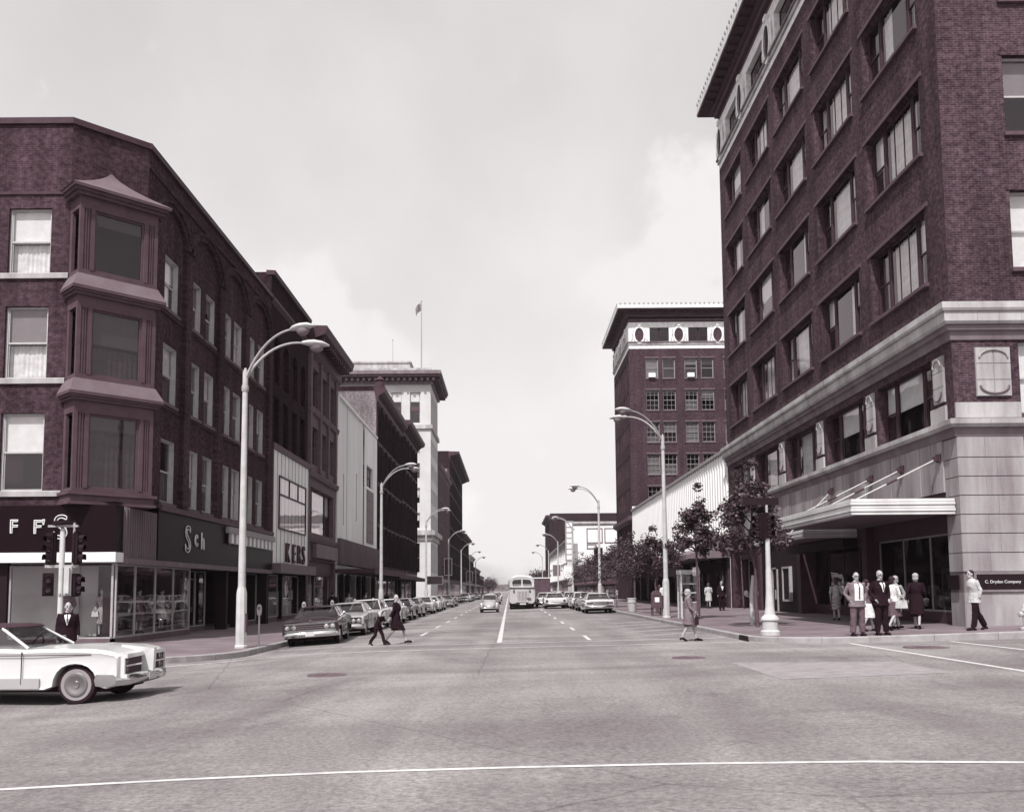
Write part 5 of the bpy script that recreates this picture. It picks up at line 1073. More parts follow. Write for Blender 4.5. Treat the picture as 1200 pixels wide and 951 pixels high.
# ------------------------------------------------------------------ trees
def leaf_mat(name, g):
    m = bpy.data.materials.new(name); m.use_nodes = True; N = m.node_tree.nodes; L = m.node_tree.links; b = N['Principled BSDF']
    t = N.new('ShaderNodeTexCoord'); n = N.new('ShaderNodeTexNoise'); n.inputs['Scale'].default_value = 3.0; n.inputs['Detail'].default_value = 4; L.new(t.outputs['Object'], n.inputs[0])
    cr = N.new('ShaderNodeValToRGB'); cr.color_ramp.elements[0].color = tone(g * .55); cr.color_ramp.elements[1].color = tone(g * 1.6); cr.color_ramp.elements[0].position = .35; cr.color_ramp.elements[1].position = .68
    L.new(n.outputs[0], cr.inputs[0]); L.new(cr.outputs[0], b.inputs['Base Color']); b.inputs['Roughness'].default_value = .6; MATS[name] = m; return m
leaf_mat('leaves', .032); mat('bark', .07, .9, .3, 6, .4, 20)
def tree(x, y, h, cr, z0, seed, label, n=4200, droop=.2, rx=1):
    rr = random.Random(seed); t = thing('street_tree', label, 'tree', (x, y, zs(x)), rr.uniform(0, 6), 'young street trees on the right pavement')
    bend = [(rr.uniform(-.06, .06) * k, rr.uniform(-.06, .06) * k, h * .82 * k / 5) for k in range(6)]
    tk = MB().tube(bend, [.085, .07, .06, .05, .035, .015], 8); tips = []
    for k in range(15):
        f = .42 + .5 * k / 14; i = min(int(f * 5 / .82 * .82), 4); base = Vector(bend[i]).lerp(Vector(bend[i + 1]), f * 5 - i if f * 5 - i < 1 else .9)
        base.z = max(base.z, z0 - .2)
        a = k * 2.4 + rr.uniform(-.4, .4); L_ = cr * rr.uniform(.65, 1.15) * (1.15 - .75 * max(0, (f - .55)) / .4)
        tip = base + Vector((math.cos(a) * L_, math.sin(a) * L_, rr.uniform(.15, .7) * L_ + .1)); mid = base.lerp(tip, .5) + Vector((0, 0, .12))
        tk.tube([base, mid, tip], [.03, .02, .006], 5); tips += [(mid, .55), (tip, .9), (base.lerp(tip, .75), .8)]
        if rr.random() < .7: tips.append((tip + Vector((rr.uniform(-.2, .2), rr.uniform(-.2, .2), -rr.uniform(.1, .45))), .6))
    tips.append((Vector(bend[5]) + Vector((0, 0, .1)), .8)); tips.append((Vector(bend[5]) + Vector((.05, 0, h * .13)), .5))
    obj('trunk', tk, MATS['bark'], t, smooth=50)
    lv = MB(); per = n // len(tips)
    for c, s in tips:
        r = cr * .30 * s + .10
        for k in range(per):
            d = Vector((rr.gauss(0, 1), rr.gauss(0, 1), rr.gauss(0, .8))); d = d.normalized() * r * rr.random() ** .45
            p = c + d; u = Vector((rr.gauss(0, 1), rr.gauss(0, 1), rr.gauss(0, .6))).normalized(); w = u.cross(Vector((rr.gauss(0, 1), rr.gauss(0, 1), rr.gauss(0, 1)))).normalized()
            a, b = rr.uniform(.06, .11), rr.uniform(.035, .06)
            lv.q(p - u * a, p + w * b, p + u * a, p - w * b)
    obj('crown', lv, MATS['leaves'], t)
tree(8.75, 43.4, 6.5, 1.05, 3.3, 11, 'young tree with loose upright crown rising behind the telephone booth')
tree(9.0, 34.0, 6.2, 1.15, 2.7, 23, 'leafy young tree crowding the white signal post', 5200)
tree(8.6, 54.5, 5.2, 1.3, 2.6, 31, 'bushy young tree beside the dark mailbox')
tree(8.5, 63.5, 5.4, 1.5, 2.3, 37, 'bushy young tree behind the white litter bin', 3200)
tree(8.5, 74, 5.6, 1.7, 2.2, 43, 'broad young tree in front of the oval-frieze tower', 3200); tree(8.4, 88, 5.6, 1.8, 2.0, 47, 'broad young tree at the far end of the ribbed store', 2600); tree(8.4, 104, 5.6, 1.8, 2.0, 53, 'shade tree before the white low storefront', 2200)
# creeper hanging on the office building wall over the far shop
iv = MB(); rr = random.Random(9)
for k in range(2600):
    u = rr.gauss(0, .9); v = rr.uniform(-2.6, 2.2); 
    if abs(u) > 1.3 + .4 * math.sin(v * 2): continue
    p = Vector((-.12 - abs(rr.gauss(0, .22)), u, v)); a = Vector((rr.gauss(0, .4), rr.gauss(0, 1), rr.gauss(0, 1))).normalized(); w = a.cross(Vector((1, rr.gauss(0, .3), rr.gauss(0, .3)))).normalized(); s = rr.uniform(.06, .1)
    iv.q(p - a * s, p + w * s * .6, p + a * s, p - w * s * .6)
t = thing('creeper', 'leafy creeper hanging on the office building wall beside the ribbed store', 'plant', (14.38, 57.2, 7.0)); obj('foliage', iv, MATS['leaves'], t); obj('stem', MB().tube([(-.06, 0, -6.2), (-.1, .2, -3), (-.08, -.1, 0), (-.06, .2, 2)], [.05, .04, .03, .015], 6), MATS['bark'], t)

for k, (x_, y_) in enumerate(((-9.5, 430), (-9.8, 470), (-9.4, 520), (-9.9, 590), (9.6, 300), (9.4, 345), (9.8, 400), (9.5, 450), (9.9, 520), (9.6, 600))):
    rr = random.Random(k + 90); t = thing('shade_tree', 'far shade tree on the %s pavement beyond the %s' % (('left', 'low plain brick row') if x_ < 0 else ('right', 'white building with framed panels')), 'tree', (x_, y_, zs(x_)), 0, 'far shade trees')
    hh = rr.uniform(7, 9); obj('trunk', MB().tube([(0, 0, 0), (.1, 0, hh * .5), (0, .1, hh * .8)], [.2, .15, .05], 6), MATS['bark'], t); lv = MB()
    for j in range(700):
        c = Vector((rr.gauss(0, 1.3), rr.gauss(0, 1.3), hh * .62 + rr.gauss(0, 1.4))); u = Vector((rr.gauss(0, 1), rr.gauss(0, 1), rr.gauss(0, 1))).normalized(); w = u.cross(Vector((rr.gauss(0, 1), rr.gauss(0, 1), 1))).normalized(); lv.q(c - u * .28, c + w * .2, c + u * .28, c - w * .2)
    obj('crown', lv, MATS['leaves'], t)
# ------------------------------------------------------------------ vehicles
def paint(name, g, rough=.28): return mat(name, g, rough, .06, 1.2, spec=.5, coat=.6)
for n_, g_ in (('paint_white', .58), ('paint_ivory', .52), ('paint_silver', .34), ('paint_grey', .2), ('paint_plum', .016), ('paint_black', .02), ('paint_tan', .28)): paint(n_, g_)
mat('vinyl_top', .035, .7, .2, 8); mat('under', .012, .9, 0); glass('car_glass', .55, 1.3); mat('grille_dark', .03, .5, 0)
def wheel_meshes(ww):
    t = MB().lathe([(.18, -.09), (.27, -.10), (.325, -.085), (.34, -.05), (.34, .05), (.325, .085), (.27, .10), (.18, .09)], 26, (0, 0, 0), 'y').mesh('tyre', MATS['rubber'], 40)
    w = MB().lathe([(.225, -.103), (.27, -.106), (.275, -.1)], 26, (0, 0, 0), 'y').mesh('whitewall', MATS['whitewall'])
    r = MB().lathe([(.02, -.115), (.06, -.12), (.07, -.105), (.13, -.11), (.17, -.125), (.2, -.12), (.215, -.1), (.225, -.095), (.225, .09), (.02, .09)], 26, (0, 0, 0), 'y').mesh('rim', MATS['wheel_cover'], 40)
    return t, w, r
def wheel(t, x, y, z=.34, white=True):
    a, b, c = cached('wheel', lambda: wheel_meshes(1)); rz = 0 if y < 0 else math.pi
    o = obj('wheel', a, None, t, (x, y, z), rz); obj('rim', c, None, o)
    if white: obj('whitewall', b, None, o)
def side_poly(L, hood, deck, belt, xf, xr, nose, tail):
    """closed side outline, forward = +x, starts at the rear bottom"""
    f, r = L / 2, -L / 2
    top = [(r + .10, .34), (r + .01, .48), (r, tail * .75), (r + .02, tail - .04), (r + .08, tail), (r + .55, deck), (r + 1.25, deck + .02), (-1.3, belt), (-.4, belt), (.55, belt), (1.0, belt - .01), (f - 1.0, hood), (f - .35, hood - .03), (f - .08, nose), (f - .0, nose - .06), (f, .52), (f - .03, .42), (f - .12, .33)]
    def arch(xc): return [(xc + .40 * math.cos(math.pi * k / 10), .32 + .42 * math.sin(math.pi * k / 10)) for k in range(11)]
    return top + [(xf + .55, .27)] + arch(xf) + [(xf - .55, .25), (xr + .6, .25)] + arch(xr) + [(xr - .5, .29)]
def body_mb(L, W, hood, deck, belt, xf, xr, nose, tail, crown=.03, fin=0):
    P = side_poly(L, hood, deck, belt, xf, xr, nose, tail); h = W / 2; m = MB(); rings = []
    def st(y, dz, dx, drop):
        r = []
        for x, z in P:
            zz = z
            if z > .62: zz = z - dz * (z - .62) / .3
            if z <= .34 and not (abs(x - xf) < .42 or abs(x - xr) < .42): zz = z + drop
            e = max(0, abs(x) - L / 2 + .5) / .5
            xx = x - math.copysign(dx * e ** 2, x)
            r.append((xx, y, zz))
        return r
    half = [(h - .03, .10, .10, .06), (h - .005, .05, .06, .02), (h - .04, .0, .03, .0), (h - .16, -fin, .01, 0), (h - .30, -.0, .0, 0), (h * .4, -crown * .6, -.01, 0), (0, -crown, -.02, 0)]
    for y, dz, dx, dr in half: rings.append(st(y, dz, dx, dr))
    for y, dz, dx, dr in half[-2::-1]: rings.append(st(-y, dz, dx, dr))
    return m.loft(rings)
def car(label, x, y, yaw, L=5.35, W=1.98, H=1.40, pm='paint_silver', roof=None, roll=0, front='quad', group='cars parked along the kerb', detail=True, rearstyle=0, name='parked_car', hood=.88, white=True, wagon=False, fo=.95, trims=True):
    t = thing(name, label, 'car', (x, y, zr(x) + .0), yaw, group); t.rotation_euler = (R(roll), 0, yaw)
    f, h = L / 2, W / 2; xf, xr = f - fo, -f + 1.25; belt = .97; deck = .93
    obj('body', body_mb(L, W, hood, deck, belt, xf, xr, hood - .08, .9), MATS[pm], t, smooth=32)
    obj('underbody', MB().box(-f + .3, f - .3, -h + .25, h - .25, .2, .5), MATS['under'], t)
    for sx in (xf, xr):
        for s in (-1, 1): wheel(t, sx, s * (h - .17), white=white)
    # greenhouse
    wb, wt, rt, rb = 1.0, .42, -1.05, -1.72
    if wagon: rt, rb = -2.0, -2.35
    wB, wT = h - .17, h - .36; zb, ztp = belt + .005, H - .07
    def P(xb, xt, s, k): return Vector((xb + (xt - xb) * k, s * (wB + (wT - wB) * k), zb + (ztp - zb) * k))
    rm = MATS[roof or pm]
    rings = []
    for ins, z in ((0.0, ztp), (-.02, ztp + .02), (.05, H - .015), (.22, H)):
        rings.append([(wt + .10 - ins, -(wT - ins * .6) * .9, z), (wt + .04 - ins, -wT + ins, z), (rt - .02 + ins, -wT + ins, z), (rt - .1 + ins, -(wT - ins * .6) * .88, z), (rt - .1 + ins, (wT - ins * .6) * .88, z), (rt - .02 + ins, wT - ins, z), (wt + .04 - ins, wT - ins, z), (wt + .10 - ins, (wT - ins * .6) * .9, z)])
    obj('roof', MB().loft(rings), rm, t, smooth=50)
    obj('windshield', MB().q(P(wb, wt, -1, .02) * 1, P(wb, wt, 1, .02), P(wb, wt + .03, 1, .98), P(wb, wt + .03, -1, .98)), MATS['car_glass'], t)
    obj('rear_window', MB().q(P(rb, rt, -1, .02), P(rb, rt, 1, .02), P(rb, rt, 1, .98), P(rb, rt, -1, .98)), MATS['car_glass'], t)
    for s in (-1, 1):
        obj('pillar', MB().tube([P(wb, wt, s, 0), P(wb, wt, s, 1)], .027, 6), MATS[pm], t); c0, c1 = P(rb, rt, s, 0), P(rb, rt, s, 1)
        ob = MB().loft([[c0 + Vector((0, s * .01, 0)), c0 + Vector((.42, s * .01, 0)), c0 + Vector((.42, -s * .05, 0)), c0 + Vector((0, -s * .05, 0))], [c1 + Vector((0, s * .01, 0)), c1 + Vector((.22, s * .01, 0)), c1 + Vector((.22, -s * .05, 0)), c1 + Vector((0, -s * .05, 0))]])
        obj('pillar', ob, rm if roof else MATS[pm], t)
        mid = (wb + rb) / 2 + .25
        a0, a1, b0, b1 = Vector((mid, s * wB, zb)), Vector((mid - .05, s * wT, ztp)), c0 + Vector((.42, 0, 0)), c1 + Vector((.22, 0, 0))
        obj('side_window', MB().q(P(wb, wt, s, .02), a0, a1, P(wb, wt, s, .98)), MATS['car_glass'], t); obj('side_window', MB().q(a0, b0, b1, a1), MATS['car_glass'], t)
        obj('window_trim', MB().tube([P(wb, wt, s, 0), (mid, s * (wB + .01), zb), c0], .014, 5).tube([a0, a1], .016, 5), MATS['chrome'], t)
        if trims: obj('side_trim', MB().tube([(-f + .15, s * (h + .0), .66), (xr, s * (h + .008), .67), (xf, s * (h + .008), .68), (f - .25, s * (h - .03), .67)], .016, 5), MATS['chrome'], t)
        if detail:
            for xd in (.98, -.05): obj('door_seam', MB().box(xd - .006, xd + .006, s * h - .012, s * h + .003, .36, .93), MATS['under'], t)
            obj('door_handle', MB().box(.08, .24, s * (h + .0), s * (h + .03), .83, .86), MATS['chrome'], t)
            if trims: obj('rocker_trim', MB().box(xr + .5, xf - .5, s * (h - .035), s * (h - .0), .27, .33), MATS['chrome'], t)
    obj('mirror', MB().tube([(.75, h - .12, .95), (.72, h + .0, 1.05)], .015, 5).ell((.70, h + .03, 1.08), (.03, .08, .05)), MATS['chrome'], t, smooth=50)
    for xs in (.15, -.95): obj('seat', MB().box(xs - .2, xs + .45, -h + .25, h - .25, .45, .66).prism([(xs - .32, .6), (xs - .1, .6), (xs - .2, 1.06), (xs - .34, 1.06)], -h + .28, h - .28, 'y'), MATS['interior'], t)
    obj('dashboard', MB().box(.65, .98, -h + .25, h - .25, .75, .95), MATS['interior'], t); obj('steering_wheel', MB().tube([(.5 + .07 * math.sin(a), .4 + .2 * math.cos(a), .96 + .18 * math.sin(a)) for a in [2 * math.pi * k / 14 for k in range(15)]], .014, 5), MATS['interior'], t)
    # bumpers
    def bumper(s, z, hh, n):
        xe = s * f; pts = [(xe - s * .42, -h - .01), (xe - s * .12, -h + .0), (xe + s * .06, -h + .2), (xe + s * .10, -h + .6), (xe + s * .11, 0), (xe + s * .10, h - .6), (xe + s * .06, h - .2), (xe - s * .12, h), (xe - s * .42, h + .01)]
        rings = []
        for a, b in pts: rings.append([(a, b, z - hh), (a + s * .05, b * 1.0, z - hh * .5), (a + s * .06, b, z), (a + s * .04, b, z + hh * .7), (a, b, z + hh), (a - s * .03, b, z)])
        return obj(n, MB().loft(rings), MATS['chrome'], t, smooth=45)
    bumper(1, .42, .10, 'front_bumper'); bumper(-1, .45, .10, 'rear_bumper')
    obj('license_plate', MB().box(f + .17, f + .18, -.16, .16, .36, .5), MATS['plate'], t); obj('license_plate', MB().box(-f - .18, -f - .17, -.16, .16, .42, .56), MATS['plate'], t)
    if front == 'quad':
        gz0, gz1 = .56, hood - .13
        g = obj('grille', MB().box(f - .06, f + .015, -h + .25, h - .25, gz0, gz1), MATS['grille_dark'], t)
        for k in range(4): obj('grille_bar', MB().box(f + .012, f + .035, -h + .25, h - .25, gz0 + .015 + k * (gz1 - gz0 - .03) / 3 - .01, gz0 + .015 + k * (gz1 - gz0 - .03) / 3 + .01), MATS['chrome'], g)
        obj('grille_surround', MB().box(f - .05, f + .05, -h + .1, h - .1, gz1, gz1 + .035).box(f - .05, f + .05, -h + .1, h - .1, gz0 - .03, gz0), MATS['chrome'], t)
        for s in (-1, 1):
            for k in (0, 1):
                o = obj('headlight', MB().lathe([(.10, -.05), (.10, .03), (.085, .045), (.075, .02)], 16, (f + .01, s * (h - .20 - k * .22), (gz0 + gz1) / 2), 'x'), MATS['chrome'], t, smooth=40)
                obj('lens', MB().lathe([(.078, 0), (.06, .02), (.01, .03)], 16, (f + .03, s * (h - .20 - k * .22), (gz0 + gz1) / 2), 'x'), MATS['headlight'], o, smooth=60)
        obj('hood_trim', MB().box(f - .5, f - .02, -.02, .02, hood - .06, hood - .01), MATS['chrome'], t)
    elif front == 'split':
        # two nostrils either side of a proud prow
        obj('prow', MB().loft([[(f - .35, -.10, .50), (f + .20, -.05, .52), (f + .20, .05, .52), (f - .35, .10, .50)], [(f - .35, -.16, hood + .02), (f + .22, -.06, hood - .05), (f + .22, .06, hood - .05), (f - .35, .16, hood + .02)]]), MATS[pm], t, smooth=40)
        for s in (-1, 1):
            a, b = s * .14, s * (h - .10); y0, y1 = min(a, b), max(a, b)
            g = obj('grille', MB().box(f - .03, f + .02, y0, y1, .52, .80), MATS['grille_dark'], t)
            obj('grille_surround', MB().loft([[(f - .05, y0 - .03, z), (f + .10 - .04 * 0, y0 - .03, z), (f + .04, y1 + .03, z), (f - .05, y1 + .03, z)] for z in (.80, .87)]).loft([[(f - .05, y0 - .03, z), (f + .10, y0 - .03, z), (f + .04, y1 + .03, z), (f - .05, y1 + .03, z)] for z in (.45, .52)]).loft([[(f - .05, y1 - .02 if s > 0 else y0 - .03, z), (f + .05, y1 - .02 if s > 0 else y0 - .03, z), (f + .05, y1 + .03 if s > 0 else y0 + .02, z), (f - .05, y1 + .03 if s > 0 else y0 + .02, z)] for z in (.52, .80)]), MATS[pm], t)
            obj('grille_bar', MB().box(f + .015, f + .05, y0, y1, .645, .675), MATS['chrome'], g)
            for k in (0, 1):
                o = obj('headlight', MB().lathe([(.10, -.05), (.10, .02), (.08, .035), (.075, .01)], 16, (f - .01, s * (h - .24), .59 + k * .145), 'x'), MATS['chrome'], t, smooth=40); obj('lens', MB().lathe([(.07, 0), (.05, .015), (.01, .02)], 14, (f + .01, s * (h - .24), .59 + k * .145), 'x'), MATS['lens_dim'], o, smooth=60)
    for s in (-1, 1):
        if rearstyle == 0: obj('taillight', MB().lathe([(.12, .02), (.11, -.03), (.06, -.05), (.01, -.06)], 16, (-f - .0, s * (h - .22), .70), 'x'), MATS['tail_lens'], t, smooth=50)
        else: obj('taillight', MB().box(-f - .03, -f + .03, min(s * .45, s * (h - .1)), max(s * .45, s * (h - .1)), .66, .76), MATS['tail_lens'], t)
    obj('rear_panel', MB().box(-f - .012, -f + .02, -h + .36, h - .36, .60, .80), MATS['chrome' if rearstyle else pm], t)
    return t
D = -math.pi / 2      # heading towards the camera
pc = car('white coupe with black roof turning across the junction', -9.55, 17.55, R(-1), 5.45, 2.02, 1.39, 'paint_white', 'vinyl_top', 0, 'split', None, name='white_coupe', hood=.98, fo=.80, trims=False)
obj('fender_trim', MB().tube([(-.2, -1.015, .86), (1.2, -1.017, .86), (2.2, -.99, .87)], .008, 5), MATS['paint_dark'], pc); obj('sill_trim', MB().box(-1.0, 1.3, -1.02, -.99, .28, .46), MATS['paint_silver'], pc)
c1 = car('dark sedan with chrome grille and quad headlights parked first behind the corner lamp', -7.22, 35.75, D + R(4.5), 5.3, 1.98, 1.38, 'paint_plum', None, 3.6, hood=.92)
specs = [(41.6, 'paint_silver', None, 'silver sedan parked right behind the dark sedan', 0), (47.6, 'paint_ivory', None, 'pale wagon parked behind the silver sedan', 1), (54.4, 'paint_white', None, 'white sedan parked behind the pale wagon', 0), (61.3, 'paint_plum', 'paint_grey', 'dark car with grey roof parked by the second lamp', 0),
         (68.2, 'paint_grey', None, 'grey sedan parked before the pale store canopy', 0), (76.6, 'paint_ivory', None, 'ivory sedan parked before the pale store canopy', 0), (83.4, 'paint_white', None, 'white sedan parked before the ornate brick pair', 0), (90.2, 'paint_tan', None, 'tan sedan parked at the end of the near row', 0),
         (104, 'paint_grey', None, 'grey sedan parked under the ornate brick pair awning', 0), (111, 'paint_black', None, 'black sedan parked under the ornate brick pair awning', 0), (150, 'paint_ivory', 'paint_grey', 'ivory car with grey roof parked before the white tower', 0), (157.5, 'paint_plum', None, 'dark sedan parked before the white tower', 0), (165, 'paint_black', None, 'black sedan parked past the white tower', 0), (192, 'paint_grey', None, 'grey sedan parked far down the left kerb', 0), (200, 'paint_white', None, 'white sedan parked far down the left kerb', 0)]
for k, (y, p, r, lb, w) in enumerate(specs):
    rr = random.Random(k); car(lb, -7.1 + rr.uniform(-.08, .08), y, D + R(rr.uniform(-1, 1.5)), rr.uniform(4.9, 5.4), rr.uniform(1.88, 2.0), 1.5 if w else rr.uniform(1.38, 1.46), p, r, 3.4, detail=k < 3, white=k % 2 == 0, wagon=bool(w), hood=rr.uniform(.86, .93))
U = math.pi / 2
specs = [(65.6, 'paint_ivory', None, 'ivory sedan with wide chrome tail parked first on the right kerb'), (72.4, 'paint_grey', None, 'grey sedan parked in front of the ivory one'), (79.2, 'paint_white', None, 'white sedan parked by the right lamp'), (86, 'paint_silver', None, 'silver sedan parked past the right lamp'), (93, 'paint_ivory', None, 'ivory sedan parked toward the oval-frieze tower'), (100, 'paint_plum', None, 'dark sedan parked toward the oval-frieze tower'), (107, 'paint_white', None, 'white sedan parked under the oval-frieze tower'), (121, 'paint_silver', None, 'silver sedan parked by the white low storefront'), (128, 'paint_black', None, 'black sedan parked by the white low storefront')]
for k, (y, p, r, lb) in enumerate(specs):
    rr = random.Random(k + 50); car(lb, 6.1, y, U + R(rr.uniform(-1, 1)), rr.uniform(4.9, 5.4), rr.uniform(1.9, 2.0), rr.uniform(1.36, 1.45), p, r, -1.0, detail=False, rearstyle=k % 2 ^ 1, white=k % 2 == 0)
car('white sedan driving away between the bus and the parked cars', 4.05, 84.5, U, 5.3, 1.98, 1.42, 'paint_white', None, -1, group=None, rearstyle=0, name='white_sedan')
car('pale sedan half hidden ahead of the white sedan', 3.5, 92, U, 5.2, 1.95, 1.42, 'paint_ivory', None, -1, group=None, name='pale_sedan'); car('pale sedan coming the other way far beyond the beetle', -2.0, 118, D, 5.2, 1.95, 1.42, 'paint_tan', None, 1, group=None, name='oncoming_sedan')
car('dark sedan far off in the oncoming lane', -2.1, 150, D, 5.2, 1.95, 1.42, 'paint_grey', None, 1, group=None, name='oncoming_sedan')

# small rounded beetle, front to us
vw = thing('beetle_car', 'small pale rounded beetle car coming towards us left of the centre line', 'car', (-1.6, 75.5, zr(-1.6)), D)
def ring_sec(x, w, z0, z1, n=16, p=2.4):
    zc, zh = (z0 + z1) / 2, (z1 - z0) / 2; r = []
    for k in range(n):
        a = 2 * math.pi * k / n; c, s = math.cos(a), math.sin(a)
        r.append((x, w * math.copysign(abs(c) ** (2 / p), c), zc + zh * math.copysign(abs(s) ** (2 / p), s)))
    return r
obj('body', MB().loft([ring_sec(x, w, a, b) for x, w, a, b in ((-2.0, .25, .35, .62), (-1.8, .45, .3, .85), (-1.3, .58, .25, 1.15), (-.7, .64, .25, 1.3), (.3, .64, .25, 1.18), (.75, .62, .25, .98), (1.1, .56, .25, .93), (1.5, .46, .28, .82), (1.8, .3, .32, .62), (1.92, .15, .38, .5))]), MATS['paint_silver'], vw, smooth=60)
obj('roof', MB().loft([ring_sec(x, w, a, b) for x, w, a, b in ((-1.45, .45, .9, 1.12), (-1.0, .6, .9, 1.36), (-.4, .64, .9, 1.49), (.1, .62, .9, 1.48), (.4, .58, .92, 1.36), (.72, .56, .92, 1.0))]), MATS['paint_silver'], vw, smooth=60)
obj('windshield', MB().loft([[(.70, -.52, 1.02), (.70, .52, 1.02), (.44, .48, 1.38), (.44, -.48, 1.38)], [(.74, -.52, 1.02), (.74, .52, 1.02), (.48, .48, 1.38), (.48, -.48, 1.38)]]), MATS['glass_dark'], vw)
for s in (-1, 1):
    obj('side_window', MB().box(-.8, .3, s * .63 - .01, s * .63 + .012, 1.02, 1.36), MATS['glass_dark'], vw)
    for x in (1.2, -1.2):
        obj('fender', MB().ell((x, s * .6, .46), (.52, .19, .34)), MATS['paint_silver'], vw, smooth=60); wheel(vw, x, s * .63, .32, False)
    o = obj('headlight', MB().lathe([(.12, -.1), (.12, .03), (.09, .05)], 14, (1.58, s * .6, .62), 'x'), MATS['chrome'], vw, smooth=40); obj('lens', MB().ell((1.62, s * .6, .62), (.03, .1, .1)), MATS['headlight'], o)
obj('front_bumper', MB().tube([(1.7, -.75, .36), (1.98, -.6, .36), (2.02, 0, .36), (1.98, .6, .36), (1.7, .75, .36)], .05, 8), MATS['chrome'], vw, smooth=50); obj('underbody', MB().box(-1.6, 1.6, -.6, .6, .18, .36), MATS['under'], vw)
# city bus from behind
bs = thing('city_bus', 'two-tone city bus with rounded white roof seen from behind', 'bus', (1.12, 89.5, zr(1.1)), U)
mat('bus_pale', .42, .4, .1, 1.5)
def bsec(x, w, z0, z1, p=4.5): return ring_sec(x, w, z0, z1, 28, p)
obj('body', MB().loft([bsec(-5.45, 1.12, .5, 1.88), bsec(-5.5, 1.16, .46, 1.92), bsec(-5.4, 1.23, .42, 1.95), bsec(5.2, 1.23, .42, 1.95), bsec(5.4, 1.1, .5, 1.9)]), MATS['bus_pale'], bs, smooth=40)
obj('roof', MB().loft([ring_sec(-5.35, .95, 1.5, 2.72, 28, 3), ring_sec(-5.42, 1.1, 1.4, 2.9, 28, 3), ring_sec(-5.0, 1.2, 1.3, 3.06, 28, 3.2), ring_sec(4.8, 1.2, 1.3, 3.06, 28, 3.2), ring_sec(5.3, 1.0, 1.4, 2.8, 28, 3)]), MATS['paint_white'], bs, smooth=40)
obj('belt_trim', MB().box(-5.54, 5.2, -1.245, 1.245, 1.9, 1.95), MATS['trim_mid'], bs)
for s in (-1, 1):
    pr = [(s * .08, 2.25), (s * .86, 2.25), (s * .86, 2.45), (s * .72, 2.62), (s * .08, 2.66)]
    obj('rear_window', MB().prism(pr, -5.49, -5.36, 'x'), MATS['glass_dark'], bs)
    for k in range(6): obj('side_window', MB().box(-4.4 + k * 1.5, -3.2 + k * 1.5, s * 1.19, s * 1.215, 1.98, 2.6), MATS['glass_dark'], bs)
    for x in (-3.3, 3.4): wheel(bs, x, s * 1.02, .46, False)
    obj('taillight', MB().lathe([(.09, 0), (.08, -.04), (.01, -.05)], 12, (-5.5, s * .72, 1.6), 'x'), MATS['tail_lens'], bs); obj('marker_light', MB().lathe([(.05, 0), (.01, -.04)], 10, (-5.5, s * .72, 1.8), 'x'), MATS['tail_lens'], bs)
    obj('wheel_skirt', MB().box(-5.3, 5.1, s * 1.1, s * 1.18, .25, .5), MATS['bus_pale'], bs)
obj('engine_door', MB().box(-5.53, -5.49, -.55, .55, .62, 1.75), MATS['bus_pale'], bs)
for k in range(7): obj('vent_slat', MB().box(-5.545, -5.53, -.45 + k * .13, -.40 + k * .13, .75, 1.6), MATS['panel_grey'], bs)
obj('rear_bumper', MB().box(-5.6, -5.45, -1.15, 1.15, .36, .52), MATS['under'], bs); obj('license_plate', MB().box(-5.62, -5.6, -.35, .2, .4, .54), MATS['plate'], bs); obj('advert_plate', MB().box(-5.56, -5.5, -.8, -.45, .9, 1.0), MATS['trim_mid'], bs); obj('underbody', MB().box(-5.2, 5, -1.0, 1.0, .2, .5), MATS['under'], bs)
tr = thing('box_truck', 'dark box truck with pale roof edge ahead of the bus', 'truck', (3.35, 108, zr(3.3)), U)
obj('cargo_box', MB().box(-3.5, 2.0, -1.22, 1.22, .75, 2.95), MATS['trim_mid'], tr); obj('roof_edge', MB().box(-3.55, 2.05, -1.26, 1.26, 2.95, 3.05), MATS['blind'], tr)
for y0 in (-1.16, .02): obj('rear_door', MB().box(-3.54, -3.5, y0, y0 + 1.14, .85, 2.85), MATS['trim_mid'], tr)
obj('cab', MB().box(2.1, 3.9, -1.1, 1.1, .6, 2.0).box(2.1, 3.3, -1.05, 1.05, 2.0, 2.5), MATS['paint_grey'], tr); obj('rear_bumper', MB().box(-3.6, -3.5, -1.1, 1.1, .45, .6), MATS['under'], tr); obj('chassis', MB().box(-3.4, 3.5, -.5, .5, .45, .75), MATS['under'], tr)
for x in (-2.2, 3.0):
    for s in (-1, 1): wheel(tr, x, s * 1.0, .42, False)

# ------------------------------------------------------------------ people
mat('skin', .34, .55, .05); mat('skin_dim', .24, .55, .05); mat('eye_dark', .02, .4, 0); mat('lip', .15, .5, 0); mat('hair_dark', .02, .6, .2, 20); mat('hair_grey', .3, .7, .2, 20); mat('hair_brown', .07, .6, .2, 20)
for n_, g_ in (('cloth_black', .011), ('cloth_grey', .14), ('cloth_midgrey', .09), ('cloth_white', .62), ('cloth_pale', .42), ('cloth_stone', .30), ('leather_black', .015), ('leather_pale', .5)): mat(n_, g_, .9, .18, 7, .3, 60, spec=.05)
def plaid():
    m = bpy.data.materials.new('plaid'); m.use_nodes = True; N = m.node_tree.nodes; L = m.node_tree.links; b = N['Principled BSDF']; t = N.new('ShaderNodeTexCoord'); c = N.new('ShaderNodeTexChecker'); c.inputs['Scale'].default_value = 14
    c.inputs[1].default_value = tone(.36); c.inputs[2].default_value = tone(.14); L.new(t.outputs['Object'], c.inputs[0]); L.new(c.outputs[0], b.inputs['Base Color']); MATS['plaid'] = m
plaid()
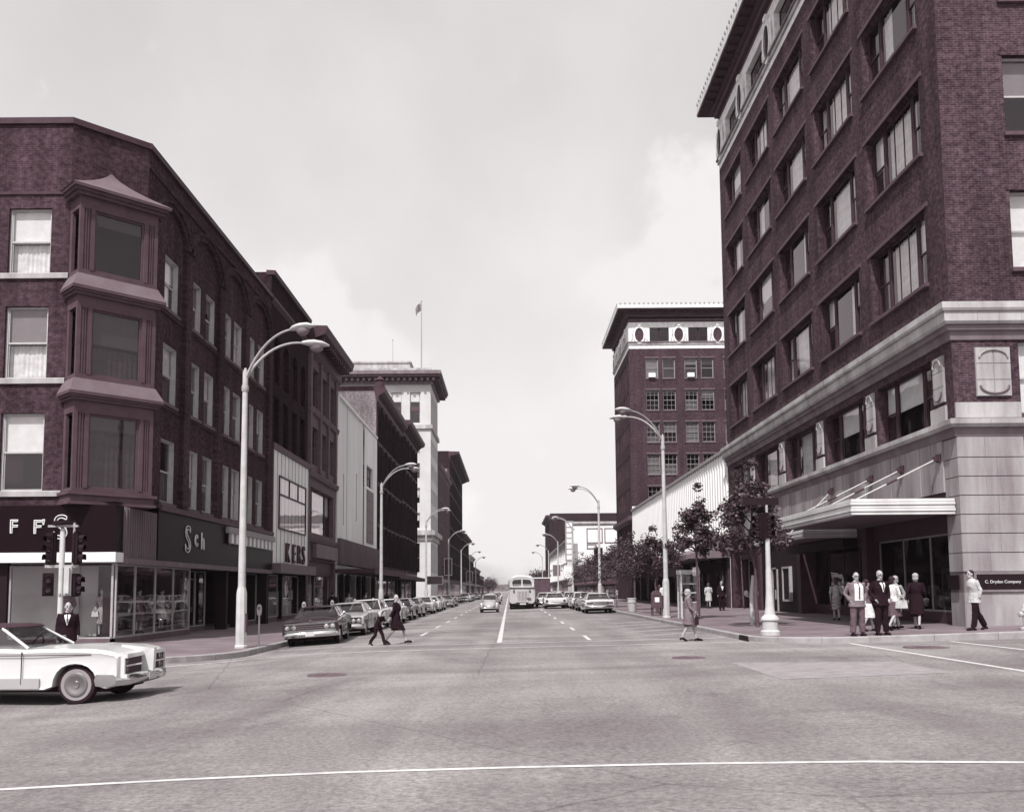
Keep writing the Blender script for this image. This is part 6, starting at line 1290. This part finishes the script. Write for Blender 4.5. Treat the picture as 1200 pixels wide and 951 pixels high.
def spots():
    m = bpy.data.materials.new('print_cloth'); m.use_nodes = True; N = m.node_tree.nodes; L = m.node_tree.links; b = N['Principled BSDF']; t = N.new('ShaderNodeTexCoord'); v = N.new('ShaderNodeTexVoronoi'); v.inputs['Scale'].default_value = 28
    cr = N.new('ShaderNodeValToRGB'); cr.color_ramp.elements[0].position = .3; cr.color_ramp.elements[1].position = .4; cr.color_ramp.elements[0].color = tone(.6); cr.color_ramp.elements[1].color = tone(.16); L.new(t.outputs['Object'], v.inputs['Vector']); L.new(v.outputs['Distance'], cr.inputs[0]); L.new(cr.outputs[0], b.inputs['Base Color']); MATS['print_cloth'] = m
spots()
BASE = dict(pelvis=(0, 0, .96), waist=(0, .0, 1.10), chest=(0, 0, 1.32), neck=(0, .015, 1.50), head=(0, -.01, 1.63),
            shL=(.185, .01, 1.43), elL=(.235, .04, 1.15), wrL=(.245, -.02, .91), shR=(-.185, .01, 1.43), elR=(-.235, .04, 1.15), wrR=(-.245, -.02, .91),
            hpL=(.09, 0, .93), knL=(.10, -.02, .51), anL=(.10, .02, .085), hpR=(-.09, 0, .93), knR=(-.10, -.02, .51), anR=(-.10, .02, .085), toeL=None, toeR=None, look=0)
WRK = bpy.data.textures.new('cloth_folds', 'CLOUDS'); WRK.noise_scale = .10; WRK.noise_depth = 2
def remesh(o, v, fold=False):
    md = o.modifiers.new('surface', 'REMESH'); md.mode = 'VOXEL'; md.voxel_size = v; md.use_smooth_shade = True
    if fold:
        d = o.modifiers.new('folds', 'DISPLACE'); d.texture = WRK; d.strength = .022; d.mid_level = .45; d.texture_coords = 'LOCAL'
def rings_mb(m, rs, n=16): return m.loft([[(c[0] + rx * math.cos(2 * math.pi * k / n), c[1] + ry * math.sin(2 * math.pi * k / n), c[2]) for k in range(n)] for c, rx, ry in rs])
def lerp(a, b, t): return tuple(a[i] + (b[i] - a[i]) * t for i in range(3))
def person(label, x, y, z, yaw, h=1.75, pose=None, top='jacket', tm='cloth_grey', bottom='trousers', bm='cloth_grey', hair='short', hm='hair_dark', shirt=None, tie=False, sleeves=1.0, shoe='leather_black', group=None, fine=True, hem=.46, mannequin=False, glasses=False, name='person', fem=False, buttoned=True, skin='skin', girth=1.0):
    J = dict(BASE); J.update(pose or {}); t = thing(name, label, 'mannequin' if mannequin else 'person', (x, y, z), yaw, group); sF = h / 1.75; t.scale = (sF, sF, sF)
    sk = MATS[skin]; g = girth; sw = .90 if fem else 1.0
    b = MB(); v = lambda k: Vector(J[k])
    def leg(m, s, r0, r1, r2, end=1.0):
        hp, kn, an = v('hp' + s), v('kn' + s), v('an' + s)
        m.tube([hp + Vector((0, 0, .05)), hp.lerp(kn, .45), kn, kn.lerp(an, .35) + Vector((0, .012, 0)), kn.lerp(an, .98 * end)], [r0, (r0 + r1) / 2 * 1.02, r1, (r1 + r2) / 2 * 1.05, r2], 12)
    def arm(m, s, r0, r1, r2, end=1.0):
        a, e, w = v('sh' + s), v('el' + s), v('wr' + s); c = v('chest')
        pts = [a.lerp(c, .25), a, a.lerp(e, .5), e]; rs = [r0 * .9, r0, (r0 + r1) / 2, r1]
        if end > .5: pts += [e.lerp(w, min(1, .5)), e.lerp(w, end)]; rs += [(r1 + r2) / 2, r2]
        m.tube(pts, rs, 10)
    def torso(m, d, lo, sh=True, flare=0):
        p, w, c, n = v('pelvis'), v('waist'), v('chest'), v('neck'); rs = []
        if lo < .9: rs.append(((p.x, p.y, lo), .165 * g * sw + d + flare, .118 * g + d + flare))
        rs += [((p.x, p.y, p.z - .02), .165 * g * (1.03 if fem else 1) + d, .118 * g + d), (tuple(w), (.125 if fem else .145) * g + d, .095 * g + d), (tuple(c - Vector((0, 0, .04))), .165 * sw * g + d, .118 * g + d), (tuple(c.lerp(n, .45)), .17 * sw + d, .10 + d), (tuple(c.lerp(n, .75)), .115 * sw + d, .08 + d * .6), (tuple(n), .065 + d * .4, .062 + d * .4)]
        rings_mb(m, rs)
    def hand(m, s):
        w = v('wr' + s); e = v('el' + s); d = (w - e).normalized(); sd = 1 if s == 'L' else -1
        f = Vector((0, -1, 0)); f = (f - d * f.dot(d)).normalized(); o = d.cross(f).normalized()
        m.tube([w - d * .02, w + d * .03, w + d * .085], [(.027, .022), (.04, .018), (.036, .016)], 8)
        for k, L_ in enumerate((.062, .075, .070, .055)):
            q = w + d * .08 + f * (.028 - .019 * k); q1 = q + d * L_ * .5; q2 = q1 + (d * .8 - o * sd * .5).normalized() * L_ * .5
            m.tube([q, q1, q2], [.0095, .009, .0075], 6)
        q = w + d * .025 + f * .03; m.tube([q, q + (d + f * .9).normalized() * .035, q + (d + f * .55).normalized() * .068], [.012, .011, .008], 6)
    # skin: one continuous figure
    torso(b, -.008, .88)
    for s in 'LR': leg(b, s, .078, .052, .036); arm(b, s, .045, .036, .026); hand(b, s)
    for s in 'LR':
        an = v('an' + s); toe = Vector(J['toe' + s]) if J.get('toe' + s) else an + Vector((0, -.17, -.055)); b.tube([an + Vector((0, .03, -.02)), an.lerp(toe, .4), toe], [.036, .034, .026], 8)
    n_, hd = v('neck'), v('head'); b.tube([n_ - Vector((0, 0, .06)), n_.lerp(hd, .5), hd - Vector((0, 0, .02))], [.06, .052, .052], 10)
    Mh = Matrix.Rotation(J['look'], 3, 'Z')
    b.ell(hd + Vector((0, 0, .02)), (.074, .092, .105), 16, 11, Mh); b.ell(hd + Mh @ Vector((0, -.03, -.065)), (.052, .058, .055), 12, 8, Mh); b.ell(hd + Mh @ Vector((0, -.092, -.012)), (.014, .02, .026), 8, 6, Mh)
    for s in (-1, 1): b.ell(hd + Mh @ Vector((s * .076, .01, -.005)), (.012, .022, .032), 8, 6, Mh)
    body = obj('body', b, sk, t, smooth=60); remesh(body, .0105 if fine else .02)
    if fine:
        for s in (-1, 1): obj('eye', MB().ell(hd + Mh @ Vector((s * .031, -.080, .012)), (.018, .012, .011), 8, 6), MATS['eye_dark'], t); obj('eyebrow', MB().tube([hd + Mh @ Vector((s * .014, -.086, .032)), hd + Mh @ Vector((s * .048, -.078, .034))], .007, 5), MATS[hm] if hm != 'bald' else MATS['hair_grey'], t)
        obj('mouth', MB().ell(hd + Mh @ Vector((0, -.086, -.058)), (.024, .006, .006), 8, 5), MATS['lip'], t)
        if glasses:
            m = MB()
            for s in (-1, 1): m.tube([hd + Mh @ Vector((s * .032 + .024 * math.cos(a), -.096, .012 + .018 * math.sin(a))) for a in [2 * math.pi * k / 10 for k in range(11)]], .004, 4).tube([hd + Mh @ Vector((s * .055, -.094, .015)), hd + Mh @ Vector((s * .077, .0, .012))], .004, 4)
            m.tube([hd + Mh @ Vector((-.01, -.097, .016)), hd + Mh @ Vector((.01, -.097, .016))], .004, 4); obj('glasses', m, MATS['eye_dark'], t)
    # hair
    hm_ = MATS[hm]; m = MB()
    if hair == 'short': m.ell(hd + Mh @ Vector((0, .022, .052)), (.080, .092, .088), 14, 9, Mh).ell(hd + Mh @ Vector((0, .045, .0)), (.076, .062, .075), 12, 8, Mh)
    elif hair == 'fringe': m.ell(hd + Mh @ Vector((0, .05, .005)), (.082, .058, .055), 12, 8, Mh)
    elif hair == 'set': m.ell(hd + Mh @ Vector((0, .025, .055)), (.098, .11, .098), 14, 9, Mh).ell(hd + Mh @ Vector((0, .055, -.03)), (.092, .075, .09), 12, 8, Mh)
    elif hair == 'hat': m.lathe([(.14, .045), (.145, .055), (.1, .07), (.095, .14), (.06, .16), (.01, .15)], 16, tuple(hd + Vector((0, .01, .0))))
    ho = obj('hair' if hair != 'hat' else 'hat', m, hm_, t, smooth=60)
    # clothes
    if bottom == 'trousers':
        m = MB(); p = v('pelvis'); rings_mb(m, [((p.x, p.y, .86), .165 * g, .125 * g), ((p.x, p.y, .95), .175 * g, .135 * g), (tuple(v('waist') - Vector((0, 0, .02))), .155 * g, .115 * g)])
        for s in 'LR': leg(m, s, .105 * g, .082, .078, .985)
        o = obj('trousers', m, MATS[bm], t, smooth=60); remesh(o, .014 if fine else .025, fine)
        if fine: obj('belt', rings_mb(MB(), [(tuple(v('waist') + Vector((0, 0, dz))), .157 * g, .117 * g) for dz in (-.055, -.02)]), MATS['leather_black'], t)
    else:
        m = MB(); p = v('pelvis'); kx = (v('knL').x + v('knR').x) / 2; ky = (v('knL').y + v('knR').y) / 2; spread = abs(v('knL').y - v('knR').y) / 2
        rings_mb(m, [((kx, ky, hem), .17 + .02, .14 + spread * .8), ((kx * .6, ky * .6, hem + .2), .19, .15 + spread * .4), ((p.x, p.y, p.z - .06), .185, .14), (tuple(v('waist')), .137 * g, .107 * g)], 20)
        o = obj('skirt', m, MATS[bm], t, smooth=60); remesh(o, .014 if fine else .025, fine)
    m = MB()
    if top == 'jacket': torso(m, .036, .80, flare=.02)
    elif top == 'coat': torso(m, .034, hem + .06, flare=.06)
    else: torso(m, .014, 1.0 if bottom == 'trousers' else .98)
    for s in 'LR': arm(m, s, .068 if top != 'blouse' else .058, .054, .046, sleeves)
    o = obj({'jacket': 'jacket', 'coat': 'coat'}.get(top, 'shirt'), m, MATS[tm], t, smooth=60); remesh(o, .013 if fine else .025, fine)
    if shirt:
        c, n, w = v('chest'), v('neck'), v('waist'); dw = .052 if buttoned else .085
        f0 = n + Vector((0, -.075, -.01)); f1 = c + Vector((0, -.172 * g, .02)); f2 = w + Vector((0, -.160 * g, .02 if buttoned else -.08))
        def sec(p_, a, dep): return [p_ + Vector((-a, dep, 0)), p_ + Vector((-a * .5, dep * .3, 0)), p_ + Vector((a * .5, dep * .3, 0)), p_ + Vector((a, dep, 0)), p_ + Vector((a * .6, .08, 0)), p_ + Vector((-a * .6, .08, 0))]
        if buttoned: S_ = [(f0, .055, .03), (f0.lerp(f1, .5) + Vector((0, -.012, 0)), .075, .02), (f1, .055, .012), (f1.lerp(f2, .75), .008, .008)]
        else: S_ = [(f0, .06, .03), (f0.lerp(f1, .5) + Vector((0, -.014, 0)), .11, .03), (f1 + Vector((0, -.012, 0)), .125, .035), (f2 + Vector((0, -.012, 0)), .125, .035), (f2 + Vector((0, -.008, -.05)), .12, .035)]
        obj('shirt', MB().loft([sec(*q_) for q_ in S_]), MATS[shirt], t, smooth=40)
        if tie:
            e_ = Vector((0, -.022, 0)); K_ = [(f0 + Vector((0, -.004, -.02)), .012), (f0.lerp(f1, .35) + e_, .008), (f1 + e_ * .9, .011)] + ([] if buttoned else [(f2 + e_ * .9, .013)]) + ([(f1.lerp(f2, .5) + e_ * .5, .009)] if buttoned else [])
            obj('tie', MB().loft([[p_ + Vector((-a_, 0, 0)), p_ + Vector((a_, 0, 0)), p_ + Vector((a_, .02, 0)), p_ + Vector((-a_, .02, 0))] for p_, a_ in K_]), MATS['cloth_black'], t)
        obj('collar', MB().lathe([(.066, -.03), (.072, .015), (.06, .02)], 14, tuple(n)), MATS[shirt], t, smooth=50)
    for s in 'LR':
        an = v('an' + s); toe = Vector(J['toe' + s]) if J.get('toe' + s) else an + Vector((0, -.17, -.055)); d = (toe - an); d.normalize()
        m = MB(); m.tube([an + Vector((0, .055, -.045)), an + Vector((0, .0, -.02)), an.lerp(toe, .45) + Vector((0, 0, -.008)), toe, toe + d * .05], [.03, .046, .044, .042, .022], 10); 
        heel = an + Vector((0, .05, -.06)); m.box(heel.x - .028, heel.x + .028, heel.y - .03, heel.y + .03, heel.z - .026, heel.z + .02)
        o = obj('shoe', m, MATS[shoe], t, smooth=60)
    return t
zR = zs(10)
WALK = dict(hpL=(.08, -.02, .93), knL=(.09, -.24, .53), anL=(.09, -.36, .12), toeL=(.09, -.52, .10), hpR=(-.08, .02, .93), knR=(-.09, .06, .50), anR=(-.09, .34, .15), toeR=(-.09, .22, .03),
            elL=(.24, .13, 1.17), wrL=(.23, .07, .94), elR=(-.24, -.02, 1.16), wrR=(-.22, -.2, 1.0))
STRIDE = dict(WALK, knL=(.08, -.16, .52), anL=(.08, -.25, .09), toeL=(.08, -.42, .035), knR=(-.08, .04, .51), anR=(-.08, .24, .13), toeR=(-.08, .10, .03))
POCKET = dict(elL=(.30, .10, 1.17), wrL=(.20, -.03, .97), elR=(-.30, .10, 1.17), wrR=(-.20, -.03, .97), anL=(.13, .0, .085), knL=(.12, -.02, .51), anR=(-.13, .02, .085), knR=(-.12, -.02, .51))
person('balding man in open grey suit with white shirt and dark tie, hands in pockets', 9.90, 26.65, zs(9.9) + .006, R(4), 1.80, POCKET, 'jacket', 'cloth_grey', 'trousers', 'cloth_midgrey', 'fringe', 'hair_grey', 'cloth_white', True, girth=1.1, buttoned=False, glasses=True)
person('man in buttoned black suit standing next to the grey-suited man', 10.60, 26.7, zs(10.6) + .006, R(8), 1.82, dict(elL=(.27, .06, 1.15), wrL=(.20, -.08, .98), elR=(-.27, .08, 1.15), wrR=(-.19, -.06, .97), anL=(.13, .0, .085), anR=(-.12, .02, .085)), 'jacket', 'cloth_black', 'trousers', 'cloth_black', 'short', 'hair_grey', 'cloth_white', True, girth=1.05, glasses=True)
person('woman in white blouse and dark skirt hurrying behind the suited men', 11.85, 28.9, zs(11.9), R(118), 1.64, dict(WALK, elR=(-.23, -.06, 1.16), wrR=(-.15, -.24, 1.08)), 'blouse', 'cloth_white', 'skirt', 'cloth_midgrey', 'set', 'hair_dark', sleeves=.75, fem=True)
person('elderly person in long black coat behind the woman in white blouse', 12.75, 29.3, zs(12.7), R(150), 1.72, STRIDE, 'coat', 'cloth_black', 'skirt', 'cloth_black', 'set', 'hair_grey', fem=True, hem=.40)
person('woman in pale dress half hidden by the black coat', 12.35, 29.9, zs(12.3), R(-60), 1.66, STRIDE, 'blouse', 'cloth_stone', 'skirt', 'cloth_pale', 'set', 'hair_grey', fem=True, sleeves=.6)
person('woman in white skirt almost hidden by the black-suited man', 11.05, 28.9, zs(11), R(100), 1.58, STRIDE, 'blouse', 'cloth_midgrey', 'skirt', 'cloth_white', 'set', 'hair_dark', fem=True, sleeves=.6)
person('dark-haired man in pale jacket and black trousers striding past the stone plaque', 13.72, 27.6, zs(13.7), R(-82), 1.76, dict(STRIDE, knL=(.08, -.05, .52), anL=(.08, -.12, .085), toeL=(.08, -.29, .03), knR=(-.08, .13, .50), anR=(-.08, .36, .12), toeR=(-.08, .26, .03), chest=(0, -.03, 1.32), neck=(0, -.05, 1.50), head=(0, -.09, 1.63), shL=(.17, -.03, 1.43), shR=(-.17, -.03, 1.43), elL=(.22, .06, 1.16), wrL=(.20, .02, .95), elR=(-.22, .08, 1.16), wrR=(-.2, .0, .95)), 'jacket', 'cloth_pale', 'trousers', 'cloth_black', 'short', 'hair_dark')
person('woman in pale blouse and plaid skirt walking away along the shop windows', 13.0, 37.2, zs(13), R(165), 1.62, STRIDE, 'blouse', 'cloth_pale', 'skirt', 'plaid', 'set', 'hair_brown', fem=True, sleeves=.5)
person('woman in light coat by the dark shop under the ribbed store', 13.1, 61.5, zs(13.1), R(170), 1.64, STRIDE, 'coat', 'cloth_pale', 'skirt', 'cloth_pale', 'set', 'hair_brown', fem=True, fine=False)
person('older woman in grey coat crossing with a black handbag', 5.60, 29.3, zr(5.6), R(80), 1.60, dict(STRIDE, elR=(-.22, -.05, 1.15), wrR=(-.20, -.2, 1.0), elL=(.23, .08, 1.14), wrL=(.22, -.02, .95)), 'coat', 'cloth_grey', 'skirt', 'cloth_midgrey', 'set', 'hair_grey', fem=True, hem=.50)
person('woman in black dress leading a child across the street', -3.85, 31.7, zr(-3.85), R(86), 1.66, dict(WALK, chest=(0, -.03, 1.32), elR=(-.23, .05, 1.17), wrR=(-.26, .15, .98), elL=(.24, .06, 1.16), wrL=(.25, .12, .92), look=-.9), 'coat', 'cloth_black', 'skirt', 'cloth_black', 'short', 'hair_grey', fem=True, hem=.50, shoe='leather_black')
person('small child in dark clothes leaning forward beside the woman in black', -4.42, 31.25, zr(-4.4), R(70), 1.20, dict(WALK, chest=(0, -.18, 1.28), neck=(0, -.28, 1.43), head=(0, -.36, 1.54), shL=(.17, -.16, 1.40), shR=(-.17, -.16, 1.40), elL=(.2, -.3, 1.2), wrL=(.14, -.42, 1.22), elR=(-.22, -.2, 1.14), wrR=(-.2, -.34, 1.0), waist=(0, -.06, 1.1)), 'jacket', 'cloth_black', 'trousers', 'cloth_black', 'short', 'hair_dark')
person('balding man in black suit and white shirt beyond the white coupe', -10.95, 23.2, zr(-10.95), R(20), 1.70, dict(look=.25), 'jacket', 'cloth_black', 'trousers', 'cloth_black', 'fringe', 'hair_grey', 'cloth_white', True, girth=1.12)
person('man in dark suit on the pavement by the pale shop panel', -10.6, 56, zs(-10.6), R(175), 1.74, STRIDE, 'jacket', 'cloth_black', 'trousers', 'cloth_midgrey', 'short', 'hair_dark', fine=False)
person('woman in pale blouse on the pavement by the cornice building', -10.9, 63.5, zs(-10.9), R(-10), 1.62, STRIDE, 'blouse', 'cloth_pale', 'skirt', 'cloth_black', 'set', 'hair_dark', fem=True, fine=False)
person('man in hat under the pale store canopy', -11.2, 73, zs(-11.2), R(0), 1.74, STRIDE, 'jacket', 'cloth_midgrey', 'trousers', 'cloth_black', 'hat', 'cloth_black', 'cloth_white', fine=False)
person('woman in dark coat under the pale store canopy', -10.4, 79, zs(-10.4), R(180), 1.62, STRIDE, 'coat', 'cloth_black', 'skirt', 'cloth_black', 'set', 'hair_brown', fem=True, fine=False)
person('man in white shirt beneath the ribbed store trees', 9.6, 58, zs(9.6), R(0), 1.76, STRIDE, 'blouse', 'cloth_white', 'trousers', 'cloth_black', 'short', 'hair_dark', fine=False)
person('woman in grey dress beneath the ribbed store trees', 10.6, 66, zs(10.6), R(180), 1.62, STRIDE, 'blouse', 'cloth_midgrey', 'skirt', 'cloth_midgrey', 'set', 'hair_brown', fem=True, fine=False)
person('man in dark jacket in the shop doorway past the office building', 12.6, 55.5, zs(12.6), R(10), 1.76, {}, 'jacket', 'cloth_black', 'trousers', 'cloth_black', 'short', 'hair_dark', 'cloth_white', fine=False)
MAN = dict(elL=(.25, .03, 1.16), wrL=(.2, -.16, 1.03), elR=(-.27, .05, 1.17), wrR=(-.2, -.14, 1.0))
person('mannequin in dark jacket and pale skirt in the neon shop window', -15.35, 32.45, .40, R(15), 1.66, MAN, 'jacket', 'cloth_midgrey', 'skirt', 'cloth_pale', 'set', 'hair_brown', mannequin=True, name='mannequin', fem=True, fine=False, group='shop window mannequins')
person('mannequin in spotted dress holding a white bag in the neon shop window', -14.15, 32.5, .40, R(5), 1.66, MAN, 'blouse', 'print_cloth', 'skirt', 'print_cloth', 'set', 'hair_brown', mannequin=True, name='mannequin', fem=True, fine=False, sleeves=.4, group='shop window mannequins')
person('mannequin in dark dress in the glazed corner shop window', -13.95, 35.2, .40, R(60), 1.64, MAN, 'blouse', 'cloth_midgrey', 'skirt', 'cloth_midgrey', 'set', 'hair_dark', mannequin=True, name='mannequin', fem=True, fine=False, group='shop window mannequins')
person('mannequin in pale dress further along the glazed shop window', -14.0, 37.6, .40, R(80), 1.64, MAN, 'blouse', 'cloth_pale', 'skirt', 'cloth_pale', 'set', 'hair_dark', mannequin=True, name='mannequin', fem=True, fine=False, group='shop window mannequins')
def bag(label, x, y, z, yaw, w, h, d, m_):
    t = thing('handbag', label, 'handbag', (x, y, z), yaw); obj('body', MB().prism([(-w / 2, 0), (w / 2, 0), (w / 2 * .85, h), (-w / 2 * .85, h)], -d / 2, d / 2, 'y'), MATS[m_], t); obj('handle', MB().tube([(-w * .3, 0, h), (-w * .2, 0, h + .1), (w * .2, 0, h + .1), (w * .3, 0, h)], .01, 6), MATS[m_], t); obj('clasp', MB().box(-.02, .02, -d / 2 - .01, d / 2 + .01, h - .02, h + .01), MATS['chrome'], t)
bag('black handbag carried by the older woman in grey coat', 5.80, 29.02, zr(5.6) + .52, R(75), .30, .26, .1, 'leather_black'); bag('white handbag carried by the woman in white blouse', 12.05, 28.75, zs(12) + .68, R(20), .40, .24, .1, 'leather_pale'); bag('white handbag held by the mannequin in the spotted dress', -14.32, 32.33, 1.10, 0, .24, .18, .08, 'leather_pale')

# ------------------------------------------------------------------ summer haze over the whole street
hz = bpy.data.materials.new('haze'); hz.use_nodes = True; N = hz.node_tree.nodes; N.clear(); o = N.new('ShaderNodeOutputMaterial'); pv = N.new('ShaderNodeVolumePrincipled'); hz.node_tree.links.new(pv.outputs[0], o.inputs['Volume'])
pv.inputs['Color'].default_value = (.97, .95, .955, 1); pv.inputs['Density'].default_value = .00012; pv.inputs['Anisotropy'].default_value = 0
obj('haze', MB().box(-2600, 2600, -1700, 3500, -1.8, 62), hz, kind='stuff')
